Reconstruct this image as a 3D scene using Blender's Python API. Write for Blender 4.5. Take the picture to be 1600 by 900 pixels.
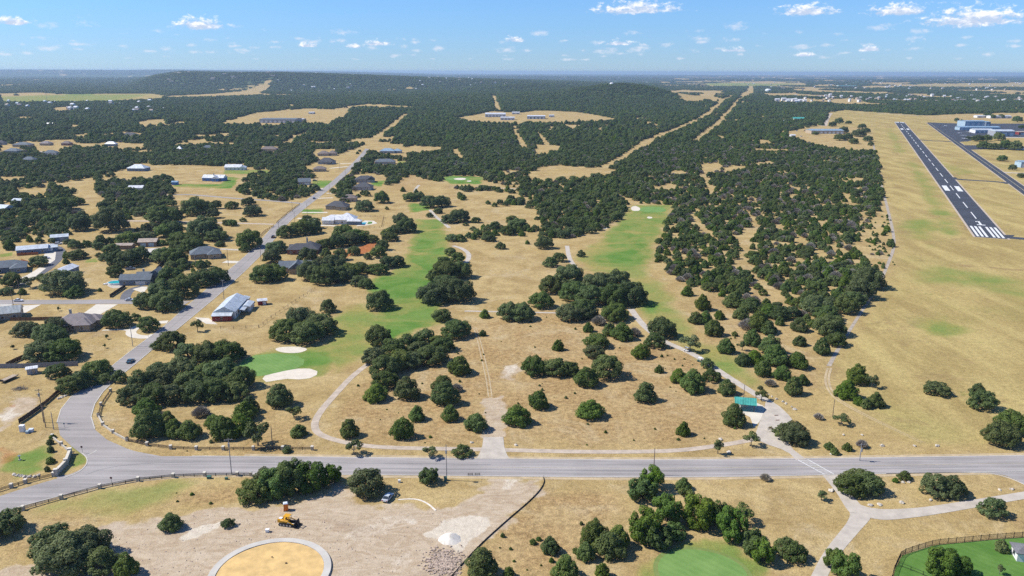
import bpy, math, random
import numpy as np
from mathutils import Vector, Matrix

# ------------------------------------------------------------------ camera, world, sun, exposure
FOC, CAM_H, HOR, ROLL = 1244.0, 118.0, 112.0, 0.0030      # focal length in photo pixels, height in m, level line, roll
PITCH = math.atan((450.0 - HOR) / FOC)
SUN_EL, SUN_DIR = math.radians(47.0), (1.0, -0.10)         # the light travels towards +x, a little towards the viewer

scene = bpy.context.scene
for o in list(bpy.data.objects):
    bpy.data.objects.remove(o)
COL = scene.collection

cam_data = bpy.data.cameras.new('camera')
cam_data.lens, cam_data.sensor_width = 36.0 * FOC / 1600.0, 36.0
cam_data.clip_start, cam_data.clip_end = 1.0, 120000.0
cam = bpy.data.objects.new('camera', cam_data)
COL.objects.link(cam)
cam.matrix_world = Matrix.Translation((0, 0, CAM_H)) @ Matrix.Rotation(math.pi / 2 - PITCH, 4, 'X') @ Matrix.Rotation(ROLL, 4, 'Z')
scene.camera = cam

vs = scene.view_settings
vs.view_transform, vs.look, vs.gamma, vs.use_curve_mapping = 'Standard', 'None', 1.0, False
vs.exposure = 0.32

sun_data = bpy.data.lights.new('sun', 'SUN')
sun_data.energy, sun_data.angle, sun_data.color = 5.0, math.radians(0.53), (1.0, 0.95, 0.87)
sun = bpy.data.objects.new('sun', sun_data)
COL.objects.link(sun)
_sd = Vector((SUN_DIR[0], SUN_DIR[1], 0)).normalized() * math.cos(SUN_EL) + Vector((0, 0, -math.sin(SUN_EL)))
sun.rotation_euler = _sd.to_track_quat('-Z', 'Y').to_euler()
sun.location = (-300, 200, 600)

cy = scene.cycles
cy.max_bounces, cy.diffuse_bounces, cy.glossy_bounces, cy.transmission_bounces = 4, 2, 1, 2
cy.volume_bounces, cy.transparent_max_bounces = 0, 4
cy.use_denoising = False
cy.adaptive_threshold = 0.02
cy.caustics_reflective = cy.caustics_refractive = False


class NT:
    """small helper to write node trees"""
    def __init__(s, tree):
        s.t = tree
        tree.nodes.clear()

    def n(s, kind, **kw):
        nd = s.t.nodes.new(kind)
        for k, v in kw.items():
            setattr(nd, k, v)
        return nd

    def put(s, sock, v):
        if v is None:
            return
        if hasattr(v, 'is_linked') or isinstance(v, bpy.types.NodeSocket):
            s.t.links.new(v, sock)
        elif isinstance(v, (tuple, list)) and len(v) == 3 and sock.type == 'RGBA':
            sock.default_value = (*v, 1)
        else:
            sock.default_value = v

    def math(s, op, a, b=None, c=None, clamp=False):
        m = s.n('ShaderNodeMath', operation=op, use_clamp=clamp)
        for i, v in enumerate((a, b, c)):
            s.put(m.inputs[i], v)
        return m.outputs[0]

    def mix(s, f, a, b, blend='MIX'):
        m = s.n('ShaderNodeMix', data_type='RGBA', blend_type=blend, clamp_factor=True)
        s.put(m.inputs[0], f); s.put(m.inputs[6], a); s.put(m.inputs[7], b)
        return m.outputs[2]

    def ss(s, v, lo, hi, a=0.0, b=1.0):
        m = s.n('ShaderNodeMapRange', interpolation_type='SMOOTHSTEP')
        for i, x in enumerate((v, lo, hi, a, b)):
            s.put(m.inputs[i], x)
        return m.outputs[0]

    def noise(s, vec, scale, detail=4, rough=0.55, dist=0.0):
        m = s.n('ShaderNodeTexNoise')
        s.put(m.inputs['Vector'], vec)
        m.inputs['Scale'].default_value = scale
        m.inputs['Detail'].default_value = detail
        m.inputs['Roughness'].default_value = rough
        m.inputs['Distortion'].default_value = dist
        return m.outputs[0]

    def comb(s, x, y, z=0.0):
        m = s.n('ShaderNodeCombineXYZ')
        for i, v in enumerate((x, y, z)):
            s.put(m.inputs[i], v)
        return m.outputs[0]

    def vmul(s, v, k):
        m = s.n('ShaderNodeVectorMath', operation='MULTIPLY')
        s.put(m.inputs[0], v); m.inputs[1].default_value = k
        return m.outputs[0]


world = bpy.data.worlds.new('World')
scene.world = world
world.use_nodes = True
W_ = NT(world.node_tree)
sky = W_.n('ShaderNodeTexSky', sky_type='NISHITA', sun_disc=False)
sky.sun_elevation = SUN_EL
sky.sun_rotation = math.atan2(-SUN_DIR[0], -SUN_DIR[1])   # bearing of the sun from +y towards +x
sky.altitude, sky.air_density, sky.dust_density, sky.ozone_density = 1200.0, 1.0, 0.0, 2.0
bg = W_.n('ShaderNodeBackground')
wout = W_.n('ShaderNodeOutputWorld')
SKY_STRENGTH = 0.106
# fair-weather cumulus: cloud masses by bearing and height above the horizon, broken up by noise
tc = W_.n('ShaderNodeTexCoord')
sx = W_.n('ShaderNodeSeparateXYZ'); W_.put(sx.inputs[0], tc.outputs['Generated'])
az = W_.math('ARCTAN2', sx.outputs[0], sx.outputs[1])
el = W_.math('ARCSINE', sx.outputs[2])
aed = W_.comb(az, W_.math('MULTIPLY', el, 1.7), 0.0)
fb = W_.noise(aed, 95.0, 6, 0.62, 0.3)
fb2 = W_.noise(W_.comb(W_.math('ADD', az, -0.004), W_.math('MULTIPLY', W_.math('ADD', el, 0.004), 1.7), 0.0), 95.0, 6, 0.62, 0.3)
fine = W_.noise(aed, 420.0, 3, 0.6)
dens = None
relh = None


def px_dir(px, py):
    """bearing and height of a photo pixel"""
    c, s = math.cos(ROLL), math.sin(ROLL)
    u, v = (px - 800) / FOC, (450 - py) / FOC
    u, v = c * u - s * v, s * u + c * v
    d = Vector((u, math.cos(PITCH) + v * math.sin(PITCH), -math.sin(PITCH) + v * math.cos(PITCH))).normalized()
    return math.atan2(d.x, d.y), math.asin(d.z)


# px centre, py base, half width px, height px
CLOUDS = [(993, 17, 76, 17), (1262, 20, 50, 15), (1405, 20, 46, 16), (1522, 34, 76, 24), (312, 42, 44, 16), (20, 36, 26, 10), (480, 72, 20, 6),
          (593, 69, 26, 8), (555, 73, 18, 7), (968, 69, 30, 7), (1360, 78, 20, 8), (805, 64, 20, 8), (1258, 87, 18, 7), (1145, 79, 20, 6)]
for (cx, cyb, hw, hh) in CLOUDS:
    a0, e0 = px_dir(cx, cyb)
    dx = W_.math('MULTIPLY', W_.math('SUBTRACT', az, a0), FOC / hw)
    de = W_.math('MULTIPLY', W_.math('SUBTRACT', el, e0), FOC / hh)
    up = W_.math('MAXIMUM', de, W_.math('MULTIPLY', de, -3.2))
    d2 = W_.math('SUBTRACT', 1.0, W_.math('SQRT', W_.math('ADD', W_.math('MULTIPLY', dx, dx), W_.math('MULTIPLY', up, up))))
    d2 = W_.math('MAXIMUM', d2, -1.0)
    if dens is None:
        dens, relh = d2, de
    else:
        pick = W_.math('GREATER_THAN', d2, dens)
        relh = W_.math('ADD', W_.math('MULTIPLY', relh, W_.math('SUBTRACT', 1.0, pick)), W_.math('MULTIPLY', de, pick))
        dens = W_.math('MAXIMUM', dens, d2)


def cloud_cells(sa, se, keep, lo, hi):
    """many small clouds: one blob in some cells of a stretched lattice, between two heights"""
    v = W_.n('ShaderNodeTexVoronoi', voronoi_dimensions='2D', feature='F1')
    W_.put(v.inputs['Vector'], W_.comb(W_.math('MULTIPLY', az, sa), W_.math('MULTIPLY', el, se), 0.0))
    v.inputs['Scale'].default_value = 1.0
    v.inputs['Randomness'].default_value = 0.9
    rc = W_.n('ShaderNodeSeparateColor'); W_.put(rc.inputs[0], v.outputs['Color'])
    on = W_.ss(rc.outputs[0], 1 - keep, 1.0)
    band = W_.math('MULTIPLY', W_.ss(el, lo, lo * 1.6), W_.ss(el, hi, hi * 1.25, 1.0, 0.0))
    b = W_.math('SUBTRACT', W_.math('MULTIPLY', on, 0.74), W_.math('MULTIPLY', v.outputs['Distance'], 1.55))
    return W_.math('SUBTRACT', W_.math('MULTIPLY', W_.math('ADD', b, 1.0), band), 1.0)


small = cloud_cells(26, 95, 0.66, 0.013, 0.052)
small = W_.math('MAXIMUM', small, cloud_cells(44, 170, 0.60, 0.009, 0.036))
high = cloud_cells(7, 17, 0.42, 0.105, 1.1)
alpha_big = W_.ss(W_.math('ADD', dens, W_.math('ADD', W_.math('MULTIPLY', W_.math('SUBTRACT', fb, 0.5), 2.3), W_.math('MULTIPLY', W_.math('SUBTRACT', fine, 0.5), 0.5))), 0.06, 0.80)
alpha_small = W_.ss(W_.math('ADD', small, W_.math('MULTIPLY', W_.math('SUBTRACT', fb, 0.5), 2.2)), 0.04, 0.95, 0.0, 0.62)
alpha_high = W_.ss(W_.math('ADD', high, W_.math('MULTIPLY', W_.math('SUBTRACT', fb, 0.5), 1.5)), 0.2, 0.7, 0.0, 0.8)
lit = W_.ss(W_.math('ADD', W_.math('MULTIPLY', W_.math('SUBTRACT', fb, fb2), 2.2), W_.math('MULTIPLY', relh, 0.75)), -0.15, 0.75)  # cloud shading put into the colour: bright sunward tops, grey-blue bases
cloud_big = W_.mix(lit, (0.47, 0.56, 0.72), (0.93, 0.93, 0.95))
tint = W_.mix(W_.ss(el, 0.0, 0.10), (0.42, 0.615, 1.01), (0.50, 0.755, 1.11))
sky_col = W_.mix(1.0, W_.vmul(sky.outputs[0], (SKY_STRENGTH,) * 3), tint, 'MULTIPLY')
c1 = W_.mix(W_.math('MAXIMUM', alpha_small, alpha_high), sky_col, (0.70, 0.72, 0.80))
c2 = W_.mix(alpha_big, c1, cloud_big)
W_.put(bg.inputs[0], c2)
bg.inputs[1].default_value = 1.0
W_.t.links.new(bg.outputs[0], wout.inputs[0])

# ------------------------------------------------------------------ where a photo pixel meets the ground
_cp, _sp = math.cos(PITCH), math.sin(PITCH)


def at(px, py):
    """ground point (x, y) seen at a pixel of the photograph"""
    c, s = math.cos(ROLL), math.sin(ROLL)
    u, v = (px - 800) / FOC, (450 - py) / FOC
    u, v = c * u - s * v, s * u + c * v
    D = _sp - v * _cp
    return np.array((u / D * CAM_H, (_cp + v * _sp) / D * CAM_H))


def mpp(py):
    """metres per photo pixel on the ground at a row"""
    return CAM_H / (_sp - (450 - py) / FOC * _cp) / FOC


def to_px(X, Y, Z=0.0):
    X, Y = np.asarray(X, float), np.asarray(Y, float)
    zc = Y * _cp + (CAM_H - Z) * _sp
    u = X / zc
    v = (Y * _sp - (CAM_H - Z) * _cp) / zc
    c, s = math.cos(ROLL), math.sin(ROLL)
    u, v = c * u + s * v, -s * u + c * v
    return 800 + u * FOC, 450 - v * FOC


def sstep(a, b, x):
    t = np.clip((np.asarray(x, float) - a) / (b - a), 0, 1)
    return t * t * (3 - 2 * t)


def hills(X, Y):
    X, Y = np.asarray(X, float), np.asarray(Y, float)
    P = 800 + X / np.maximum(Y, 1) * FOC
    z = 46 * np.exp(-((X - 475) / 240) ** 2 - ((Y - 3550) / 330) ** 2)
    z = z + 20 * np.exp(-((X - 250) / 800) ** 2 - ((Y - 3600) / 700) ** 2)
    z = z + 42 * np.exp(-((X - 130) / 420) ** 2 - ((Y - 5000) / 480) ** 2)
    top = np.interp(P, [215, 262, 300, 450, 600, 760, 900, 1050], [0, 74, 107, 101, 76, 52, 28, 0])
    z = z + top * sstep(5000, 6300, Y) * (1 - 0.75 * sstep(7600, 10500, Y)) * (1 + 0.04 * np.sin(X / 310.0))
    ridge = np.interp(P, [-500, 0, 120, 280, 420, 560, 700], [100, 116, 119, 112, 92, 60, 0])
    z = z + ridge * sstep(15500, 20500, Y)
    z = z + 16 * np.sin(X / 1700.0 + 1.3) * np.sin(Y / 2300.0) * sstep(6500, 9000, Y)
    return z * sstep(2250, 3050, Y)


# ------------------------------------------------------------------ numpy noise and polygon tools
def _hash(ix, iy, seed):
    h = (ix.astype(np.int64) * 374761393 + iy.astype(np.int64) * 668265263 + seed * 974634777) & 0x7fffffff
    h = (h ^ (h >> 13)) * 1274126177 & 0x7fffffff
    return ((h ^ (h >> 16)) & 0xffff) / 65535.0


def vnoise(x, y, seed=0):
    ix, iy = np.floor(x), np.floor(y)
    fx, fy = x - ix, y - iy
    fx, fy = fx * fx * (3 - 2 * fx), fy * fy * (3 - 2 * fy)
    a, b = _hash(ix, iy, seed), _hash(ix + 1, iy, seed)
    c, d = _hash(ix, iy + 1, seed), _hash(ix + 1, iy + 1, seed)
    return (a + (b - a) * fx) * (1 - fy) + (c + (d - c) * fx) * fy


def fbm(x, y, seed=0, octv=3):
    s, a, t = 0.0, 1.0, 0.0
    for i in range(octv):
        s = s + a * vnoise(x * 2 ** i, y * 2 ** i, seed + i * 17)
        t += a
        a *= 0.5
    return s / t


def world_poly(pts):
    return np.array([at(*p) for p in pts])


def poly_sd(X, Y, P):
    """signed distance to a polygon, negative inside"""
    d2 = np.full(X.shape, 1e18)
    ins = np.zeros(X.shape, bool)
    n = len(P)
    for i in range(n):
        a, b = P[i], P[(i + 1) % n]
        ex, ey = b - a
        wx, wy = X - a[0], Y - a[1]
        t = np.clip((wx * ex + wy * ey) / (ex * ex + ey * ey + 1e-9), 0, 1)
        d2 = np.minimum(d2, (wx - ex * t) ** 2 + (wy - ey * t) ** 2)
        cond = ((a[1] <= Y) != (b[1] <= Y))
        with np.errstate(divide='ignore', invalid='ignore'):
            xi = a[0] + (Y - a[1]) / (ey if ey != 0 else 1e-9) * ex
        ins ^= cond & (X < xi)
    d = np.sqrt(d2)
    return np.where(ins, -d, d)


def line_d(X, Y, P):
    d2 = np.full(X.shape, 1e18)
    for i in range(len(P) - 1):
        a, b = P[i], P[i + 1]
        ex, ey = b - a
        wx, wy = X - a[0], Y - a[1]
        t = np.clip((wx * ex + wy * ey) / (ex * ex + ey * ey + 1e-9), 0, 1)
        d2 = np.minimum(d2, (wx - ex * t) ** 2 + (wy - ey * t) ** 2)
    return np.sqrt(d2)


def ellipse_px(cx, cy_, rx, ry, n=28, wob=0.0, seed=1):
    r = random.Random(seed)
    ph = [r.uniform(0, 6.28) for _ in range(3)]
    out = []
    for i in range(n):
        a = 2 * math.pi * i / n
        k = 1 + wob * (math.sin(2 * a + ph[0]) * 0.5 + math.sin(3 * a + ph[1]) * 0.35 + math.sin(5 * a + ph[2]) * 0.15)
        out.append((cx + rx * k * math.cos(a), cy_ + ry * k * math.sin(a)))
    return out


def smooth_line(P, it=2):
    P = [np.asarray(p, float) for p in P]
    for _ in range(it):
        Q = [P[0]]
        for a, b in zip(P[:-1], P[1:]):
            Q += [a * .75 + b * .25, a * .25 + b * .75]
        Q.append(P[-1])
        P = Q
    return np.array(P)


# ------------------------------------------------------------------ objects
def add(name, me, mat=None, parent=None, loc=None, rz=0.0):
    o = bpy.data.objects.new(name, me)
    COL.objects.link(o)
    if mat is not None and me is not None and not me.materials:
        me.materials.append(mat)
    if parent is not None:
        o.parent = parent
    if loc is not None:
        o.location = loc
    if rz:
        o.rotation_euler.z = rz
    return o


def tag(o, label=None, cat=None, group=None, kind=None):
    if label: o['label'] = label
    if cat: o['category'] = cat
    if group: o['group'] = group
    if kind: o['kind'] = kind
    return o


def thing(name, label, cat, loc=(0, 0, 0), rz=0.0, group=None):
    return tag(add(name, None, loc=loc, rz=rz), label, cat, group)


def mesh(name, v, f, smooth=False):
    me = bpy.data.meshes.new(name)
    me.from_pydata([tuple(map(float, p)) for p in v], [], [tuple(q) for q in f])
    if smooth:
        me.polygons.foreach_set('use_smooth', [True] * len(me.polygons))
    me.update()
    return me


def mesh_np(name, V, F, smooth=False):
    """V (n,3), F (m,k) with the same corner count"""
    me = bpy.data.meshes.new(name)
    m, k = F.shape
    me.vertices.add(len(V)); me.loops.add(m * k); me.polygons.add(m)
    me.vertices.foreach_set('co', np.asarray(V, np.float32).ravel())
    me.loops.foreach_set('vertex_index', np.asarray(F, np.int32).ravel())
    me.polygons.foreach_set('loop_start', np.arange(0, m * k, k, dtype=np.int32))
    me.polygons.foreach_set('loop_total', np.full(m, k, np.int32))
    if smooth:
        me.polygons.foreach_set('use_smooth', np.ones(m, bool))
    me.update(calc_edges=True)
    me.validate()
    return me


class MB:
    def __init__(s):
        s.v, s.f = [], []

    def raw(s, v, f):
        b = len(s.v)
        s.v += [tuple(map(float, p)) for p in v]
        s.f += [tuple(b + i for i in q) for q in f]
        return s

    def box(s, c, d, rz=0.0, taper=1.0):
        x, y, z = d[0] / 2, d[1] / 2, d[2] / 2
        ca, sa = math.cos(rz), math.sin(rz)
        v = []
        for k, zz in ((1.0, -z), (taper, z)):
            for ax, ay in ((-x, -y), (x, -y), (x, y), (-x, y)):
                ax, ay = ax * k, ay * k
                v.append((c[0] + ax * ca - ay * sa, c[1] + ax * sa + ay * ca, c[2] + zz))
        return s.raw(v, [(3, 2, 1, 0), (4, 5, 6, 7), (0, 1, 5, 4), (1, 2, 6, 5), (2, 3, 7, 6), (3, 0, 4, 7)])

    def tube(s, pts, rad, n=6, cap=True):
        pts = [Vector(p) for p in pts]
        rad = rad if isinstance(rad, (list, tuple)) else [rad] * len(pts)
        base = len(s.v)
        for i, p in enumerate(pts):
            d = (pts[min(i + 1, len(pts) - 1)] - pts[max(i - 1, 0)]).normalized()
            u = d.cross(Vector((0.31, 0.95, 0.05))).normalized()
            w = d.cross(u)
            for k in range(n):
                a = 2 * math.pi * k / n
                s.v.append(tuple(p + (u * math.cos(a) + w * math.sin(a)) * rad[i]))
        for i in range(len(pts) - 1):
            for k in range(n):
                k2 = (k + 1) % n
                s.f.append((base + i * n + k, base + i * n + k2, base + (i + 1) * n + k2, base + (i + 1) * n + k))
        if cap:
            s.f.append(tuple(base + k for k in reversed(range(n))))
            s.f.append(tuple(base + (len(pts) - 1) * n + k for k in range(n)))
        return s

    def prism(s, outline, y0, y1, axis='y'):
        """outline in the x-z plane, pushed along y (or in x-y pushed along z)"""
        n = len(outline)
        if axis == 'y':
            v = [(a, y0, b) for a, b in outline] + [(a, y1, b) for a, b in outline]
        else:
            v = [(a, b, y0) for a, b in outline] + [(a, b, y1) for a, b in outline]
        f = [tuple(range(n)), tuple(reversed(range(n, 2 * n)))]
        for i in range(n):
            j = (i + 1) % n
            f.append((j, i, n + i, n + j))
        return s.raw(v, f)

    def build(s, name, mat, parent=None, smooth=False, loc=None, rz=0.0):
        return add(name, mesh(name, s.v, s.f, smooth), mat, parent, loc, rz)


# ------------------------------------------------------------------ materials
MATS = {}


def geo_pos(t):
    return t.n('ShaderNodeNewGeometry').outputs['Position']


def mat_plain(name, col, rough=0.8, var=0.12, scale=0.8, metal=0.0, spec=0.3, bump=0.0, obj=True, coat=0.0):
    m = bpy.data.materials.new(name); m.use_nodes = True
    t = NT(m.node_tree)
    b = t.n('ShaderNodeBsdfPrincipled'); o = t.n('ShaderNodeOutputMaterial')
    vec = t.n('ShaderNodeTexCoord').outputs['Object'] if obj else geo_pos(t)
    n1 = t.noise(vec, scale, 5, 0.65)
    k = t.ss(n1, 0.25, 0.75, 1 - var, 1 + var)
    c = t.n('ShaderNodeVectorMath', operation='SCALE'); c.inputs[0].default_value = col; t.put(c.inputs['Scale'], k)
    t.put(b.inputs['Base Color'], c.outputs[0])
    b.inputs['Roughness'].default_value, b.inputs['Metallic'].default_value = rough, metal
    b.inputs['Specular IOR Level'].default_value = spec
    b.inputs['Coat Weight'].default_value = coat
    if bump:
        bp = t.n('ShaderNodeBump'); bp.inputs['Strength'].default_value = bump; t.put(bp.inputs['Height'], n1)
        t.put(b.inputs['Normal'], bp.outputs[0])
    t.t.links.new(b.outputs[0], o.inputs[0])
    MATS[name] = m
    return m


def mat_roof(name, col, kind):
    """shingle courses or standing-seam sheet, in the object's own axes"""
    m = bpy.data.materials.new(name); m.use_nodes = True
    t = NT(m.node_tree)
    b = t.n('ShaderNodeBsdfPrincipled'); o = t.n('ShaderNodeOutputMaterial')
    vec = t.n('ShaderNodeTexCoord').outputs['Object']
    n1 = t.noise(vec, 0.35, 4, 0.6)
    n2 = t.noise(vec, 3.5 if kind == 'shingle' else 0.9, 3, 0.7)
    w = t.n('ShaderNodeTexWave', wave_type='BANDS', bands_direction='Z' if kind == 'shingle' else 'X')
    t.put(w.inputs['Vector'], vec)
    w.inputs['Scale'].default_value = 1.3 if kind == 'shingle' else 0.55
    w.inputs['Distortion'].default_value = 0.25 if kind == 'shingle' else 0.0
    k = t.math('ADD', t.ss(n1, 0.3, 0.7, 0.82, 1.1), t.ss(n2, 0.3, 0.7, -0.14, 0.14))
    if kind != 'shingle':
        k = t.math('ADD', k, t.ss(w.outputs[1], 0.85, 1.0, 0.0, -0.16))
    c = t.n('ShaderNodeVectorMath', operation='SCALE'); c.inputs[0].default_value = col; t.put(c.inputs['Scale'], k)
    t.put(b.inputs['Base Color'], c.outputs[0])
    b.inputs['Roughness'].default_value = 0.9 if kind == 'shingle' else 0.42
    b.inputs['Metallic'].default_value = 0.0 if kind == 'shingle' else 0.15
    bp = t.n('ShaderNodeBump'); bp.inputs['Strength'].default_value = 0.4; bp.inputs['Distance'].default_value = 0.1
    t.put(bp.inputs['Height'], w.outputs[1]); t.put(b.inputs['Normal'], bp.outputs[0])
    t.t.links.new(b.outputs[0], o.inputs[0])
    MATS[name] = m
    return m


def mat_leaf(name, dark, mid, light, trans=0.22):
    m = bpy.data.materials.new(name); m.use_nodes = True
    t = NT(m.node_tree)
    o = t.n('ShaderNodeOutputMaterial')
    oi = t.n('ShaderNodeObjectInfo')
    tcn = t.n('ShaderNodeTexCoord').outputs['Object']
    n1 = t.noise(tcn, 0.42, 3, 0.6)
    n2 = t.noise(tcn, 2.6, 2, 0.6)
    f = t.math('ADD', t.math('MULTIPLY', n1, 0.6), t.math('MULTIPLY', n2, 0.5))
    col = t.mix(t.ss(f, 0.34, 0.74), dark, light)
    col = t.mix(t.ss(oi.outputs['Random'], 0.0, 1.0, 0.0, 0.5), col, mid)
    patch = t.noise(oi.outputs['Location'], 0.0065, 4, 0.65)
    patch2 = t.noise(oi.outputs['Location'], 0.021, 3, 0.6)
    col = t.mix(t.ss(patch, 0.50, 0.68, 0.0, 0.55), col, tuple(c * k for c, k in zip(light, (0.80, 0.92, 0.85))))
    col = t.mix(t.ss(patch2, 0.54, 0.70, 0.0, 0.45), col, dark)
    hv = t.n('ShaderNodeHueSaturation')
    t.put(hv.inputs['Color'], col)
    t.put(hv.inputs['Hue'], t.math('ADD', 0.488, t.math('MULTIPLY', oi.outputs['Random'], 0.028)))
    rnd2 = t.math('FRACT', t.math('MULTIPLY', oi.outputs['Random'], 37.7))
    t.put(hv.inputs['Value'], t.math('ADD', 0.74, t.math('MULTIPLY', rnd2, 0.52)))
    t.put(hv.inputs['Saturation'], t.math('ADD', 0.88, t.math('MULTIPLY', t.math('FRACT', t.math('MULTIPLY', oi.outputs['Random'], 91.3)), 0.32)))
    d = t.n('ShaderNodeBsdfPrincipled'); t.put(d.inputs['Base Color'], hv.outputs[0])
    d.inputs['Roughness'].default_value = 0.62; d.inputs['Specular IOR Level'].default_value = 0.22
    tr = t.n('ShaderNodeBsdfTranslucent'); t.put(tr.inputs[0], hv.outputs[0])
    ms = t.n('ShaderNodeMixShader'); ms.inputs[0].default_value = trans
    t.t.links.new(d.outputs[0], ms.inputs[1]); t.t.links.new(tr.outputs[0], ms.inputs[2]); t.t.links.new(ms.outputs[0], o.inputs[0])
    MATS[name] = m
    return m


mat_leaf('oak_leaf', (0.060, 0.094, 0.025), (0.112, 0.160, 0.048), (0.205, 0.245, 0.092), 0.40)
mat_leaf('juniper_leaf', (0.058, 0.102, 0.020), (0.114, 0.176, 0.040), (0.205, 0.260, 0.072), 0.40)
mat_leaf('broad_leaf', (0.050, 0.096, 0.014), (0.098, 0.165, 0.030), (0.185, 0.245, 0.060), 0.34)
mat_leaf('elm_leaf', (0.060, 0.090, 0.025), (0.10, 0.135, 0.040), (0.16, 0.19, 0.065))
mat_leaf('grey_twig', (0.24, 0.21, 0.17), (0.33, 0.295, 0.245), (0.45, 0.41, 0.36), 0.05)
mat_leaf('weed_leaf', (0.10, 0.085, 0.035), (0.14, 0.12, 0.05), (0.20, 0.17, 0.075), 0.1)
mat_plain('bark', (0.10, 0.078, 0.058), 0.95, 0.3, 3.0)
mat_plain('grey_bark', (0.20, 0.18, 0.16), 0.95, 0.3, 3.0)
mat_plain('concrete', (0.50, 0.47, 0.42), 0.9, 0.12, 0.25, obj=False)
mat_plain('pale_concrete', (0.60, 0.55, 0.46), 0.9, 0.10, 0.2, obj=False)
mat_plain('path', (0.46, 0.41, 0.345), 0.95, 0.16, 0.3, obj=False)
mat_plain('gravel_track', (0.45, 0.375, 0.295), 0.95, 0.22, 0.35, obj=False)
mat_plain('faint_track', (0.44, 0.345, 0.21), 0.95, 0.22, 0.35, obj=False)
mat_plain('stony_track', (0.36, 0.31, 0.25), 0.95, 0.25, 0.35, obj=False)
mat_plain('bunker_sand', (0.62, 0.56, 0.46), 0.95, 0.10, 0.4, obj=False)
mat_plain('yellow_sand', (0.60, 0.41, 0.17), 0.95, 0.18, 0.35, obj=False, bump=0.5)
mat_plain('white_gravel', (0.66, 0.61, 0.53), 0.95, 0.25, 0.8, obj=False, bump=0.8)
mat_plain('white_paint', (0.70, 0.70, 0.68), 0.6, 0.16, 0.5, obj=False)
mat_plain('worn_paint', (0.42, 0.40, 0.36), 0.8, 0.3, 1.5, obj=False)
mat_plain('faded_yellow_paint', (0.34, 0.30, 0.20), 0.8, 0.3, 0.6, obj=False)
mat_plain('stone', (0.46, 0.42, 0.35), 0.95, 0.3, 2.2, bump=0.6)
mat_plain('boulder_stone', (0.50, 0.45, 0.38), 0.95, 0.3, 1.2, bump=0.6)
mat_plain('rubble_stone', (0.40, 0.315, 0.25), 0.95, 0.35, 1.5, obj=False, bump=0.6)
mat_plain('dark_wood', (0.075, 0.060, 0.050), 0.9, 0.3, 2.0)
mat_plain('brown_wood', (0.16, 0.10, 0.062), 0.9, 0.3, 2.0)
mat_plain('red_wood', (0.34, 0.12, 0.045), 0.9, 0.2, 2.0)
mat_plain('grey_wood', (0.22, 0.23, 0.25), 0.9, 0.25, 2.0)
mat_plain('pole_wood', (0.20, 0.155, 0.12), 0.95, 0.25, 2.0)
mat_plain('pole_grey', (0.30, 0.29, 0.29), 0.9, 0.2, 2.0)
mat_plain('black_iron', (0.03, 0.028, 0.027), 0.6, 0.2, 2.0)
mat_plain('black_cloth', (0.02, 0.02, 0.021), 0.9, 0.3, 1.0)
mat_plain('steel_grey', (0.34, 0.35, 0.36), 0.5, 0.1, 1.0, metal=0.4)
mat_plain('white_metal', (0.74, 0.75, 0.76), 0.5, 0.06, 1.0)
mat_plain('glass', (0.030, 0.040, 0.050), 0.12, 0.1, 1.0, spec=0.7)
mat_plain('tyre', (0.015, 0.015, 0.015), 0.9, 0.2, 3.0)
mat_plain('rim', (0.45, 0.46, 0.47), 0.35, 0.1, 3.0, metal=0.8)
mat_plain('lamp_glass', (0.75, 0.76, 0.76), 0.15, 0.05, 3.0, spec=0.6)
mat_plain('tail_red', (0.38, 0.02, 0.015), 0.3, 0.05, 3.0)
mat_plain('machine_yellow', (0.62, 0.32, 0.02), 0.45, 0.1, 1.5)
mat_plain('machine_black', (0.018, 0.018, 0.018), 0.7, 0.3, 2.0)
mat_plain('toilet_orange', (0.62, 0.17, 0.02), 0.55, 0.08, 2.0)
mat_plain('toilet_roof', (0.62, 0.68, 0.76), 0.5, 0.05, 2.0)
mat_plain('utility_green', (0.07, 0.16, 0.12), 0.6, 0.1, 2.0)
mat_plain('pool_water', (0.03, 0.42, 0.47), 0.08, 0.08, 0.8, spec=0.6)
for nm, c in dict(brick=(0.24, 0.17, 0.12), tan=(0.42, 0.34, 0.25), white=(0.70, 0.70, 0.69), grey=(0.33, 0.34, 0.36), slate_blue=(0.16, 0.21, 0.28), blue=(0.09, 0.22, 0.50),
                  red=(0.23, 0.035, 0.03), dark=(0.11, 0.115, 0.125), red_brick=(0.20, 0.085, 0.06), pale_blue=(0.36, 0.47, 0.54), stone_tan=(0.36, 0.30, 0.22)).items():
    mat_plain('wall_' + nm, c, 0.85, 0.14, 0.9)
for nm, c in dict(grey=(0.155, 0.155, 0.165), mauve=(0.235, 0.205, 0.205), charcoal=(0.075, 0.078, 0.088), blue_grey=(0.125, 0.150, 0.175), brown=(0.19, 0.155, 0.14)).items():
    mat_roof('shingle_' + nm, c, 'shingle')
for nm, c in dict(white=(0.72, 0.73, 0.74), pale=(0.58, 0.63, 0.66), blue=(0.30, 0.41, 0.50), tan=(0.46, 0.37, 0.28), green=(0.08, 0.40, 0.33), grey=(0.27, 0.30, 0.31), sky=(0.29, 0.42, 0.53)).items():
    mat_roof('sheet_' + nm, c, 'sheet')


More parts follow.
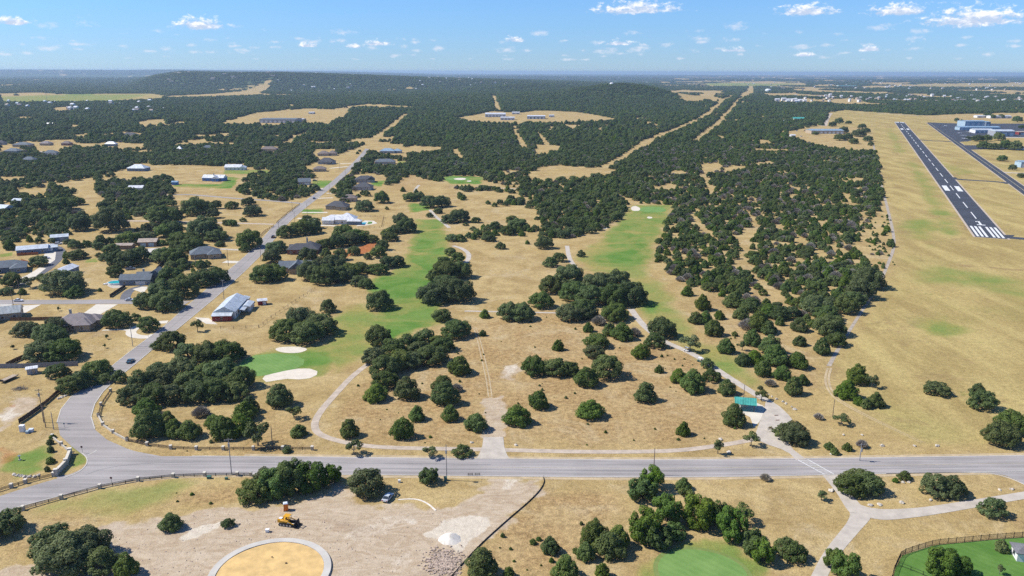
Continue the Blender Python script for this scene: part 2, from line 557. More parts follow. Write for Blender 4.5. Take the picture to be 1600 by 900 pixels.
def mat_asphalt(name, base, streak, patch, along):
    """asphalt with patches, wheel-track streaks along a bearing and fine grain"""
    m = bpy.data.materials.new(name); m.use_nodes = True
    t = NT(m.node_tree)
    b = t.n('ShaderNodeBsdfPrincipled'); o = t.n('ShaderNodeOutputMaterial')
    p = geo_pos(t)
    mp = t.n('ShaderNodeMapping'); t.put(mp.inputs[0], p); mp.inputs['Rotation'].default_value = (0, 0, -along); mp.inputs['Scale'].default_value = (0.02, 0.55, 1)
    s = t.noise(mp.outputs[0], 1.0, 4, 0.6)
    big = t.noise(p, 0.035, 4, 0.6)
    g = t.noise(p, 2.5, 3, 0.7)
    k = t.math('ADD', t.ss(s, 0.3, 0.7, 1 - streak, 1 + streak), t.math('ADD', t.ss(big, 0.3, 0.7, -patch, patch), t.ss(g, 0.3, 0.7, -0.07, 0.07)))
    c = t.n('ShaderNodeVectorMath', operation='SCALE'); c.inputs[0].default_value = base; t.put(c.inputs['Scale'], k)
    t.put(b.inputs['Base Color'], c.outputs[0]); b.inputs['Roughness'].default_value = 0.92; b.inputs['Specular IOR Level'].default_value = 0.25
    t.t.links.new(b.outputs[0], o.inputs[0])
    MATS[name] = m


mat_asphalt('road_asphalt', (0.315, 0.292, 0.278), 0.20, 0.10, 0.0)
mat_asphalt('street_asphalt', (0.305, 0.280, 0.262), 0.10, 0.10, 0.9)
mat_asphalt('dark_asphalt', (0.125, 0.128, 0.140), 0.10, 0.12, 0.9)
mat_asphalt('runway_asphalt', (0.052, 0.058, 0.072), 0.20, 0.12, 1.1)


def mat_turf(name, a, b_, scale):
    m = bpy.data.materials.new(name); m.use_nodes = True
    t = NT(m.node_tree)
    b = t.n('ShaderNodeBsdfPrincipled'); o = t.n('ShaderNodeOutputMaterial')
    p = geo_pos(t)
    n = t.math('ADD', t.math('MULTIPLY', t.noise(p, scale, 4, 0.6), 0.7), t.math('MULTIPLY', t.noise(p, 1.6, 3, 0.7), 0.3))
    wv = t.n('ShaderNodeTexWave', wave_type='BANDS', bands_direction='DIAGONAL'); t.put(wv.inputs['Vector'], p); wv.inputs['Scale'].default_value = 0.22; wv.inputs['Distortion'].default_value = 0.6
    mowed = t.n('ShaderNodeVectorMath', operation='SCALE'); t.put(mowed.inputs[0], t.mix(t.ss(n, 0.32, 0.68), a, b_)); t.put(mowed.inputs['Scale'], t.ss(wv.outputs[1], 0.3, 0.7, 0.97, 1.03))
    t.put(b.inputs['Base Color'], mowed.outputs[0]); b.inputs['Roughness'].default_value = 0.95; b.inputs['Specular IOR Level'].default_value = 0.1
    t.t.links.new(b.outputs[0], o.inputs[0])
    MATS[name] = m


mat_turf('putting_green', (0.128, 0.235, 0.062), (0.178, 0.292, 0.086), 0.16)
mat_turf('lawn', (0.074, 0.165, 0.030), (0.122, 0.225, 0.052), 0.12)
mat_turf('green_collar', (0.150, 0.205, 0.058), (0.195, 0.240, 0.078), 0.4)

# ------------------------------------------------------------------ land cover, outlined where it lies on the ground
# fairways and other watered grass: (outline, softness m, amount)
GREEN = [
    ([(652, 343), (688, 343), (697, 365), (701, 395), (697, 425), (688, 455), (684, 480), (676, 505), (640, 520), (600, 529), (588, 515), (578, 500), (590, 470), (580, 440), (612, 430), (640, 405), (650, 372)], 9, 0.72),
    ([(598, 432), (690, 432), (688, 452), (640, 470), (592, 466), (578, 448)], 8, 1.0),
    ([(600, 500), (640, 487), (682, 474), (678, 500), (650, 512), (612, 526), (592, 520)], 6, 1.0),
    ([(645, 383), (695, 380), (700, 405), (660, 425), (640, 412)], 7, 0.9),
    ([(524, 490), (560, 478), (590, 492), (590, 530), (560, 555), (528, 580), (510, 560), (500, 540), (512, 515)], 12, 0.55),
    ([(372, 572), (395, 553), (440, 546), (480, 541), (520, 538), (528, 560), (520, 576), (500, 588), (440, 592), (395, 590)], 7, 0.95),
    ([(642, 318), (668, 319), (670, 328), (648, 331), (640, 325)], 5, 1.0),
    ([(986, 326), (1000, 321), (1046, 321), (1040, 345), (1026, 365), (1015, 395), (1018, 430), (1040, 455), (1062, 490), (1090, 525), (1140, 555), (1192, 598), (1172, 604), (1130, 580), (1090, 553), (1045, 522), (1003, 497),
      (992, 486), (1003, 462), (985, 436), (955, 430), (918, 418), (903, 405), (925, 384), (950, 364), (970, 345)], 9, 0.36),
    ([(986, 326), (1000, 321), (1046, 321), (1040, 345), (1026, 365), (1012, 400), (1000, 425), (960, 425), (925, 408), (930, 385), (955, 362), (972, 343)], 10, 0.62),
    ([(945, 382), (985, 378), (1000, 395), (992, 412), (955, 416), (938, 402)], 9, 1.0),
    ([(998, 322), (1044, 322), (1036, 334), (1003, 334)], 5, 0.9),
    ([(1000, 466), (1030, 468), (1042, 486), (1015, 492), (1000, 482)], 7, 0.75),
    ([(1095, 545), (1120, 548), (1160, 580), (1150, 590), (1112, 572)], 8, 0.55),
    ([(1408, 345), (1450, 335), (1480, 362), (1455, 384), (1415, 372)], 22, 0.5), ([(1430, 500), (1480, 494), (1506, 515), (1478, 528), (1448, 520)], 9, 0.42), ([(1420, 412), (1470, 408), (1600, 440), (1600, 470), (1520, 450), (1440, 440)], 24, 0.34), ([(1420, 250), (1436, 262), (1470, 320), (1500, 372), (1480, 372), (1440, 305)], 14, 0.35), ([(1440, 240), (1500, 262), (1545, 272), (1490, 272)], 14, 0.25), ([(1384, 200), (1396, 200), (1415, 240), (1400, 238)], 14, 0.3),
    ([(0, 151), (60, 149), (140, 148), (235, 147), (180, 158), (60, 160), (0, 160)], 60, 0.42), ([(100, 146), (150, 146), (145, 150), (105, 150)], 40, 0.6), ([(1100, 129), (1200, 130), (1250, 131), (1200, 134), (1110, 134)], 80, 0.5),
    ([(690, 277), (706, 275), (752, 277), (752, 287), (705, 287)], 5, 1.0),
    ([(1062, 852), (1100, 840), (1145, 850), (1180, 876), (1195, 905), (995, 905), (1020, 880)], 4.5, 0.62),
    ([(488, 283), (518, 282), (516, 293), (488, 293)], 2, 1.0), ([(470, 328), (505, 326), (503, 334), (474, 334)], 2, 0.9), ([(466, 345), (495, 341), (490, 349), (462, 350)], 2, 0.9),
    ([(357, 276), (372, 278), (362, 294), (340, 294), (270, 291), (275, 288), (345, 288)], 3, 0.9), ([(580, 284), (602, 282), (595, 291), (582, 290)], 3, 0.9), ([(134, 406), (150, 404), (150, 409), (136, 410)], 2, 0.9),
    ([(0, 397), (18, 395), (18, 399), (0, 402)], 2, 0.8), ([(622, 252), (632, 252), (632, 258), (622, 258)], 2, 0.6), ([(350, 266), (420, 266), (420, 272), (350, 272)], 3, 0.6),
    ([(10, 716), (66, 700), (72, 735), (30, 745), (5, 735)], 4, 0.60), ([(90, 748), (132, 722), (136, 705), (118, 690), (112, 700), (120, 720)], 3, 0.5),
    ([(60, 795), (160, 765), (260, 750), (320, 752), (280, 775), (200, 800), (120, 800)], 7, 0.28), ([(120, 742), (60, 765), (0, 790), (0, 780), (60, 757)], 2, 0.4),
]
AIR = [  # the airfield's yellow-green hay
    ([(1290, 197), (1296, 176), (1318, 172), (1440, 180), (1452, 187), (1600, 188), (1700, 190), (1900, 470), (1800, 690), (1560, 700), (1440, 690), (1320, 630), (1297, 600), (1302, 562), (1345, 500), (1378, 450), (1392, 415), (1402, 385), (1394, 345), (1382, 300), (1374, 265), (1366, 225), (1362, 200)], 10, 1.0),
    ([(0, 150), (100, 147), (237, 146), (262, 150), (252, 156), (175, 160), (0, 161)], 30, 1.0), ([(1100, 129), (1260, 130), (1260, 134), (1105, 134)], 60, 0.9), ([(1430, 132), (1620, 131), (1620, 137), (1440, 136)], 60, 0.8),
]
DIRT = [
    ([(40, 885), (95, 862), (160, 824), (225, 812), (300, 800), (370, 795), (440, 792), (500, 778), (522, 758), (548, 762), (560, 785), (610, 792), (660, 795), (720, 788), (770, 752), (790, 745), (846, 747), (846, 764), (800, 806), (755, 848), (715, 905), (0, 940), (0, 895)], 3.5, 1.0),
    ([(0, 640), (30, 622), (62, 620), (52, 640), (24, 655), (0, 672)], 3, 0.75), ([(755, 622), (783, 618), (792, 650), (790, 684), (754, 684)], 2, 0.9), ([(785, 572), (808, 566), (815, 580), (800, 592), (784, 590)], 4, 0.8),
    ([(590, 300), (640, 280), (650, 262), (690, 250), (700, 258), (660, 285), (620, 310)], 14, 0.25),
]
WHITE = [([(520, 838), (560, 815), (640, 800), (660, 806), (600, 832), (545, 850)], 3.5, 0.42), ([(600, 870), (640, 850), (665, 862), (640, 885), (605, 890)], 3.0, 0.45), ([(380, 805), (470, 796), (520, 800), (460, 812)], 3.0, 0.38), ([(664, 835), (690, 812), (730, 805), (768, 806), (765, 825), (740, 845), (715, 862), (690, 850)], 2.0, 1.0), ([(276, 843), (300, 825), (345, 815), (340, 825), (300, 842), (285, 848)], 1.2, 0.85), ([(632, 812), (650, 810), (655, 818), (640, 820)], 1.5, 0.6),
         ([(790, 572), (812, 566), (806, 582), (790, 590)], 2, 0.6), ([(790, 745), (815, 745), (800, 765), (775, 768)], 2.5, 0.6), ([(0, 648), (22, 632), (30, 648), (0, 664)], 3, 0.7)]
BROWN = [  # unmown brown field
    ([(510, 640), (580, 600), (640, 540), (730, 500), (860, 480), (960, 515), (1080, 560), (1160, 640), (1150, 690), (1000, 698), (800, 696), (640, 694), (520, 680)], 14, 0.85),
    ([(845, 775), (960, 770), (970, 800), (930, 830), (900, 890), (780, 905), (735, 880), (800, 815)], 6, 0.9), ([(1080, 440), (1180, 430), (1260, 540), (1290, 600), (1200, 600), (1120, 520)], 14, 0.6),
    ([(250, 715), (490, 712), (480, 640), (380, 650), (220, 690)], 8, 0.5), ([(150, 680), (165, 640), (210, 640), (260, 690)], 5, 0.6), ([(270, 770), (370, 755), (380, 780), (320, 790), (260, 790)], 6, 0.9),
    ([(10, 850), (90, 810), (160, 800), (150, 820), (80, 850), (0, 880)], 5, 0.6), ([(1370, 410), (1480, 380), (1600, 420), (1600, 560), (1480, 600), (1330, 560)], 40, 0.35), ([(600, 300), (640, 262), (700, 262), (650, 300)], 20, 0.7),
]
RED = [([(560, 387), (578, 377), (590, 378), (584, 390), (566, 398), (556, 396)], 2.5, 1.0), ([(496, 404), (520, 396), (552, 388), (566, 392), (530, 408), (500, 410)], 3, 0.75), ([(0, 700), (30, 712), (25, 725), (0, 725)], 3, 0.5), ([(14, 634), (24, 632), (24, 637), (15, 638)], 1, 0.5)]
# clearings in the woods (no trees, straw ground)
CLEAR = [
    [(260, 150), (340, 146), (400, 140), (425, 138), (400, 150), (330, 153), (262, 154)], [(215, 191), (232, 187), (258, 186), (262, 198), (216, 201)], [(340, 194), (400, 176), (475, 170), (548, 172), (540, 185), (515, 193), (400, 196), (350, 198)],
    [(525, 168), (575, 164), (660, 168), (640, 171), (560, 169)], [(706, 185), (738, 180), (768, 174), (810, 176), (850, 173), (900, 175), (935, 180), (972, 188), (905, 193), (800, 195), (738, 193)],
    [(975, 186), (1000, 183), (1026, 187), (1000, 189)], [(0, 146), (25, 147), (20, 151), (0, 151)], [(640, 228), (690, 230), (690, 238), (640, 241), (622, 236)], [(702, 233), (716, 233), (728, 250), (718, 252)],
    [(800, 204), (806, 202), (824, 228), (832, 236), (812, 230)], [(840, 204), (862, 226), (852, 230), (836, 210)], [(838, 226), (880, 228), (872, 238), (836, 246), (834, 240)],
    [(1235, 205), (1280, 196), (1365, 200), (1370, 236), (1330, 236), (1270, 228), (1230, 214)], [(1440, 181), (1500, 178), (1640, 176), (1700, 260), (1600, 330), (1480, 240)],
    [(1178, 232), (1232, 234), (1230, 238), (1180, 237)], [(1095, 258), (1118, 254), (1130, 262), (1108, 276), (1112, 298), (1100, 294), (1098, 276)], [(1128, 262), (1160, 258), (1168, 264), (1130, 272)], [(1020, 292), (1050, 286), (1062, 292), (1050, 298), (1022, 297)], [(1045, 268), (1065, 266), (1080, 274), (1046, 274)], [(1008, 274), (1034, 277), (1020, 281)], [(1170, 256), (1205, 252), (1212, 257), (1172, 260)], [(842, 262), (872, 258), (915, 262), (935, 272), (900, 280), (852, 284), (812, 280)], [(715, 300), (760, 298), (800, 304), (790, 318), (735, 320)], [(676, 288), (690, 282), (760, 286), (800, 292), (796, 296), (700, 294)],
    [(0, 276), (40, 276), (40, 283), (0, 286)], [(22, 296), (80, 292), (70, 308), (50, 312), (24, 302)], [(128, 288), (150, 300), (180, 320), (120, 322), (112, 306)], [(150, 280), (205, 272), (290, 262), (300, 272), (230, 282), (160, 285)],
    [(160, 222), (228, 225), (226, 234), (165, 234)], [(190, 206), (226, 208), (224, 216), (190, 216)], [(50, 222), (120, 220), (120, 230), (60, 242)], [(0, 224), (30, 226), (30, 242), (0, 240)], [(86, 168), (112, 166), (110, 176), (84, 176)],
    [(1210, 158), (1262, 158), (1270, 164), (1206, 163)], [(1285, 196), (1294, 176), (1301, 173), (1296, 200)],
]
STRIPS = [  # cut lines through the woods: px polyline, width m
    ([(890, 278), (945, 262), (975, 245), (1012, 222), (1035, 212), (1070, 197), (1095, 186), (1120, 168), (1145, 152)], 14), ([(1085, 222), (1122, 193), (1150, 163), (1163, 153)], 9),
    ([(445, 225), (480, 207), (503, 200)], 8), ([(575, 230), (582, 222), (607, 202), (636, 178)], 9), ([(772, 156), (775, 164), (779, 174)], 12),
    ([(1180, 340), (1166, 376), (1160, 405), (1172, 432), (1210, 462), (1235, 485)], 7), ([(1078, 335), (1098, 358), (1118, 376)], 6), ([(1240, 372), (1262, 392), (1280, 398)], 5), ([(1105, 290), (1112, 305)], 8),
    ([(1460, 225), (1520, 221), (1600, 226)], 30),
    ([(1160, 154), (1172, 140), (1178, 120)], 40),
]
FIELD_LIGHT = [[(0, 455), (400, 395), (420, 330), (150, 340), (0, 360)]]


def soft_mask(X, Y, items, jitter, seed):
    out = np.zeros(X.shape)
    for k, (pts, soft, amt) in enumerate(items):
        P = world_poly(pts)
        lo, hi = P.min(0) - soft * 2 - 5, P.max(0) + soft * 2 + 5
        sel = (X > lo[0]) & (X < hi[0]) & (Y > lo[1]) & (Y < hi[1])
        if not sel.any():
            continue
        x, y = X[sel], Y[sel]
        d = poly_sd(x, y, P) + (fbm(x / (soft * 1.6), y / (soft * 1.6), seed + k, 3) - 0.5) * soft * jitter
        out[sel] = np.maximum(out[sel], amt * sstep(soft * 0.7, -soft * 0.7, d))
    return out


def strip_mask(X, Y, extra=0.0):
    out = np.zeros(X.shape)
    for k, (pts, w) in enumerate(STRIPS):
        P = world_poly(pts)
        lo, hi = P.min(0) - w * 2, P.max(0) + w * 2
        sel = (X > lo[0]) & (X < hi[0]) & (Y > lo[1]) & (Y < hi[1])
        if sel.any():
            d = line_d(X[sel], Y[sel], P)
            out[sel] = np.maximum(out[sel], sstep(w * 0.75 + extra, w * 0.4 + extra, d))
    return out


CLEAR_W = [world_poly(p) for p in CLEAR] + [world_poly(p) for p, s, a in AIR]


def clear_mask(X, Y, grow=0.0):
    out = np.zeros(X.shape, bool)
    for P in CLEAR_W:
        sel = (X > P[:, 0].min() - 30) & (X < P[:, 0].max() + 30) & (Y > P[:, 1].min() - 30) & (Y < P[:, 1].max() + 30)
        if sel.any():
            out[sel] |= poly_sd(X[sel], Y[sel], P) < grow
    return out


# woods by region (photo outline, share of ground under crowns, size of the gaps)
WOODS = [
    ([(1022, 322), (1060, 300), (1088, 262), (1130, 225), (1200, 205), (1300, 222), (1364, 228), (1372, 267), (1380, 300), (1372, 330), (1352, 362), (1338, 388), (1352, 405), (1374, 432), (1372, 452), (1330, 500), (1310, 540), (1285, 552), (1262, 505), (1215, 480), (1180, 455), (1178, 490), (1150, 470), (1095, 452), (1060, 446), (1030, 418), (1012, 392), (1020, 362)], 0.60, 0.036),
    ([(842, 335), (870, 302), (925, 296), (962, 304), (988, 326), (968, 344), (930, 362), (902, 372), (848, 372)], 0.92, 0.02),
    ([(630, 222), (1130, 222), (1090, 256), (1020, 275), (940, 262), (880, 262), (760, 268), (700, 258), (640, 250)], 0.92, 0.012),
    ([(640, 250), (760, 262), (880, 262), (900, 280), (985, 276), (1020, 285), (1010, 318), (962, 304), (900, 300), (820, 305), (720, 298), (640, 272), (600, 262)], 0.56, 0.024),
    ([(720, 296), (870, 300), (850, 330), (760, 322), (715, 312)], 0.38, 0.03),
    ([(720, 345), (770, 350), (830, 340), (880, 350), (900, 372), (860, 385), (780, 382), (730, 372)], 0.30, 0.03),
    ([(-300, 200), (140, 232), (420, 215), (600, 215), (520, 245), (470, 262), (430, 275), (400, 262), (300, 258), (220, 258), (150, 276), (100, 286), (-300, 290)], 0.82, 0.016),
    ([(150, 345), (420, 335), (395, 400), (330, 450), (0, 462), (-200, 462), (-200, 378), (100, 374)], -0.26, 0.05),
    ([(-300, 286), (60, 288), (130, 300), (110, 330), (150, 345), (120, 366), (80, 372), (-300, 375)], 0.74, 0.026),
    ([(150, 276), (270, 274), (272, 318), (235, 330), (200, 345), (160, 345)], 0.66, 0.03), ([(400, 258), (480, 262), (500, 300), (470, 312), (430, 318), (370, 300)], 0.68, 0.028), ([(985, 262), (1110, 222), (1140, 230), (1085, 268), (1060, 302), (1040, 322), (1000, 318), (960, 300), (930, 285)], 0.68, 0.034), ([(1290, 205), (1372, 232), (1376, 270), (1200, 262), (1085, 262), (1130, 225), (1200, 205)], 0.66, 0.034),
    ([(560, 235), (640, 250), (640, 275), (590, 300), (540, 318), (520, 300), (545, 270)], 0.55, 0.03), ([(1195, 470), (1260, 510), (1270, 560), (1240, 600), (1160, 560), (1150, 520)], 0.30, 0.04),
    ([(1385, 345), (1396, 372), (1388, 410), (1362, 400), (1350, 372), (1360, 345)], 0.05, 0.05),
    ([(1480, 226), (1610, 222), (1700, 300), (1640, 330)], 0.12, 0.03), ([(-600, 300), (-5, 290), (-5, 460), (-700, 500)], 0.45, 0.03), ([(1620, 560), (2100, 560), (2100, 800), (1640, 720)], 0.4, 0.03),
]
WOODS_W = [(world_poly(p), d, g) for p, d, g in WOODS]


def woods(X, Y):
    """share of ground under trees"""
    w = np.where(Y > 1350, 0.97, 0.0)
    near = Y <= 1500
    wn = w[near]
    x, y = X[near], Y[near]
    for P, d, g in WOODS_W:
        sel = (x > P[:, 0].min()) & (x < P[:, 0].max()) & (y > P[:, 1].min()) & (y < P[:, 1].max())
        if sel.any():
            ins = poly_sd(x[sel], y[sel], P) < 0
            gap = fbm(x[sel] * g, y[sel] * g, 7, 3)
            dd = np.where(ins, np.clip(d + (gap - 0.5) * 2.6 * (1.15 - d), 0, 1), 0)
            wn[sel] = np.maximum(wn[sel], dd)
    w[near] = wn
    PX, PY = to_px(X, Y)
    town = (PX > 1030) & (PY < 166) & (PY > 118) & (Y > 2500)
    tn = fbm(X / 260, Y / 520, 21, 3)
    w = np.where(town, w * sstep(0.43, 0.54, tn), w)
    hl = (PX < 900) & (PY < 150) & (Y > 3500)
    w = np.where(hl, w * sstep(0.26, 0.36, fbm(X / 300, Y / 600, 33, 3)), w)
    mid = (Y > 1350) & (Y < 3600)
    w = np.where(mid, w * np.where((PX < 620) | (PX > 1060), sstep(0.31, 0.42, fbm(X / 55, Y / 80, 51, 3)), sstep(0.22, 0.34, fbm(X / 70, Y / 70, 51, 3))), w)
    sub = (PX < 460) & (PY < 240) & (PY > 165)
    w = np.where(sub, w * sstep(0.24, 0.36, fbm(X / 55, Y / 75, 61, 3)), w)
    scrub = (PX > 800) & (PX < 1030) & (PY > 190) & (PY < 208)
    w = np.where(scrub, w * sstep(0.45, 0.55, fbm(X / 18, Y / 30, 71, 2)), w)
    w = np.where(clear_mask(X, Y), 0, w)
    return w * np.where(Y > 1300, 1 - strip_mask(X, Y, 5.0), 1 - strip_mask(X, Y))


# ------------------------------------------------------------------ the ground, one sheet out to the horizon
rows = [20.0, 60.0, 100.0, 130.0, 150.0, 160.0] + [float(at(800, r)[1]) for r in np.arange(905, 117.2, -1.25)] + [31000.0, 36000.0, 42000.0]
rows = np.array(sorted(set(rows)))
uu = np.concatenate([np.linspace(-1.6, -0.86, 26)[:-1], np.linspace(-0.86, 0.86, 640), np.linspace(0.86, 1.6, 26)[1:]])
GX = np.outer(np.maximum(rows, 165), uu)
GY = np.repeat(rows[:, None], len(uu), 1)
GZ = hills(GX, GY)
nr, nc = GX.shape
idx = np.arange(nr * nc).reshape(nr, nc)
quads = np.stack([idx[:-1, :-1], idx[:-1, 1:], idx[1:, 1:], idx[1:, :-1]], -1).reshape(-1, 4)
gme = mesh_np('ground', np.stack([GX, GY, GZ], -1).reshape(-1, 3), quads, smooth=True)
fx, fy = GX.ravel(), GY.ravel()
mA = np.stack([soft_mask(fx, fy, GREEN, 1.5, 3), soft_mask(fx, fy, AIR, 0.6, 5), soft_mask(fx, fy, DIRT, 2.4, 9), soft_mask(fx, fy, WHITE, 1.8, 11)], -1)
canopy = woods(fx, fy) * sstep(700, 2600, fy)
mB = np.stack([soft_mask(fx, fy, BROWN, 1.4, 13), soft_mask(fx, fy, RED, 1.6, 15), canopy, np.ones(fx.shape)], -1)
for nm, arr in (('coverA', mA), ('coverB', mB)):
    at_ = gme.attributes.new(nm, 'FLOAT_COLOR', 'POINT')
    at_.data.foreach_set('color', arr.astype(np.float32).ravel())

gm = bpy.data.materials.new('ground_cover'); gm.use_nodes = True
t = NT(gm.node_tree)
p = geo_pos(t)
A = t.n('ShaderNodeAttribute', attribute_name='coverA'); B = t.n('ShaderNodeAttribute', attribute_name='coverB')
sa = t.n('ShaderNodeSeparateColor'); t.put(sa.inputs[0], A.outputs['Color'])
sb = t.n('ShaderNodeSeparateColor'); t.put(sb.inputs[0], B.outputs['Color'])
nb = t.noise(p, 0.012, 4, 0.6, 0.4)        # tens of metres
nm_ = t.noise(p, 0.06, 5, 0.62, 0.5)       # metres
nf = t.noise(p, 0.55, 5, 0.72)             # clumps
nff = t.noise(p, 2.2, 3, 0.75)             # tufts
straw = t.mix(t.ss(nm_, 0.3, 0.7), (0.342, 0.250, 0.118), (0.488, 0.382, 0.196))
straw = t.mix(t.ss(nb, 0.42, 0.68, 0.0, 0.55), straw, (0.44, 0.335, 0.150))
straw = t.mix(t.ss(t.noise(p, 0.024, 5, 0.7, 0.8), 0.56, 0.70, 0.0, 0.55), straw, (0.285, 0.195, 0.11))
brown = t.mix(t.ss(nf, 0.28, 0.70), (0.275, 0.182, 0.092), (0.445, 0.318, 0.158))
brown = t.mix(t.ss(nm_, 0.40, 0.62, 0.0, 0.5), brown, (0.47, 0.36, 0.195))
mp = t.n('ShaderNodeMapping'); t.put(mp.inputs[0], p); mp.inputs['Rotation'].default_value = (0, 0, math.radians(24)); mp.inputs['Scale'].default_value = (0.05, 0.012, 1)
mow = t.noise(mp.outputs[0], 1.0, 5, 0.65, 0.3)
hay = t.mix(t.ss(mow, 0.34, 0.66), (0.340, 0.264, 0.116), (0.470, 0.384, 0.172))
hay = t.mix(t.ss(nb, 0.52, 0.68, 0.0, 0.5), hay, (0.31, 0.28, 0.105))
hay = t.mix(t.ss(t.noise(p, 0.02, 5, 0.68, 1.2), 0.55, 0.68, 0.0, 0.65), hay, (0.265, 0.185, 0.105))
hay = t.mix(t.ss(t.noise(p, 0.045, 4, 0.65, 0.6), 0.66, 0.74, 0.0, 0.7), hay, (0.165, 0.215, 0.060))
base = t.mix(sb.outputs[0], straw, brown)
base = t.mix(t.ss(t.noise(p, 0.033, 6, 0.7, 1.4), 0.50, 0.68, 0.0, 0.55), base, (0.50, 0.415, 0.265))
base = t.mix(t.ss(t.noise(p, 0.05, 5, 0.7, 0.7), 0.60, 0.74, 0.0, 0.35), base, (0.29, 0.245, 0.115))
base = t.mix(sa.outputs[1], base, hay)
gcol = t.mix(t.ss(nm_, 0.3, 0.7), (0.092, 0.205, 0.040), (0.168, 0.270, 0.072))
ng_ = t.noise(p, 0.028, 5, 0.65, 0.8)
gmask = t.ss(t.math('ADD', sa.outputs[0], t.math('MULTIPLY', t.math('SUBTRACT', ng_, 0.525), t.math('MULTIPLY', sa.outputs[0], 4.6))), 0.04, 1.05)
halfg = t.mix(t.ss(nm_, 0.35, 0.65), (0.345, 0.300, 0.110), (0.240, 0.270, 0.085))
base = t.mix(t.ss(sa.outputs[0], 0.02, 0.45), base, halfg)
base = t.mix(gmask, base, gcol)
mp2 = t.n('ShaderNodeMapping'); t.put(mp2.inputs[0], p); mp2.inputs['Rotation'].default_value = (0, 0, math.radians(-28)); mp2.inputs['Scale'].default_value = (0.10, 0.24, 1)
tracks = t.noise(mp2.outputs[0], 1.0, 6, 0.72, 2.2)
soil = t.mix(t.ss(tracks, 0.32, 0.66), (0.410, 0.322, 0.230), (0.530, 0.448, 0.350))
soil = t.mix(t.ss(nm_, 0.55, 0.74, 0.0, 0.6), soil, (0.29, 0.215, 0.16))
soil = t.mix(t.ss(t.noise(p, 0.045, 5, 0.7, 1.5), 0.54, 0.72, 0.0, 0.6), soil, (0.56, 0.49, 0.40))
soil = t.mix(t.ss(nf, 0.55, 0.80, 0.0, 0.25), soil, (0.56, 0.50, 0.42))
base = t.mix(t.ss(t.math('ADD', sa.outputs[2], t.math('MULTIPLY', t.math('SUBTRACT', nf, 0.5), 0.6)), 0.25, 0.8), base, soil)
base = t.mix(t.ss(t.math('ADD', A.outputs['Alpha'], t.math('MULTIPLY', t.math('SUBTRACT', nf, 0.5), 0.9)), 0.25, 0.75), base, t.mix(nf, (0.50, 0.44, 0.36), (0.70, 0.65, 0.57)))
base = t.mix(t.ss(sb.outputs[1], 0.1, 0.9), base, t.mix(nf, (0.33, 0.115, 0.045), (0.45, 0.20, 0.09)))
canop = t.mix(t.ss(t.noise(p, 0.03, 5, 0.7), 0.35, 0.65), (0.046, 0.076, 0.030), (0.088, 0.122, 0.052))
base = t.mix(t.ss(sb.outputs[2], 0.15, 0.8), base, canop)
# clumps and tufts of dry grass: light stems, dark gaps
tuft = t.math('ADD', t.ss(nf, 0.28, 0.72, -0.19, 0.15), t.ss(nff, 0.3, 0.7, -0.20, 0.18))
tuft = t.math('ADD', tuft, t.ss(t.noise(p, 0.17, 4, 0.65, 1.0), 0.3, 0.7, -0.06, 0.05))
tuft = t.math('MULTIPLY', tuft, t.math('SUBTRACT', 1.0, t.math('MULTIPLY', t.math('MAXIMUM', sa.outputs[0], sa.outputs[2]), 0.65)))
fin = t.n('ShaderNodeVectorMath', operation='SCALE'); t.put(fin.inputs[0], base); t.put(fin.inputs['Scale'], t.math('ADD', 1.0, tuft))
b = t.n('ShaderNodeBsdfPrincipled'); t.put(b.inputs['Base Color'], t.vmul(fin.outputs[0], (0.955, 0.925, 0.860))); b.inputs['Roughness'].default_value = 1.0; b.inputs['Specular IOR Level'].default_value = 0.0
bp = t.n('ShaderNodeBump'); bp.inputs['Strength'].default_value = 0.55; bp.inputs['Distance'].default_value = 0.5
t.put(bp.inputs['Height'], t.math('ADD', t.math('MULTIPLY', nf, 0.7), t.math('MULTIPLY', nff, 0.3))); t.put(b.inputs['Normal'], bp.outputs[0])
o = t.n('ShaderNodeOutputMaterial'); t.t.links.new(b.outputs[0], o.inputs[0])
tag(add('ground', gme, gm), kind='structure')


# ------------------------------------------------------------------ roads, paths, runway: thin sheets laid on the ground
def sheet(name, pts, z, mat, parent=None, kind='structure', world_pts=False):
    P = np.asarray(pts, float) if world_pts else world_poly(pts)
    me = mesh(name, [(x, y, z) for x, y in P], [tuple(range(len(P)))])
    if me.polygons[0].normal.z < 0:
        me.flip_normals()
    o = add(name, me, mat, parent)
    if parent is None:
        tag(o, kind=kind)
    return o


def offset(P, d):
    P = np.asarray(P, float)
    T = np.gradient(P, axis=0)
    N = np.stack([-T[:, 1], T[:, 0]], -1) / (np.linalg.norm(T, axis=1)[:, None] + 1e-9)
    return P + N * (np.asarray(d)[:, None] if np.ndim(d) else d)


def ribbon(name, pts, width, z, mat, parent=None, kind='structure', smooth=2, world_pts=False, z_side=None):
    P = np.asarray(pts, float) if world_pts else world_poly(pts)
    if smooth:
        P = smooth_line(P, smooth)
    w = np.interp(np.linspace(0, 1, len(P)), np.linspace(0, 1, len(width)), width) if isinstance(width, (list, tuple)) else width
    L, R = offset(P, w / 2), offset(P, -w / 2)
    n = len(P)
    v = [(*q, z) for q in L] + [(*q, z) for q in R]
    f = [(i, n + i, n + i + 1, i + 1) for i in range(n - 1)]
    if z_side is not None:
        v += [(*q, z_side) for q in L] + [(*q, z_side) for q in R]
        f += [(2 * n + i, i, i + 1, 2 * n + i + 1) for i in range(n - 1)] + [(n + i, 3 * n + i, 3 * n + i + 1, n + i + 1) for i in range(n - 1)]
    o = add(name, mesh(name, v, f), mat, parent)
    if parent is None:
        tag(o, kind=kind)
    return o


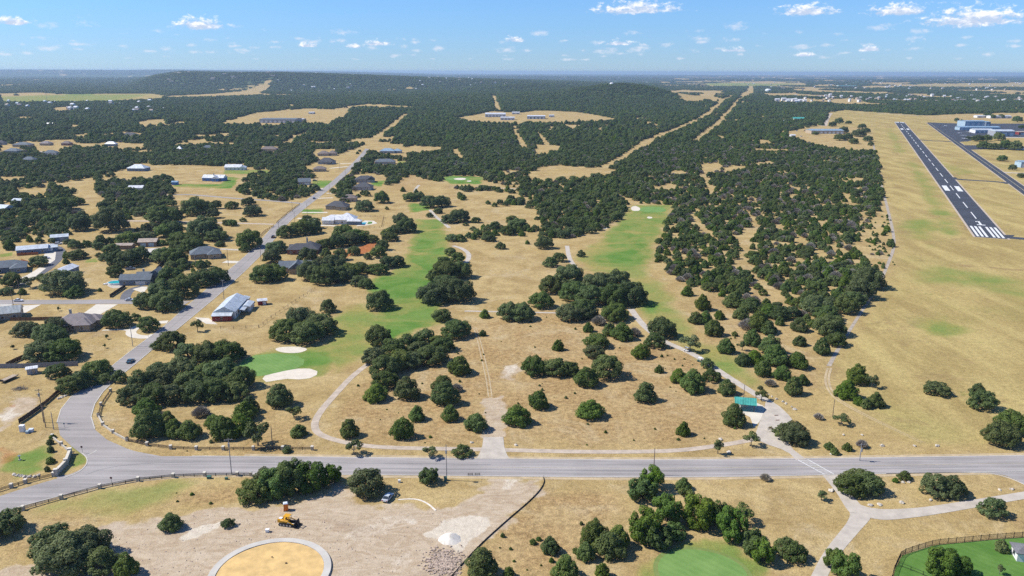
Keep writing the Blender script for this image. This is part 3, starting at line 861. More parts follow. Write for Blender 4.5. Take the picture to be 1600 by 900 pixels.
def between(name, A_, B_, z, mat, parent=None):
    """surface between two edge lines given in photo pixels"""
    A_, B_ = smooth_line(world_poly(A_), 2), smooth_line(world_poly(B_), 2)
    def rs(P, n=90):
        s = np.concatenate([[0], np.cumsum(np.linalg.norm(np.diff(P, axis=0), axis=1))])
        q = np.linspace(0, s[-1], n)
        return np.stack([np.interp(q, s, P[:, 0]), np.interp(q, s, P[:, 1])], -1)
    A_, B_ = rs(A_), rs(B_)
    n = len(A_)
    me = mesh(name, [(*q, z) for q in A_] + [(*q, z) for q in B_], [(i, n + i, n + i + 1, i + 1) for i in range(n - 1)])
    if me.polygons[0].normal.z < 0:
        me.flip_normals()
    o = add(name, me, mat, parent)
    if parent is None:
        tag(o, kind='structure')
    return o, A_, B_


M = MATS
N_EDGE = [(-60, 797), (0, 775), (50, 759), (100, 745), (125, 735), (150, 722), (190, 715), (250, 712.5), (400, 713.5), (560, 715), (700, 716.5), (800, 717.5), (1000, 719), (1080, 718.5), (1240, 717), (1400, 715), (1600, 712), (1760, 709)]
S_EDGE = [(-60, 824), (0, 800), (50, 786), (110, 771), (150, 761), (200, 751), (250, 745), (300, 742), (375, 741), (625, 742), (787, 744), (1000, 746), (1200, 744), (1300, 741.5), (1385, 740), (1520, 737.5), (1600, 736), (1760, 733)]
main_road, NE, SE = between('main_road', N_EDGE, S_EDGE, 0.06, M['road_asphalt'])
KERB_Z = 0.14
for E_, sg in ((NE[20:], 1), (SE, -1)):
    ribbon('road_shoulder', offset(E_, sg * 0.9), 1.8, 0.025, M['faint_track'], main_road, smooth=0, world_pts=True)
ribbon('kerb', offset(SE, -0.15), 0.30, KERB_Z, M['concrete'], main_road, smooth=0, world_pts=True, z_side=0.0)
LW = [(136, 716), (130, 710), (100, 690), (90, 675), (89, 662), (95, 640), (107, 622), (130, 610), (150, 595), (172, 575), (200, 552), (237, 525), (265, 504), (288, 482), (308, 466), (334, 442), (389, 396), (410, 374), (427, 353), (456, 329), (487, 307), (516, 286), (536, 268), (557, 249), (571, 232)]
LE = [(240, 714), (225, 710), (200, 702), (170, 690), (150, 675), (142, 662), (141, 650), (147, 630), (160, 612), (175, 597), (197, 580), (225, 557), (252, 534), (282, 510), (312, 485), (352, 452), (410, 397), (428, 374), (444, 354), (469, 331), (497, 309), (525, 288), (544, 270), (563, 251), (577, 233)]
loop_street, LWp, LEp = between('residential_street', LW, LE, 0.09, M['street_asphalt'])
sheet('street_corner', [(88, 745), (112, 741), (127, 733), (135, 725), (137, 714), (128, 708), (165, 688), (205, 704), (255, 713.5), (255, 728), (180, 742), (100, 760)], 0.05, M['road_asphalt'], main_road)
for side, P, s in (('w', LWp, -1), ('e', LEp, 1)):
    ribbon('kerb', offset(P[3:52], s * -0.16), 0.32, KERB_Z, M['concrete'], loop_street, smooth=0, world_pts=True, z_side=0.0)
ribbon('kerb', [(100, 747), (120, 740), (132, 731), (137, 722), (135, 714), (128, 708)], 0.32, KERB_Z, M['concrete'], loop_street, z_side=0.0)
ribbon('kerb', offset(NE[16:], 0.15), 0.30, KERB_Z - 0.07, M['concrete'], main_road, smooth=0, world_pts=True, z_side=0.0)
ribbon('centre_line', (NE[38:] + SE[38:]) / 2, 0.22, 0.066, M['faded_yellow_paint'], main_road, smooth=0, world_pts=True)
for fr, i0, i1 in ((.36, 30, 62), (.30, 66, 78), (.66, 8, 40)):
    ribbon('tar_seam', NE[i0:i1] * fr + SE[i0:i1] * (1 - fr), 0.16, 0.064, M['dark_asphalt'], main_road, smooth=0, world_pts=True)
ribbon('tar_seam', (LWp[10:60] + LEp[10:60]) / 2, 0.15, 0.094, M['dark_asphalt'], loop_street, smooth=0, world_pts=True)
ribbon('stop_line', [(137, 711.5), (152, 703.5)], 0.5, 0.095, M['worn_paint'], loop_street, smooth=0)
sheet('side_road_mouth', [(1515, 737), (1545, 738.5), (1570, 743), (1590, 751), (1605, 759), (1690, 800), (1740, 736)], 0.055, M['road_asphalt'], main_road)
ribbon('kerb', [(1385, 740.5), (1520, 738), (1550, 740), (1575, 746), (1600, 756.5), (1640, 778)], 0.3, KERB_Z, M['concrete'], main_road, z_side=0.0)
# zebra bars where the cart path crosses the road
a0, a1, b0, b1 = at(1247, 719), at(1262, 718), at(1288, 741.5), at(1303, 741)
for i in range(8):
    k0, k1 = (i + 0.2) / 8, (i + 0.62) / 8
    sheet('crossing_bar', [a0 + (b0 - a0) * k0, a1 + (b1 - a1) * k0, a1 + (b1 - a1) * k1, a0 + (b0 - a0) * k1], 0.068, M['worn_paint'], main_road, world_pts=True)
for u0, u1 in ((a0, b0), (a1, b1)):
    ribbon('crossing_edge', [u0, u1], 0.25, 0.074, M['white_paint'], main_road, smooth=0, world_pts=True)

ribbon('side_street', [(-120, 472), (0, 472), (100, 472), (205, 471), (292, 474)], 8.2, 0.05, M['street_asphalt'])
for nm, pts, w, mt in [
        ('farm_lane', [(187, 345), (230, 345.5), (300, 347), (400, 349.5), (428, 350.5)], 4.2, 'gravel_track'), ('lane', [(250, 305), (290, 303.5), (320, 306), (375, 310.5), (430, 314), (482, 319)], 5.0, 'street_asphalt'),
        ('driveway', [(195, 470), (197, 460), (205, 452), (225, 447)], 5, 'dark_asphalt'), ('house_drive', [(20, 448), (45, 438), (80, 416), (94, 400), (96, 392), (88, 386), (75, 384)], [5, 6, 6, 6, 6, 5], 'dark_asphalt'),
        ('driveway', [(350, 409), (380, 410)], 6, 'pale_concrete'), ('driveway', [(343, 389), (400, 392)], 4, 'path'),
        ('driveway', [(455, 352), (500, 352), (525, 353)], 4, 'pale_concrete'), ('driveway', [(465, 341), (485, 342), (497, 346), (492, 351)], 4.5, 'pale_concrete'), ('driveway', [(472, 332), (512, 332)], 5, 'pale_concrete'),
        ('driveway', [(493, 310), (520, 309)], 4, 'pale_concrete'), ('driveway', [(510, 302), (540, 302)], 4, 'pale_concrete'), ('driveway', [(496, 294.5), (506, 294.5)], 4, 'pale_concrete'), ('driveway', [(466, 295), (480, 294)], 6, 'pale_concrete'),
        ('driveway', [(515, 263), (545, 260)], 5, 'pale_concrete'), ('driveway', [(530, 256), (556, 255)], 5, 'pale_concrete')]:
    ribbon(nm, pts, w, 0.04, M[mt])
sheet('driveway', [(28, 478), (64, 476), (30, 494)], 0.04, M['pale_concrete'])
sheet('driveway', [(150, 475.5), (184, 475.5), (150, 495), (130, 490)], 0.04, M['pale_concrete'])
sheet('driveway', [(0, 474), (22, 474), (14, 480), (0, 484)], 0.045, M['concrete'])
sheet('driveway', [(25, 437), (42, 430), (62, 418), (72, 419), (50, 436), (30, 444)], 0.045, M['pale_concrete'])
sheet('driveway', [(66, 405), (72, 392), (88, 390), (86, 406), (78, 412)], 0.045, M['pale_concrete'])
sheet('driveway', [(207, 452), (222, 448), (232, 448), (224, 458)], 0.045, M['pale_concrete'])
sheet('driveway', [(304, 496), (326, 497), (340, 507), (322, 506)], 0.04, M['pale_concrete'])
sheet('driveway', [(222, 389), (250, 387), (250, 392), (232, 400), (226, 396)], 0.04, M['concrete'])
ribbon('front_walk', [(160, 516), (195, 515), (200, 517)], 1.6, 0.045, M['pale_concrete'])
ribbon('circular_drive', [(262, 503), (244, 504), (222, 508), (208, 514), (203, 521), (212, 526), (232, 527), (242, 523)], 4.6, 0.05, M['pale_concrete'])
# cart paths
cart = [('cart_path', [(576, 568), (560, 580), (545, 593), (525, 615), (505, 637), (493, 655), (491, 670), (502, 681), (540, 692), (580, 698), (640, 700.5), (720, 701.5), (800, 703.5), (900, 706), (1000, 706), (1062, 704), (1112, 698), (1162, 690), (1185, 684)], 2.6),
        ('cart_path', [(986, 483), (1000, 503), (1018, 520), (1040, 535), (1065, 545), (1092, 558), (1125, 581), (1150, 597), (1172, 611), (1198, 626)], 3.4), ('cart_path', [(886, 384), (889, 404), (901, 420)], 3.0),
        ('cart_path', [(672, 328), (680, 338), (692, 347), (702, 356)], 3.0), ('cart_path', [(708, 384), (722, 388), (733, 396), (732, 406), (724, 413)], 3.2), ('cart_path', [(648, 300), (650, 294), (655, 289)], 3.0), ('cart_path', [(752, 293), (790, 294), (820, 296)], 3.0),
        ('cart_path', [(726, 486), (780, 487), (872, 489)], 2.0)]
for k_, (nm, pts, w) in enumerate(cart):
    ribbon(nm, pts, w, 0.045, M['gravel_track' if k_ == 0 else 'path'])
sheet('car_park', [(1197, 624), (1206, 627), (1218, 635), (1232, 648), (1238, 656), (1226, 668), (1226, 680), (1232, 692), (1240, 703), (1259, 717.5), (1244, 719), (1234, 709), (1221, 702), (1200, 695), (1184, 688), (1181, 676), (1187, 660), (1193, 644)], 0.075, M['path'])
sheet('patio', [(1140, 636), (1152, 628), (1165, 622), (1192, 634), (1198, 640), (1186, 660), (1178, 668), (1172, 652)], 0.055, M['pale_concrete'])
ribbon('cart_path', [(1295, 741), (1308, 757), (1322, 776), (1337, 796), (1346, 803), (1338, 818), (1314, 846), (1294, 872), (1278, 905)], [4.6, 4.2, 4.0, 5, 5.5, 4, 3.6, 3.4, 3.4], 0.05, M['path'])
ribbon('cart_path', [(1334, 790), (1352, 800), (1375, 804), (1400, 803.5), (1450, 799), (1525, 786.5), (1600, 774), (1700, 757)], [3, 5.5, 6.0, 5, 4, 3.6, 3.4, 3.4], 0.055, M['path'])
ribbon('entrance_pad', [(770, 717), (770.5, 701), (771, 683)], [11, 7.2, 6.6], 0.08, M['path'], smooth=1)
for dx in (-2.6, 2.6):
    ribbon('wheel_track', [(766 + dx, 620), (762 + dx, 590), (755 + dx, 560), (748 + dx * .8, 530), (742 + dx * .7, 512)], 0.5, 0.03, M['faint_track'])
    ribbon('wheel_track', [(1296 + dx, 575), (1291 + dx, 592), (1296 + dx, 610), (1310 + dx, 626), (1352 + dx, 649), (1400 + dx, 672), (1442 + dx, 692)], [0.9, 0.9, 0.8, 0.5, 0.3, 0.2], 0.03, M['faint_track'])
ribbon('perimeter_track', [(1365, 226), (1372, 267), (1380, 300), (1392, 345), (1399, 383), (1386, 416), (1374, 445), (1342, 493), (1312, 541), (1295, 572)], [2.6, 2.4, 2.0, 1.5, 1.8], 0.03, M['stony_track'])
ribbon('gravel_track', [(1287, 197), (1291, 186), (1298, 175), (1320, 173), (1437, 181)], [14, 14, 10, 8], 0.10, M['gravel_track'])

# runway in its own axes: near threshold, bearing, 23 m wide
r0 = (at(1526, 370) + at(1572, 372.7)) / 2
r1 = (at(1398.5, 190.5) + at(1411.5, 190.5)) / 2
rdir = (r1 - r0) / np.linalg.norm(r1 - r0); rnor = np.array((rdir[1], -rdir[0]))
RL = float(np.linalg.norm(r1 - r0)); RW = 0.5 * float(abs((at(1572, 372.7) - at(1526, 370)) @ rnor)) + 0.8


def rpoint(s, w):
    return r0 + rdir * s + rnor * w


def rquad(name, s0, s1, w0, w1, z, mat, parent=None):
    return sheet(name, [rpoint(s0, w0), rpoint(s0, w1), rpoint(s1, w1), rpoint(s1, w0)], z, mat, parent, world_pts=True)


rquad('runway_shoulder', -2.5, RL + 3, -RW - 1.6, RW + 1.6, 0.03, M['gravel_track'])
runway = rquad('runway', -1.5, RL, -RW, RW, 0.07, M['runway_asphalt'])
barw = (RW * 2 - 1.6) / 6.9
for e, s0, s1 in (('near', 1.5, 47), ('far', RL - 47, RL - 2)):
    for i in range(6):
        c = (i - 2.5) * barw * 1.06 + (0.32 * barw if i > 2 else -0.32 * barw)
        rquad('threshold_bar', s0, s1, c - barw * 0.30, c + barw * 0.30, 0.085, M['white_paint'], runway)
# the figure 1
rquad('number_stem', 57, 74, -0.8, 0.8, 0.085, M['white_paint'], runway)
rquad('number_foot', 54, 57, -3.0, 3.0, 0.085, M['white_paint'], runway)
sheet('number_flag', [rpoint(74, 0.8), rpoint(71, -0.8), rpoint(68, -2.6), rpoint(71, -2.6)], 0.085, M['white_paint'], runway, world_pts=True)
s = 86.0
while s < RL - 90:
    rquad('centre_dash', s, s + 36, -0.45, 0.45, 0.085, M['white_paint'], runway)
    s += 61
for s in (262, RL - 305):
    for sg in (-1, 1):
        rquad('aiming_mark', s, s + 42, sg * RW * 0.34, sg * RW * 0.80, 0.085, M['white_paint'], runway)
tax0, tax1 = at(1452, 192.0), at(1602, 299)
td = (tax1 - tax0) / np.linalg.norm(tax1 - tax0)
taxi = ribbon('taxiway', [tax0, tax0 * .5 + tax1 * .5, tax1, tax1 + td * 300], 11.5, 0.06, M['runway_asphalt'], smooth=0, world_pts=True)
ribbon('taxi_line', [tax0, tax1, tax1 + td * 300], 0.7, 0.075, M['faded_yellow_paint'], taxi, smooth=0, world_pts=True)
for sg in (-1, 1):
    ribbon('edge_strip', offset([tax0, tax1, tax1 + td * 300], sg * 6.6), 1.2, 0.04, M['gravel_track'], taxi, smooth=0, world_pts=True)
ribbon('taxi_link', [(1480, 277), (1492, 280), (1530, 282.3), (1565, 284.5), (1580, 287)], [22, 11, 8.5, 9, 16], 0.05, M['runway_asphalt'])
ribbon('taxi_link', [(1434, 218.5), (1455, 219.8), (1486, 221.3)], [18, 9, 14], 0.05, M['runway_asphalt'])
ribbon('taxi_link', [(1564, 367), (1576, 371.3), (1620, 374.5), (1680, 378)], [22, 10, 9, 9], 0.05, M['runway_asphalt'])
sheet('apron', [(1449, 191.2), (1500, 193), (1640, 193), (1660, 214), (1560, 215), (1530, 216.5), (1512, 221), (1494, 222)], 0.045, M['runway_asphalt'])
sheet('apron', [(1502, 227), (1580, 227), (1580, 232.5), (1512, 234)], 0.045, M['runway_asphalt'])
ribbon('airport_road', [(1560, 269), (1600, 271), (1660, 274)], 9, 0.05, M['path'])
ribbon('airport_road', [(1515, 213.5), (1560, 214.5), (1700, 217)], 12, 0.07, M['pale_concrete'])

# greens and bunkers
sheet('putting_green', [(372, 575), (380, 562), (400, 555), (430, 552), (460, 555), (476, 562), (474, 570), (458, 578), (430, 584), (405, 588), (382, 586)], 0.03, M['putting_green'])
sheet('putting_green', ellipse_px(1019, 327.5, 22, 4.6, wob=0.1), 0.03, M['putting_green'])
sheet('putting_green', ellipse_px(716, 279.5, 18, 2.6, wob=0.1), 0.03, M['putting_green'])
gc = at(1097, 898)
gcen = np.array((gc[0], gc[1]))
for rad, z, mt in ((10.7, 0.05, 'putting_green'), (11.9, 0.03, 'green_collar')):
    sheet('putting_green', [gcen + np.array((math.cos(a), math.sin(a))) * (rad + 0.35 * math.sin(3 * a + 1)) for a in np.linspace(0, 2 * math.pi, 48, endpoint=False)], z, M[mt], world_pts=True)
sheet('bunker', ellipse_px(455, 546.5, 23, 5.4, wob=0.12, seed=3), 0.04, M['bunker_sand'])
sheet('bunker', [(410, 592), (414, 587), (430, 583), (448, 579), (466, 576), (484, 576), (496, 580), (495, 586), (484, 591), (468, 593), (448, 592), (428, 595), (416, 597)], 0.04, M['bunker_sand'])
for cx, cy_, rx, ry in ((993, 326, 7, 4), (1015, 340, 4, 1.6), (719, 279.6, 9, 1.7), (733, 283, 3.6, 1.0), (945, 356, 5, 2)):
    sheet('bunker', ellipse_px(cx, cy_, rx, ry, 18, 0.15, int(cx)), 0.05, M['bunker_sand'])
sheet('lawn', [(1396, 905), (1399, 888), (1410, 868), (1460, 852), (1500, 848), (1560, 843), (1700, 834), (1700, 930), (1396, 930)], 0.03, M['lawn'])

# ------------------------------------------------------------------ trees
def cards(C, Nrm, size, rng):
    """irregular leaf sprays: one bent quad at each centre"""
    n = len(C)
    Nrm = Nrm / (np.linalg.norm(Nrm, axis=1)[:, None] + 1e-9)
    R = rng.normal(size=(n, 3))
    U = np.cross(Nrm, R); U /= np.linalg.norm(U, axis=1)[:, None] + 1e-9
    Vv = np.cross(Nrm, U)
    sz = (size * rng.uniform(0.6, 1.35, n))[:, None]
    k = rng.uniform(0.55, 1.15, (n, 4, 1))
    P = np.stack([C + U * sz * k[:, 0], C + Vv * sz * 0.62 * k[:, 1] + Nrm * sz * 0.18, C - U * sz * k[:, 2], C - Vv * sz * 0.62 * k[:, 3] + Nrm * sz * 0.12], 1)
    return P.reshape(-1, 3)


def crown_mesh(name, kind, W, seed):
    rng = np.random.default_rng(seed)
    lobes = []
    if kind == 'oak':
        n = int(10 + W * 0.9)
        lobes.append((0, 0, W * 0.38, W * 0.20))
        for i in range(n):
            a = 2 * math.pi * (i + rng.uniform(-.4, .4)) / n * 2.6
            r = W * rng.uniform(0.08, 0.35)
            lobes.append((r * math.cos(a), r * math.sin(a), W * (0.50 - 0.58 * (r / W) + rng.uniform(-.06, .08)), W * rng.uniform(0.085, 0.145)))
        for i in range(n - 2):
            a = 2 * math.pi * (i + rng.uniform(-.35, .35)) / (n - 2)
            r = W * rng.uniform(0.27, 0.41)
            lobes.append((r * math.cos(a), r * math.sin(a), W * rng.uniform(0.11, 0.25), W * rng.uniform(0.075, 0.125)))
        flat, low = 0.85, -0.75
    elif kind == 'juniper':
        for rr, zz, q, n in ((0.33, 0.15, 0.13, 11), (0.27, 0.29, 0.13, 10), (0.18, 0.43, 0.12, 7), (0.07, 0.55, 0.11, 4), (0.05, 0.25, 0.24, 2)):
            for i in range(n):
                a = 2 * math.pi * (i + rng.uniform(-.35, .35)) / n + rr * 20
                r = W * rr * rng.uniform(0.75, 1.18)
                lobes.append((r * math.cos(a), r * math.sin(a), W * (zz + rng.uniform(-.05, .07)), W * q * rng.uniform(0.75, 1.2)))
        flat, low = 1.05, -0.95
    elif kind == 'broad':
        lobes.append((0, 0, W * 0.40, W * 0.24))
        for i in range(34):
            a = i * 2.4 + rng.uniform(-.3, .3); zz = rng.uniform(0.10, 0.70)
            r = W * 0.40 * math.sqrt(max(0.05, 1 - ((zz - 0.36) / 0.42) ** 2)) * rng.uniform(0.7, 1.0)
            lobes.append((r * math.cos(a), r * math.sin(a), W * zz, W * rng.uniform(0.09, 0.145)))
        flat, low = 0.95, -0.85
    else:  # thin-crowned elm or young tree
        n = 9
        for i in range(n):
            a = rng.uniform(0, 6.28); r = W * rng.uniform(0.0, 0.36)
            lobes.append((r * math.cos(a), r * math.sin(a), W * rng.uniform(0.34, 0.72), W * rng.uniform(0.11, 0.18)))
        flat, low = 0.85, -0.9
    L = np.array(lobes)
    size = 0.30 if kind != 'juniper' else 0.26
    size *= (W / 9.0) ** 0.35
    pts, nrm = [], []
    cov = {'oak': 1.55, 'juniper': 1.7, 'elm': 1.35, 'broad': 1.6}[kind]
    for i, (x, y, z, r) in enumerate(L):
        m = int(cov * 4 * math.pi * r * r / (size * size * 1.25))
        d = rng.normal(size=(m, 3)); d /= np.linalg.norm(d, axis=1)[:, None]
        d = d[d[:, 2] > low]
        bumps = rng.normal(size=(9, 3)); bumps /= np.linalg.norm(bumps, axis=1)[:, None]
        rad = r * (0.80 + 0.30 * np.max(np.clip(d @ bumps.T, 0, 1) ** 10, axis=1) + rng.uniform(-.14, .10, len(d)))
        p = np.array((x, y, z)) + d * rad[:, None] * np.array((1, 1, flat))
        ok = p[:, 2] > 0.05 * W * (0.3 if kind == 'juniper' else 0.9)
        for j, (x2, y2, z2, r2) in enumerate(L):
            if j != i:
                q = (p - np.array((x2, y2, z2))) / np.array((1, 1, flat))
                ok &= np.linalg.norm(q, axis=1) > r2 * 0.74
        pts.append(p[ok]); nrm.append(d[ok])
    P, D = np.concatenate(pts), np.concatenate(nrm)
    D = D + rng.normal(size=D.shape) * 0.36 + np.array((0, 0, 0.45))
    V = cards(P, D, size, rng)
    F = np.arange(len(V)).reshape(-1, 4)
    me = mesh_np(name, V, F)
    me['width'] = W
    return me, L


def twig_mesh(name, W, seed, n=900):
    """bare grey brush: many thin twigs rising from the base"""
    rng = np.random.default_rng(seed)
    a = rng.uniform(0, 6.28, n); q = rng.uniform(0, 1, n) ** 0.6
    tip = np.stack([np.cos(a) * q * W * .5, np.sin(a) * q * W * .5, W * (0.58 - 0.34 * q * q) * rng.uniform(.55, 1.05, n)], -1)
    st = tip * rng.uniform(0.30, 0.72, (n, 1))
    mid = (st + tip) / 2 + rng.normal(size=(n, 3)) * W * 0.02
    sd = rng.normal(size=(n, 3)); sd /= np.linalg.norm(sd, axis=1)[:, None]
    wd = 0.085 * (W / 6) ** 0.5
    V = np.stack([st + sd * wd, mid + sd * wd * .8, tip, mid - sd * wd * .8], 1).reshape(-1, 3)
    me = mesh_np(name, V, np.arange(n * 4).reshape(-1, 4))
    me['width'] = W
    return me


def trunk_mesh(name, kind, W, L, seed):
    r = random.Random(seed)
    b = MB()
    r0 = W * (0.032 if kind == 'oak' else 0.022)
    fork = Vector((r.uniform(-.02, .02) * W, r.uniform(-.02, .02) * W, W * (0.13 if kind != 'elm' else 0.25)))
    b.tube([(0, 0, -0.15), (fork.x * .4, fork.y * .4, fork.z * .5), fork], [r0 * 1.35, r0, r0 * .85], 6)
    for (x, y, z, q) in L[:: max(1, len(L) // 8)]:
        tip = Vector((x, y, z + q * 0.1))
        midp = fork.lerp(tip, 0.5) + Vector((0, 0, -0.03 * W))
        b.tube([fork - Vector((0, 0, .1)), midp, tip], [r0 * .55, r0 * .36, r0 * .12], 5, cap=False)
    return mesh(name, b.v, b.f, True)


PROTO = {}
for kind, widths in (('oak', (6.5, 9, 9, 11.5, 14.5, 17.5)), ('juniper', (4.5, 6.5, 8.5, 8.5, 11)), ('elm', (4.5, 7)), ('broad', (8, 10.5))):
    PROTO[kind] = []
    for i, w in enumerate(widths):
        me, L = crown_mesh('crown_' + kind, kind, w, 100 + i * 7 + len(kind))
        me.materials.append(M[{'oak': 'oak_leaf', 'juniper': 'juniper_leaf', 'elm': 'elm_leaf', 'broad': 'broad_leaf'}[kind]])
        tm = trunk_mesh('trunk_' + kind, kind, w, L, i)
        tm.materials.append(M['bark' if kind != 'elm' else 'grey_bark'])
        PROTO[kind].append((w, me, tm))
PROTO['grey'] = []
for i, w in enumerate((4.5, 7.0)):
    me = twig_mesh('crown_grey', w, 50 + i, 1300 + 900 * i); me.materials.append(M['grey_twig'])
    b = MB()
    rr = random.Random(i)
    for k in range(5):
        a = k * 1.3
        b.tube([(0, 0, -.1), (math.cos(a) * w * .08, math.sin(a) * w * .08, w * .2), (math.cos(a) * w * .24, math.sin(a) * w * .24, w * .42)], [w * .018, w * .012, w * .005], 5)
    tm = mesh('trunk_grey', b.v, b.f, True); tm.materials.append(M['grey_bark'])
    PROTO['grey'].append((w, me, tm))

NAME = {'oak': 'live_oak_tree', 'juniper': 'juniper_tree', 'elm': 'young_elm_tree', 'grey': 'bare_brush_tree', 'broad': 'broadleaf_tree'}
RT = random.Random(4)
CROWN_OBJ = {}
PLACED = []


def plant(kind, x, y, width, label, group):
    i = min(range(len(PROTO[kind])), key=lambda k: abs(math.log(PROTO[kind][k][0] / width)) + RT.uniform(0, 0.22))
    w, me, tm = PROTO[kind][i]
    s = width / w
    o = thing(NAME[kind], label, 'tree', (x, y, 0), RT.uniform(0, 6.28), group)
    o.scale = (s * RT.uniform(.88, 1.12), s * RT.uniform(.88, 1.12), s * RT.uniform(0.78, 1.2))
    add('trunk', tm, None, o)
    c = add('crown', me, None, o)
    CROWN_OBJ.setdefault((kind, i), c)
    PLACED.append((x, y, width))
    return o


ORD = ('first second third fourth fifth sixth seventh eighth ninth tenth eleventh twelfth thirteenth fourteenth fifteenth sixteenth seventeenth eighteenth nineteenth twentieth '
       'twenty-first twenty-second twenty-third twenty-fourth twenty-fifth twenty-sixth twenty-seventh twenty-eighth twenty-ninth thirtieth').split()
DESC = {'oak': 'dark green live oak', 'juniper': 'round green juniper', 'elm': 'pale green thin-crowned tree', 'grey': 'bare grey brush', 'broad': 'bright green leafy tree'}
K = {'o': 'oak', 'j': 'juniper', 'y': 'elm', 'g': 'grey', 'b': 'broad'}
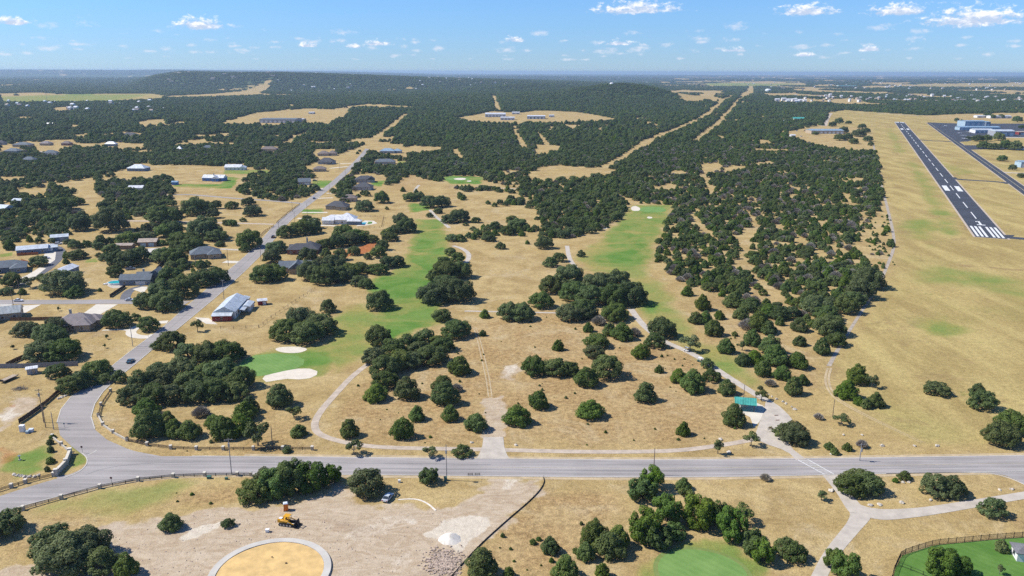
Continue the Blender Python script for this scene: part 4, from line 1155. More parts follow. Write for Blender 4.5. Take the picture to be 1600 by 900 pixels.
# (photo pixel of the foot of the crown, crown width in pixels), by the place they stand in
HAND = {
    'beside the long pale blue school': 'o1262,198,15 o1282,194,11 o1302,198,11 o1313,194,15 o1327,194,10 o1349,201,12 o1320,208,15 o1345,214,22 o1358,221,14 o1314,220,18 o1326,219,14 o1336,225,15 o1362,228,9 o1275,211,10 o1355,208,14',
    'among the hangars by the apron': 'o1569,252,17 o1530,221,17 o1544,221,17 o1563,220,18 o1516,218,10 o1540,233,18 o1556,234,20 o1574,234,20 o1590,235,22 o1545,184,12 o1552,185,9 o1566,185,9 o1592,191,14 o1496,190,8 o1504,192,8 o1598,201,10 o1584,266,12 o1599,278,13',
    'in the grove inside the road bend': 'o184,600,26 o215,618,46 o243,600,50 o278,598,52 o308,600,46 o342,604,52 o374,610,46 o200,634,42 o233,636,46 o266,634,42 o300,632,46 o334,630,46 o366,628,42 j222,656,44 o250,612,44 o290,614,44 o322,616,42 o356,616,40',
    'below the grove, behind the stone pillars': 'j225,689,54 j258,668,32 j290,690,46 g312,652,28 j345,690,44 j378,660,42 j372,684,40 y402,698,38 j268,686,34 j330,672,34',
    'between the street and the two-bunker green': 'o262,549,44 o243,547,22 o288,567,42 o318,572,46 o342,570,56 o375,560,20',
    'between the two-bunker green and the cart path': 'j433,640,50 y459,655,24 j464,685,30 j388,648,30',
    'on the lawn above the small bunker': 'o444,534,52 o476,538,60 o496,526,52 o466,520,60',
    'standing alone on the near fairway': 'o511,490,28 o591,486,42',
    'in the row right of the near fairway': 'o589,542,40 o615,562,40 o637,552,36 o662,539,32 o682,542,30 o582,572,38 o689,504,34 o712,530,46 o692,550,34 o672,572,48 o638,578,38 o600,592,52 j717,588,38 o622,580,40 o655,560,34',
    'in the field left of the wheel track': 'j634,627,46 j585,630,44 j690,612,36 g713,613,22 j695,637,46 j650,660,29 j703,661,35 j743,676,38 j627,689,40 j543,687,38 o600,608,44',
    'at the bend of the near fairway': 'o676,476,50 o712,475,52 o694,462,48 o695,440,46 o720,436,34 o680,440,32',
    'beside the small looping cart path': 'o714,412,22 o703,400,20 o693,416,20',
    'in the field right of the wheel track': 'j757,498,17 j754,526,13 o795,502,40 o815,503,44 j842,641,34 j808,669,46 j872,549,20 o835,588,44 o868,589,44 o890,588,36',
    'in the middle of the brown field': 'o932,545,38 o930,562,36 o950,594,50 j918,608,46 j924,657,46 j1010,631,38 j1031,584,16 j1003,562,33 j1070,683,26 j1062,600,30 j1085,616,44 j1138,619,30',
    'in the grove left of the far fairway': 'o846,483,38 o862,460,42 o897,472,40 o888,504,36 o911,499,42 g936,508,26 o962,503,46 o960,480,54 o985,478,50 o925,478,48 o890,450,46 o935,462,50 o965,460,46 o920,500,34',
    'beside the far fairway cart path': 'j920,520,20 j953,526,24 j973,534,38 g992,526,24 o1036,529,40 o1024,545,32 y1078,549,28 o1107,577,24 o1113,598,30 y1188,614,14 y1190,626,18',
    'along the right of the far fairway': 'j1075,464,24 j1100,487,30 j1090,508,30 j1104,507,26 j1117,527,32 j1149,526,11 j1137,554,28 y1160,548,16 j1163,574,28 j1126,500,20',
    'in the scrub below the airfield thicket': 'j1150,482,34 j1178,490,36 j1205,498,34 j1160,500,30 j1190,520,38 j1222,502,36 j1252,520,30 j1203,524,30 j1178,542,34 j1208,556,40 j1182,572,34 j1216,575,46 j1250,578,36 j1252,542,24 j1243,620,32 j1256,603,26 g1170,516,30 j1195,590,30 j1225,596,28 g1205,604,20',
    'on the thicket edge facing the airfield': 'o1280,494,46 o1325,492,40 o1296,503,38 o1302,528,50 o1310,543,38 j1288,556,30 o1350,470,44 o1362,452,44 o1338,480,40',
    'in the clump beside the airfield track': 'j1345,604,42 j1328,626,40 j1345,635,22 j1372,638,28 y1363,606,20 j1356,640,20',
    'standing on the airfield hay': 'o1468,619,36 o1532,622,28 o1542,644,44 o1574,702,66 o1590,680,50 g1556,682,24',
    'round the green-roofed shelter': 'j1150,669,42 y1174,697,24 o1246,698,54 o1232,688,38',
    'above the road near the crossing': 'g1280,656,17 y1315,664,24 j1298,704,18 j1306,712,14 j1326,706,17 y1122,710,22 g1348,700,18',
    'between the road and lower cart path': 'o1336,778,54 o1362,776,48 o1350,764,46 o1416,752,23 o1470,780,46 o1494,778,44 j1401,755,12 y1284,782,20 g1197,752,20',
    'below the cart path on the right': 'o1558,812,42 b1308,892,38 b1326,908,46 b1478,908,58 b1500,900,44 y1470,888,36 j1570,866,26 y1562,898,15 o1233,872,36 o1246,882,40',
    'in the arc round the bottom green': 'b1020,772,46 b1006,786,46 j1070,768,26 b1045,824,52 b1010,852,56 b1028,860,50 y1072,792,30 b1094,830,52 b1116,824,44 y1160,818,36 b1146,850,54 b1182,872,42 b1196,884,42 b1055,848,40',
    'in the field left of the bottom green': 'j930,862,58 j955,878,56 j916,880,34 j968,862,42 j860,869,36 j885,915,58 j942,906,28 j833,852,12 j900,866,12 j862,880,10 j752,908,56 j795,905,22 j842,846,10',
    'in the clump beside the orange toilet': 'o396,788,56 b424,784,56 b452,776,56 b482,772,50 b515,760,36 o410,766,48 o440,760,46',
    'along the main road verge': 'o570,779,68 b669,758,34 y553,711,26 y671,716,24 o721,716,31 j447,709,16',
    'on the dirt at the lower left': 'j261,834,42 o354,826,22 o88,902,96 o122,884,90 o70,880,80 j191,906,42 o0,840,60 o-30,850,60 o150,900,60',
    'beside the stone entrance wall': 'j76,696,13 j77,708,12 j76,726,15 j72,738,11 j80,686,11',
    'between the timber fence and the street': 'o84,592,33 o103,616,44 o124,608,38 o146,592,44 o160,600,26',
    'round the grey hip-roofed house': 'o32,527,40 o62,532,34 o80,524,34 o56,566,52 o90,566,54 o72,548,60 o175,514,40 o208,502,20 o229,519,31 y167,530,8 y164,544,7 y91,486,7 y20,546,9',
    'at the street corner above the barn house': 'o222,484,37 o254,487,46 o246,470,40 o282,466,46 o262,448,40 o312,450,44 o334,444,38 y308,518,18',
    'round the house with a round pool': 'o90,463,54 o176,434,28 o178,416,32 o196,418,38 o214,410,32 o250,412,42 o268,414,38 o110,466,34 j155,456,7',
    'round the two tan-roofed sheds': 'o152,391,19 o170,398,26 o196,384,36 o222,380,32 o252,372,28 o268,370,30 o290,388,40 o315,375,48 o298,396,38 j342,386,16 o276,384,34 o334,378,34',
    'in the yards at the left edge': 'j11,392,21 j22,379,13 j44,379,13 o116,406,28 o55,417,26 j101,404,13 j101,413,13 o62,439,17 y46,450,20 o12,450,30 o103,382,14',
    'on the mown field beyond the sheds': 'o165,364,50 o118,362,34 o246,352,50 o262,342,32 o230,336,26 o300,338,38 o318,334,30 o330,342,22 o336,327,17 o360,327,22 o392,339,30 o386,322,22 o266,323,16 o120,321,20 o92,330,36 o60,330,32 o208,333,16',
    'beside the street above the barn house': 'o386,389,38 o410,442,40 o428,440,34 o430,396,32 o422,412,28 o470,368,34 o488,366,28 o445,372,30 o478,346,15 o489,358,22',
    'round the dark-roofed brick house': 'o478,412,34 o505,390,28 o525,388,30 o545,384,36 o556,380,34 o536,372,30 o508,404,20 o530,408,24 o552,400,22 o480,440,40 o504,446,44 o530,442,40 o545,434,34 o520,430,40 o560,424,24 o500,430,36',
    'between backyards and the near fairway': 'o580,380,22 o596,392,22 o574,406,14 o590,404,24 o568,428,22 o590,430,30 o605,420,26 o618,418,26 o560,448,24 o572,452,24 o608,378,24 o618,366,26 o634,364,30 o625,352,26 o605,372,24',
    'in the open ground above the fairways': 'o569,331,28 o595,318,24 o604,328,7 j629,300,10 j650,303,10 o640,315,22 o655,313,20 o672,326,30 o690,324,24 o684,334,16 o671,340,13 o700,350,24 o720,348,26 o712,340,22 o705,378,20 o718,378,20 o745,372,20 o764,378,20 o782,390,18 o794,368,24 o810,360,30 o800,350,20 o850,390,28 o860,418,22 o874,410,22 o908,402,14 j824,382,9',
}
for place, spec in HAND.items():
    items = []
    for q in spec.split():
        k = K[q[0]]; x, y, w = (float(v) for v in q[1:].split(','))
        items.append((x, y, w, k))
    items.sort()
    kinds = {}
    for it in items:
        kinds.setdefault(it[3], []).append(it)
    for k, its in kinds.items():
        for n, (x, y, w, _) in enumerate(its):
            m_ = mpp(y) * w * ({'oak': 1.14, 'elm': 1.22}.get(k, 1.06) if w < 58 else 1.0)
            g = at(x, y)
            sh = {'oak': 0.30, 'juniper': 0.34, 'elm': 0.08, 'grey': 0.2, 'broad': 0.30}[k] * m_
            size = 'large ' if m_ > 12.5 else 'small ' if m_ < 5.0 else ''
            lab = f"{size}{DESC[k]} {place}" if len(its) == 1 else f"{size}{DESC[k]} {place}, {ORD[n]} from left"
            plant(k, g[0], g[1] + sh, m_, lab, {'oak': 'live oaks', 'juniper': 'junipers', 'elm': 'thin-crowned trees', 'grey': 'bare brush', 'broad': 'leafy trees'}[k] + ' ' + place)

# ---- woods scattered over the ground they cover
RN = np.random.default_rng(12)


def jgrid(y0, y1, step, half):
    ys = np.arange(y0, y1, step)
    out = []
    for y in ys:
        n = int(2 * half * y / step)
        out.append(np.stack([np.linspace(-half * y, half * y, n), np.full(n, y)], -1))
    P = np.concatenate(out)
    return P + RN.uniform(-.55, .55, P.shape) * step


KEEP_OUT = [(world_poly(p), 3.0) for p, s, a in GREEN if a > 0.45] + [(world_poly([(a, b), (c, b), (c, d), (a, d)]), 0.0) for a, b, c, d in [
    (0, 405, 46, 438), (24, 380, 112, 416), (80, 412, 126, 440), (180, 370, 252, 396), (176, 415, 258, 458), (318, 460, 422, 510), (60, 476, 66, 490), (502, 328, 590, 356), (440, 388, 500, 436), (445, 376, 506, 400), (505, 318, 548, 334), (296, 384, 352, 410), (205, 256, 236, 270), (312, 272, 362, 294), (352, 256, 382, 268), (0, 318, 22, 334), (22, 312, 40, 320), (204, 292, 228, 300),
    (20, 222, 54, 232), (8, 232, 36, 242), (64, 222, 84, 230), (70, 236, 94, 246), (38, 248, 58, 255), (163, 222, 186, 230), (98, 222, 112, 229), (490, 233, 526, 248), (497, 246, 526, 260), (490, 260, 514, 272), (464, 279, 486, 294), (554, 275, 604, 304), (545, 304, 558, 322), (582, 249, 622, 260), (594, 228, 628, 242), (408, 229, 436, 239), (72, 192, 88, 200)]]
LINES_OUT = [(smooth_line(world_poly(LW), 1) * .5 + smooth_line(world_poly(LE), 1) * .5, 7.5)] + [(world_poly(p), w / 2 + 2.5) for n_, p, w in cart] + [(world_poly([(187, 345), (300, 347), (428, 350)]), 5), (world_poly([(250, 305), (320, 306), (482, 319)]), 5), (world_poly([(-120, 472), (292, 474)]), 7)]
cells = {}
for (x, y, w) in PLACED:
    cells.setdefault((int(x // 12), int(y // 12)), []).append((x, y, w))


def clash(x, y, w):
    ci, cj = int(x // 12), int(y // 12)
    for i in (-1, 0, 1):
        for j in (-1, 0, 1):
            for (a, b_, c) in cells.get((ci + i, cj + j), ()):
                if (a - x) ** 2 + (b_ - y) ** 2 < (0.36 * (c + w)) ** 2:
                    return True
    return False


near = jgrid(360, 1380, 4.9, 0.80)
wn = woods(near[:, 0], near[:, 1])
near = near[RN.uniform(0, 1, len(near)) < wn * 1.05]
ok = np.ones(len(near), bool)
for P, gr in KEEP_OUT:
    ok &= poly_sd(near[:, 0], near[:, 1], P) > gr
for P, gr in LINES_OUT:
    ok &= line_d(near[:, 0], near[:, 1], P) > gr
near = near[ok]
cand = []
for (x, y) in near:
    q = fbm(np.array([x * 0.012]), np.array([y * 0.012]), 81, 2)[0]
    r = RT.random()
    px, py = to_px(x, y)
    thick = px > 1000 and py > 215
    kind = 'grey' if (r < (0.13 if thick else 0.045)) else ('juniper' if RT.random() < (0.62 if thick else 0.22 + 0.6 * (q - 0.4)) else 'oak')
    w = {'oak': RT.uniform(5.4, 10.5), 'juniper': RT.uniform(3.4, 7.4), 'grey': RT.uniform(5, 8.5)}[kind]
    if 1385 > px > 1340 and 340 < py < 415 and wn is not None:
        w *= 0.6
    if clash(x, y, w * 0.8):
        continue
    cells.setdefault((int(x // 12), int(y // 12)), []).append((x, y, w * 0.62))
    cand.append((w / mpp(float(py)), kind, x, y, w, float(px), float(py)))
cand.sort(reverse=True)
cnt = {k: 0 for k in NAME}
for o in bpy.data.objects:
    for k, nme in NAME.items():
        if o.name.split('.')[0] == nme:
            cnt[k] += 1
print('HAND TREES', cnt, 'near candidates', len(cand))
LIMIT = {'oak': 310, 'juniper': 300, 'grey': 130, 'elm': 0, 'broad': 0}


def zone(px, py):
    if px > 1000 and py > 300:
        side = 0 if px < 1100 else 1 if px < 1185 else 2 if px < 1275 else 3
        rowz = 'far' if py < 345 else 'middle' if py < 400 else 'near'
        zl = ('along the far fairway', 'left of the sandy trail', 'right of the sandy trail', 'along the airfield track')[side]
        return f'in the {rowz} part of the thicket, {zl}', f'trees of the thicket by the airfield, {rowz}, {zl}'
    if px > 1000: return 'in the woods beyond the thicket, left of the airfield', 'trees of the woods left of the airfield'
    if px > 830 and py > 292: return 'in the dense grove left of the far green', 'trees of the grove left of the far green'
    if px > 600 and py > 240: return 'in the broken woods beyond the golf course', 'trees of the broken woods beyond the golf course'
    if px > 600: return 'in the unbroken woods behind the golf course', 'trees of the woods behind the golf course'
    if px > 400: return 'among the houses at the far end of the street', 'trees among the far houses'
    if py > 290: return 'in the wood at the left edge above the blue-roofed houses', 'trees of the wood at the left edge'
    return 'in the woods left of the street, far up the slope', 'trees of the woods left of the street'


LOOK = {'oak': 'dark spreading live oak', 'juniper': 'dense green juniper', 'grey': 'leafless grey brush'}
rest = []
for (pw, kind, x, y, w, px, py) in cand:
    if cnt[kind] < LIMIT[kind] and -40 < px < 1640:
        zl, zg = zone(px, py)
        plant(kind, x, y, w, f'{LOOK[kind]} {zl}', f'{zg}, {LOOK[kind]}')
        cnt[kind] += 1
    else:
        rest.append((x, y, w, kind))
print('TREES', cnt, 'rest', len(rest))


def scatter(name, pts, label_kinds, cat_note=None):
    """one mass of trees: points carrying size, turn and which crown to repeat"""
    objs, index = [], {}
    for key in label_kinds:
        if key in CROWN_OBJ:
            index[key] = len(objs); objs.append(CROWN_OBJ[key])
    bykind = {}
    for (k, i) in index:
        bykind.setdefault(k, []).append(i)
    n = len(pts)
    co = np.zeros((n, 3)); sc = np.zeros((n, 3)); ro = np.zeros((n, 3)); ix = np.zeros(n, np.int32)
    for q, (x, y, w, kind) in enumerate(pts):
        ks = bykind.get(kind) or bykind['oak']
        i = min(ks, key=lambda k: abs(math.log(PROTO[kind][k][0] / min(w, 17))) + RT.uniform(0, 0.6))
        s = w / PROTO[kind][i][0]
        flat = 1.0 if w < 13 else 13.0 / w
        co[q] = (x, y, 0); sc[q] = (s, s, s * flat * RT.uniform(.7, 1.3)); ro[q] = (0, 0, RT.uniform(0, 6.28)); ix[q] = index[(kind, i)]
    co[:, 2] = hills(co[:, 0], co[:, 1]) - 0.05
    me = bpy.data.meshes.new(name)
    me.vertices.add(n); me.vertices.foreach_set('co', co.astype(np.float32).ravel())
    for nm, typ, arr in (('turn', 'FLOAT_VECTOR', ro), ('size', 'FLOAT_VECTOR', sc)):
        a = me.attributes.new(nm, typ, 'POINT'); a.data.foreach_set('vector', arr.astype(np.float32).ravel())
    a = me.attributes.new('which', 'INT', 'POINT'); a.data.foreach_set('value', ix)
    o = add(name, me)
    ng = bpy.data.node_groups.new(name, 'GeometryNodeTree')
    ng.interface.new_socket('Geometry', in_out='INPUT', socket_type='NodeSocketGeometry')
    ng.interface.new_socket('Geometry', in_out='OUTPUT', socket_type='NodeSocketGeometry')
    N = ng.nodes
    gi, go = N.new('NodeGroupInput'), N.new('NodeGroupOutput')
    jo = N.new('GeometryNodeJoinGeometry')
    for ob in reversed(objs):
        oi = N.new('GeometryNodeObjectInfo'); oi.transform_space = 'ORIGINAL'
        oi.inputs['Object'].default_value = ob; oi.inputs['As Instance'].default_value = True
        ng.links.new(oi.outputs['Geometry'], jo.inputs[0])
    ip = N.new('GeometryNodeInstanceOnPoints')
    ip.inputs['Pick Instance'].default_value = True

    def attr(nm, typ):
        a = N.new('GeometryNodeInputNamedAttribute'); a.data_type = typ; a.inputs['Name'].default_value = nm
        return a.outputs['Attribute']
    e2r = N.new('FunctionNodeEulerToRotation')
    ng.links.new(attr('turn', 'FLOAT_VECTOR'), e2r.inputs[0])
    ng.links.new(gi.outputs[0], ip.inputs['Points']); ng.links.new(jo.outputs[0], ip.inputs['Instance'])
    ng.links.new(attr('which', 'INT'), ip.inputs['Instance Index']); ng.links.new(e2r.outputs[0], ip.inputs['Rotation'])
    ng.links.new(attr('size', 'FLOAT_VECTOR'), ip.inputs['Scale']); ng.links.new(ip.outputs[0], go.inputs[0])
    md = o.modifiers.new('trees', 'NODES'); md.node_group = ng
    return o


ALLK = sorted(CROWN_OBJ)
tag(scatter('woodland', rest, ALLK), 'scattered smaller trees of the middle-distance woods', kind='stuff')
far = []
for y0, y1, step, w0, w1 in ((1380, 2000, 6.9, 6.0, 13.0), (2000, 3000, 9.0, 8, 17), (3000, 4600, 14.0, 12, 26), (4600, 8500, 30.0, 22, 42), (8500, 16000, 75.0, 50, 105), (16000, 27000, 160.0, 100, 230)):
    P = jgrid(y0, y1, step, 0.74)
    w = woods(P[:, 0], P[:, 1])
    P = P[RN.uniform(0, 1, len(P)) < w]
    for x, y in P:
        far.append((x, y, w0 * 0.75 + (w1 * 1.15 - w0 * 0.75) * RN.uniform() ** 1.7, 'oak' if RN.uniform() < 0.62 else 'juniper'))
print('FAR', len(far))
tag(scatter('forest', far, ALLK), 'unbroken dark green forest stretching to the horizon', kind='stuff')
# low weeds and little bushes in the unmown ground
wd = []
for (lo, hi, n) in ((150, 420, 2600), (420, 900, 1500)):
    y = RN.uniform(lo, hi, n); x = RN.uniform(-.75, .75, n) * y
    m = soft_mask(x, y, BROWN, 1.4, 13) > 0.4
    px, py = to_px(x, y)
    m |= (px > 1350) & (px < 1400) & (py > 340) & (py < 420)
    m &= RN.uniform(0, 1, n) < np.where(fbm(x * .05, y * .05, 91, 2) > 0.52, 0.5, 0.07)
    for a, b_ in zip(x[m], y[m]):
        wd.append((a, b_, RN.uniform(0.5, 1.5), 'juniper'))
for k in range(46):
    g = at(RN.uniform(1356, 1398), RN.uniform(330, 420))
    wd.append((g[0], g[1], RN.uniform(1.2, 3.2), 'juniper'))
tag(scatter('weeds', wd, ALLK), 'low green bushes and weeds in the unmown field', kind='stuff')

# ------------------------------------------------------------------ buildings
def at3(px, py, z=0.0):
    g = at(px, py)
    return (g[0], g[1], z)


def bearing(p, q):
    """turn that lays the x axis along the ground line between two photo pixels"""
    d = at(*q) - at(*p)
    return math.atan2(d[1], d[0])


WIN_ME = {}


def window_part(parent, x, y, z, w, h, rz):
    key = (round(w, 1), round(h, 1))
    if key not in WIN_ME:
        fr, gl = MB(), MB()
        fr.box((0, 0.0, 0), (w + 0.24, 0.10, h + 0.24))
        gl.box((0, -0.04, 0), (w, 0.10, h))
        a, b_ = mesh('window', fr.v, fr.f), mesh('pane', gl.v, gl.f)
        a.materials.append(M['white_metal']); b_.materials.append(M['glass'])
        WIN_ME[key] = (a, b_)
    a, b_ = WIN_ME[key]
    o = add('window', a, None, parent, (x, y, z), rz)
    add('pane', b_, None, o)


def roof_solid(kind, w, d, h, rise, ov, ridge_axis='x', th=0.18):
    """hip or gable roof over a w x d plan whose walls are h tall"""
    b_ = MB()
    W2, D2 = w / 2 + ov, d / 2 + ov
    if ridge_axis == 'y':
        W2, D2 = D2, W2
    base = [(-W2, -D2), (W2, -D2), (W2, D2), (-W2, D2)]
    rl = max(W2 - D2, 0.3) if kind == 'hip' else W2
    v = [(x, y, h) for x, y in base] + [(x, y, h + th) for x, y in base] + [(-rl, 0, h + th + rise), (rl, 0, h + th + rise)]
    f = [(3, 2, 1, 0), (0, 1, 5, 4), (1, 2, 6, 5), (2, 3, 7, 6), (3, 0, 4, 7), (4, 5, 9, 8), (6, 7, 8, 9), (5, 6, 9), (7, 4, 8)]
    if ridge_axis == 'y':
        v = [(-y, x, z) for x, y, z in v]
    return b_.raw(v, f)


def house(name, label, px, py, yaw, blocks, roof, wall, chimney=None, garage=None, windows=True, group=None, cat='house', porch=None, z=0.0, walls=None):
    """blocks: (x, y, width, depth, wall height, roof kind, rise, ridge axis) in the house's own axes"""
    g = at(px, py)
    t_ = thing(name, label, cat, (g[0], g[1], z), yaw, group)
    for k, (x, y, w, d, h, rk, rise, ax) in enumerate(blocks):
        b_ = MB().box((x, y, h / 2 - 0.1), (w, d, h + 0.2))
        if rk == 'gable':
            hw = (w if ax == 'y' else d) / 2
            for e in (-1, 1):
                if ax == 'x':
                    b_.raw([(x + e * (w / 2 - .05), y - hw, h), (x + e * (w / 2 - .05), y + hw, h), (x + e * (w / 2 - .05), y, h + rise * 0.93)], [(0, 1, 2)])
                else:
                    b_.raw([(x - hw, y + e * (d / 2 - .05), h), (x + hw, y + e * (d / 2 - .05), h), (x, y + e * (d / 2 - .05), h + rise * 0.93)], [(0, 1, 2)])
        b_.build('wall', M[(walls or {}).get(k, wall)], t_)
        rf = roof_solid(rk, w, d, h + 0.012 * k, rise, 0.55 if rk == 'hip' else 0.4, ax).build('roof', M[roof], t_, loc=(x, y, 0))
        if chimney and k == chimney[0]:
            MB().box((chimney[1], chimney[2], h + rise * 0.75), (0.9, 0.9, rise * 1.3 + 0.8)).box((chimney[1], chimney[2], h + rise * 1.4 + 0.45), (1.1, 1.1, 0.16)).build('chimney', M['stone'], rf)
        if windows:
            n = max(1, int(w // 5))
            for sgn, rz in ((-1, 0.0), (1, math.pi)):
                for i in range(n):
                    window_part(t_, x + (i + .5) / n * w - w / 2, y + sgn * (d / 2 + 0.02), min(1.55, h * .55), 1.3, 1.25, rz)
            for sgn, rz in ((-1, -math.pi / 2), (1, math.pi / 2)):
                if d > 4:
                    window_part(t_, x + sgn * (w / 2 + 0.02), y, min(1.55, h * .55), 1.2, 1.2, rz)
    for (x, y, w, h, rz, mt) in (garage or []):
        dr = MB().box((0, 0, h / 2), (w, 0.12, h)).build('garage_door', M[mt], t_, loc=(x, y, 0), rz=rz)
        for i in range(3):
            MB().box((0, -0.07, h * (i + 1) / 4), (w * 0.96, 0.03, 0.05)).build('rail', M['steel_grey'], dr)
    for (x, y, w, d, h0, h1, mt) in (porch or []):
        rf = MB().raw([(x - w / 2, y - d / 2, h0), (x + w / 2, y - d / 2, h0), (x + w / 2, y + d / 2, h1), (x - w / 2, y + d / 2, h1)] + [(x - w / 2, y - d / 2, h0 + .14), (x + w / 2, y - d / 2, h0 + .14), (x + w / 2, y + d / 2, h1 + .14), (x - w / 2, y + d / 2, h1 + .14)],
                      [(3, 2, 1, 0), (4, 5, 6, 7), (0, 1, 5, 4), (1, 2, 6, 5), (2, 3, 7, 6), (3, 0, 4, 7)]).build('porch_roof', M[mt], t_)
        for ex in (-1, 1):
            for ey in (-1, 1):
                hh = h0 if ey < 0 else h1
                MB().box((x + ex * (w / 2 - .2), y + ey * (d / 2 - .2), hh / 2), (0.18, 0.18, hh)).build('post', M['brown_wood'], t_)
    return t_


ST = bearing((285, 490), (415, 382))       # bearing of the street
ST2 = bearing((430, 362), (560, 250))
H, G = 'hip', 'gable'
# near houses, left side
house('house', 'grey hip-roofed brick house beside the circular drive', 122, 511, math.radians(8), [(0, 0, 17, 11, 3.0, H, 3.6, 'x'), (4.5, -3.5, 7, 8, 3.0, H, 2.4, 'y'), (-5.0, -3.2, 6, 8, 3.0, H, 2.2, 'y'), (-1.0, 5.5, 9, 8, 3.0, H, 2.4, 'y'), (6.5, 3.5, 7, 7, 3.0, H, 2.2, 'x')], 'shingle_mauve', 'wall_stone_tan', chimney=(0, -3, 1.5))
house('house', 'brown brick house with a long grey roof at the left edge, by the pale driveway', -2, 497, math.radians(24), [(0, 0, 20, 11, 3.2, G, 2.4, 'x'), (-4, -6, 9, 7, 3.0, G, 1.8, 'x')], 'sheet_grey', 'wall_stone_tan')
b0 = house('barn_house', 'long white and grey metal barn house with a red front by the street', 362, 487, bearing((346, 503), (378, 468)), [(0, 0, 25, 10, 3.6, G, 2.6, 'x'), (-13.4, 0.5, 6.0, 9, 2.7, G, 0.8, 'y'), (4, -7.0, 9, 4.4, 2.6, G, 0.7, 'x'), (15, -2.5, 5, 5, 2.6, G, 0.8, 'x')], 'sheet_pale', 'wall_white', walls={1: 'wall_red'}, garage=[(-16.48, -1.3, 2.6, 2.2, -math.pi / 2, 'wall_red'), (-16.48, 2.2, 2.6, 2.2, -math.pi / 2, 'wall_red')], porch=[(-4, -6.6, 6, 3.2, 2.5, 3.2, 'sheet_pale')])
house('shed', 'small red shed with a white roof in the field beyond the barn house', 410, 475.5, math.radians(20), [(0, 0, 4.4, 3.2, 2.2, G, 0.9, 'x')], 'sheet_white', 'wall_red', windows=False, cat='shed', garage=[(1.0, -1.64, 1.6, 1.9, 0, 'wall_white')])
house('house', 'slate blue house with a grey gabled roof beside the round pool', 215, 443, math.radians(6), [(0, 0, 17, 8, 3.0, G, 2.6, 'x'), (9, 7, 10, 9, 3.4, G, 3.6, 'y'), (3, 6, 9, 7, 3.0, G, 2.4, 'x')], 'shingle_blue_grey', 'wall_slate_blue', chimney=(2, -1.5, 1.5), garage=[(3.0, -4.06, 5.4, 2.3, 0, 'wall_white')])
house('garage', 'dark blue metal garage with a white roof left of the round pool', 103, 429, bearing((90, 432), (112, 419)) * 0.9, [(0, 0, 15, 8, 3.4, G, 1.5, 'x')], 'sheet_white', 'wall_slate_blue', windows=False, cat='garage', garage=[(-2, -4.06, 3, 2.7, 0, 'wall_dark'), (3.0, -4.06, 2.6, 2.7, 0, 'wall_grey')])
house('house', 'wide blue-grey shingled house at the left edge beside the long driveway', 10, 423, math.radians(28), [(0, 0, 22, 12, 3.1, H, 3.2, 'x'), (7, -6, 8, 8, 3.0, H, 2.2, 'y'), (-4, 7, 8, 6, 2.8, G, 1.4, 'x')], 'shingle_blue_grey', 'wall_slate_blue')
house('house', 'metal-roofed house behind the orange-brown fence', 52, 394.5, math.radians(26), [(0, 0, 18, 11, 3.2, G, 1.8, 'x'), (11, 1, 7, 7, 2.8, G, 1.0, 'x')], 'sheet_pale', 'wall_slate_blue')
house('workshop', 'small pale-roofed workshop at the end of the curved driveway', 94, 376, math.radians(27), [(0, 0, 11, 8, 3.2, G, 1.5, 'x')], 'sheet_pale', 'wall_slate_blue', windows=False, cat='shed', garage=[(1.5, -4.06, 3.2, 2.6, 0, 'wall_grey')])
house('garage', 'tan-roofed garage with two pale blue doors among the oaks', 233, 383.5, math.radians(10), [(0, 0, 12, 9, 3.2, G, 1.8, 'x')], 'sheet_tan', 'wall_brick', windows=False, cat='garage', garage=[(-2.6, -4.56, 3.6, 2.6, 0, 'wall_pale_blue'), (2.6, -4.56, 3.6, 2.6, 0, 'wall_pale_blue')])
house('shed', 'low tan-roofed shed left of the garage with two doors', 196, 388, math.radians(6), [(0, 0, 11, 7, 2.6, G, 1.0, 'x')], 'sheet_tan', 'wall_brick', windows=False, cat='shed')
house('house', 'grey hip-roofed house in the yard facing the street, left of the road', 321, 401, math.radians(22), [(0, 0, 18, 12, 3.0, H, 3.8, 'x'), (5.5, -5, 8, 8, 3.0, H, 2.6, 'y')], 'shingle_blue_grey', 'wall_stone_tan')
house('house', 'dark-roofed red brick house between the oaks and the red soil', 475, 395, math.radians(4), [(0, 0, 20, 10, 3.1, H, 3.4, 'x'), (4, 3, 12, 12, 3.1, H, 4.2, 'x'), (-6, 5, 8, 7, 3.0, G, 1.8, 'x')], 'shingle_charcoal', 'wall_red_brick', chimney=(1, -2.5, 3.0))
house('house', 'blue-grey gabled house half hidden by oaks', 462, 424, math.radians(8), [(0, 2, 19, 10, 3.2, G, 3.0, 'x'), (1.5, -3, 9, 9, 3.2, G, 3.8, 'y')], 'shingle_blue_grey', 'wall_stone_tan')
house('house', 'large white metal-roofed house with a covered patio', 530, 349, math.radians(2), [(0, 2, 24, 11, 3.4, H, 3.2, 'x'), (6, 4, 14, 13, 3.4, H, 4.4, 'x'), (-8, -1, 9, 8, 3.2, G, 2.0, 'x')], 'sheet_white', 'wall_white', garage=[(-8, -5.08, 4.6, 2.4, 0, 'wall_white')])
house('patio_pavilion', 'white-roofed patio pavilion between the white house and its pool', 554, 350.5, 0.0, [(0, 0, 11, 5, 2.8, H, 1.6, 'x')], 'sheet_white', 'wall_slate_blue', windows=False, cat='pavilion')
house('house', 'dark grey hip-roofed house just beyond the white house', 528, 326, math.radians(-8), [(0, 0, 18, 12, 3.0, H, 3.8, 'x'), (6, -5, 9, 8, 3.0, H, 2.6, 'y')], 'shingle_charcoal', 'wall_stone_tan', garage=[(-5, -6.06, 5, 2.3, 0, 'wall_tan')])
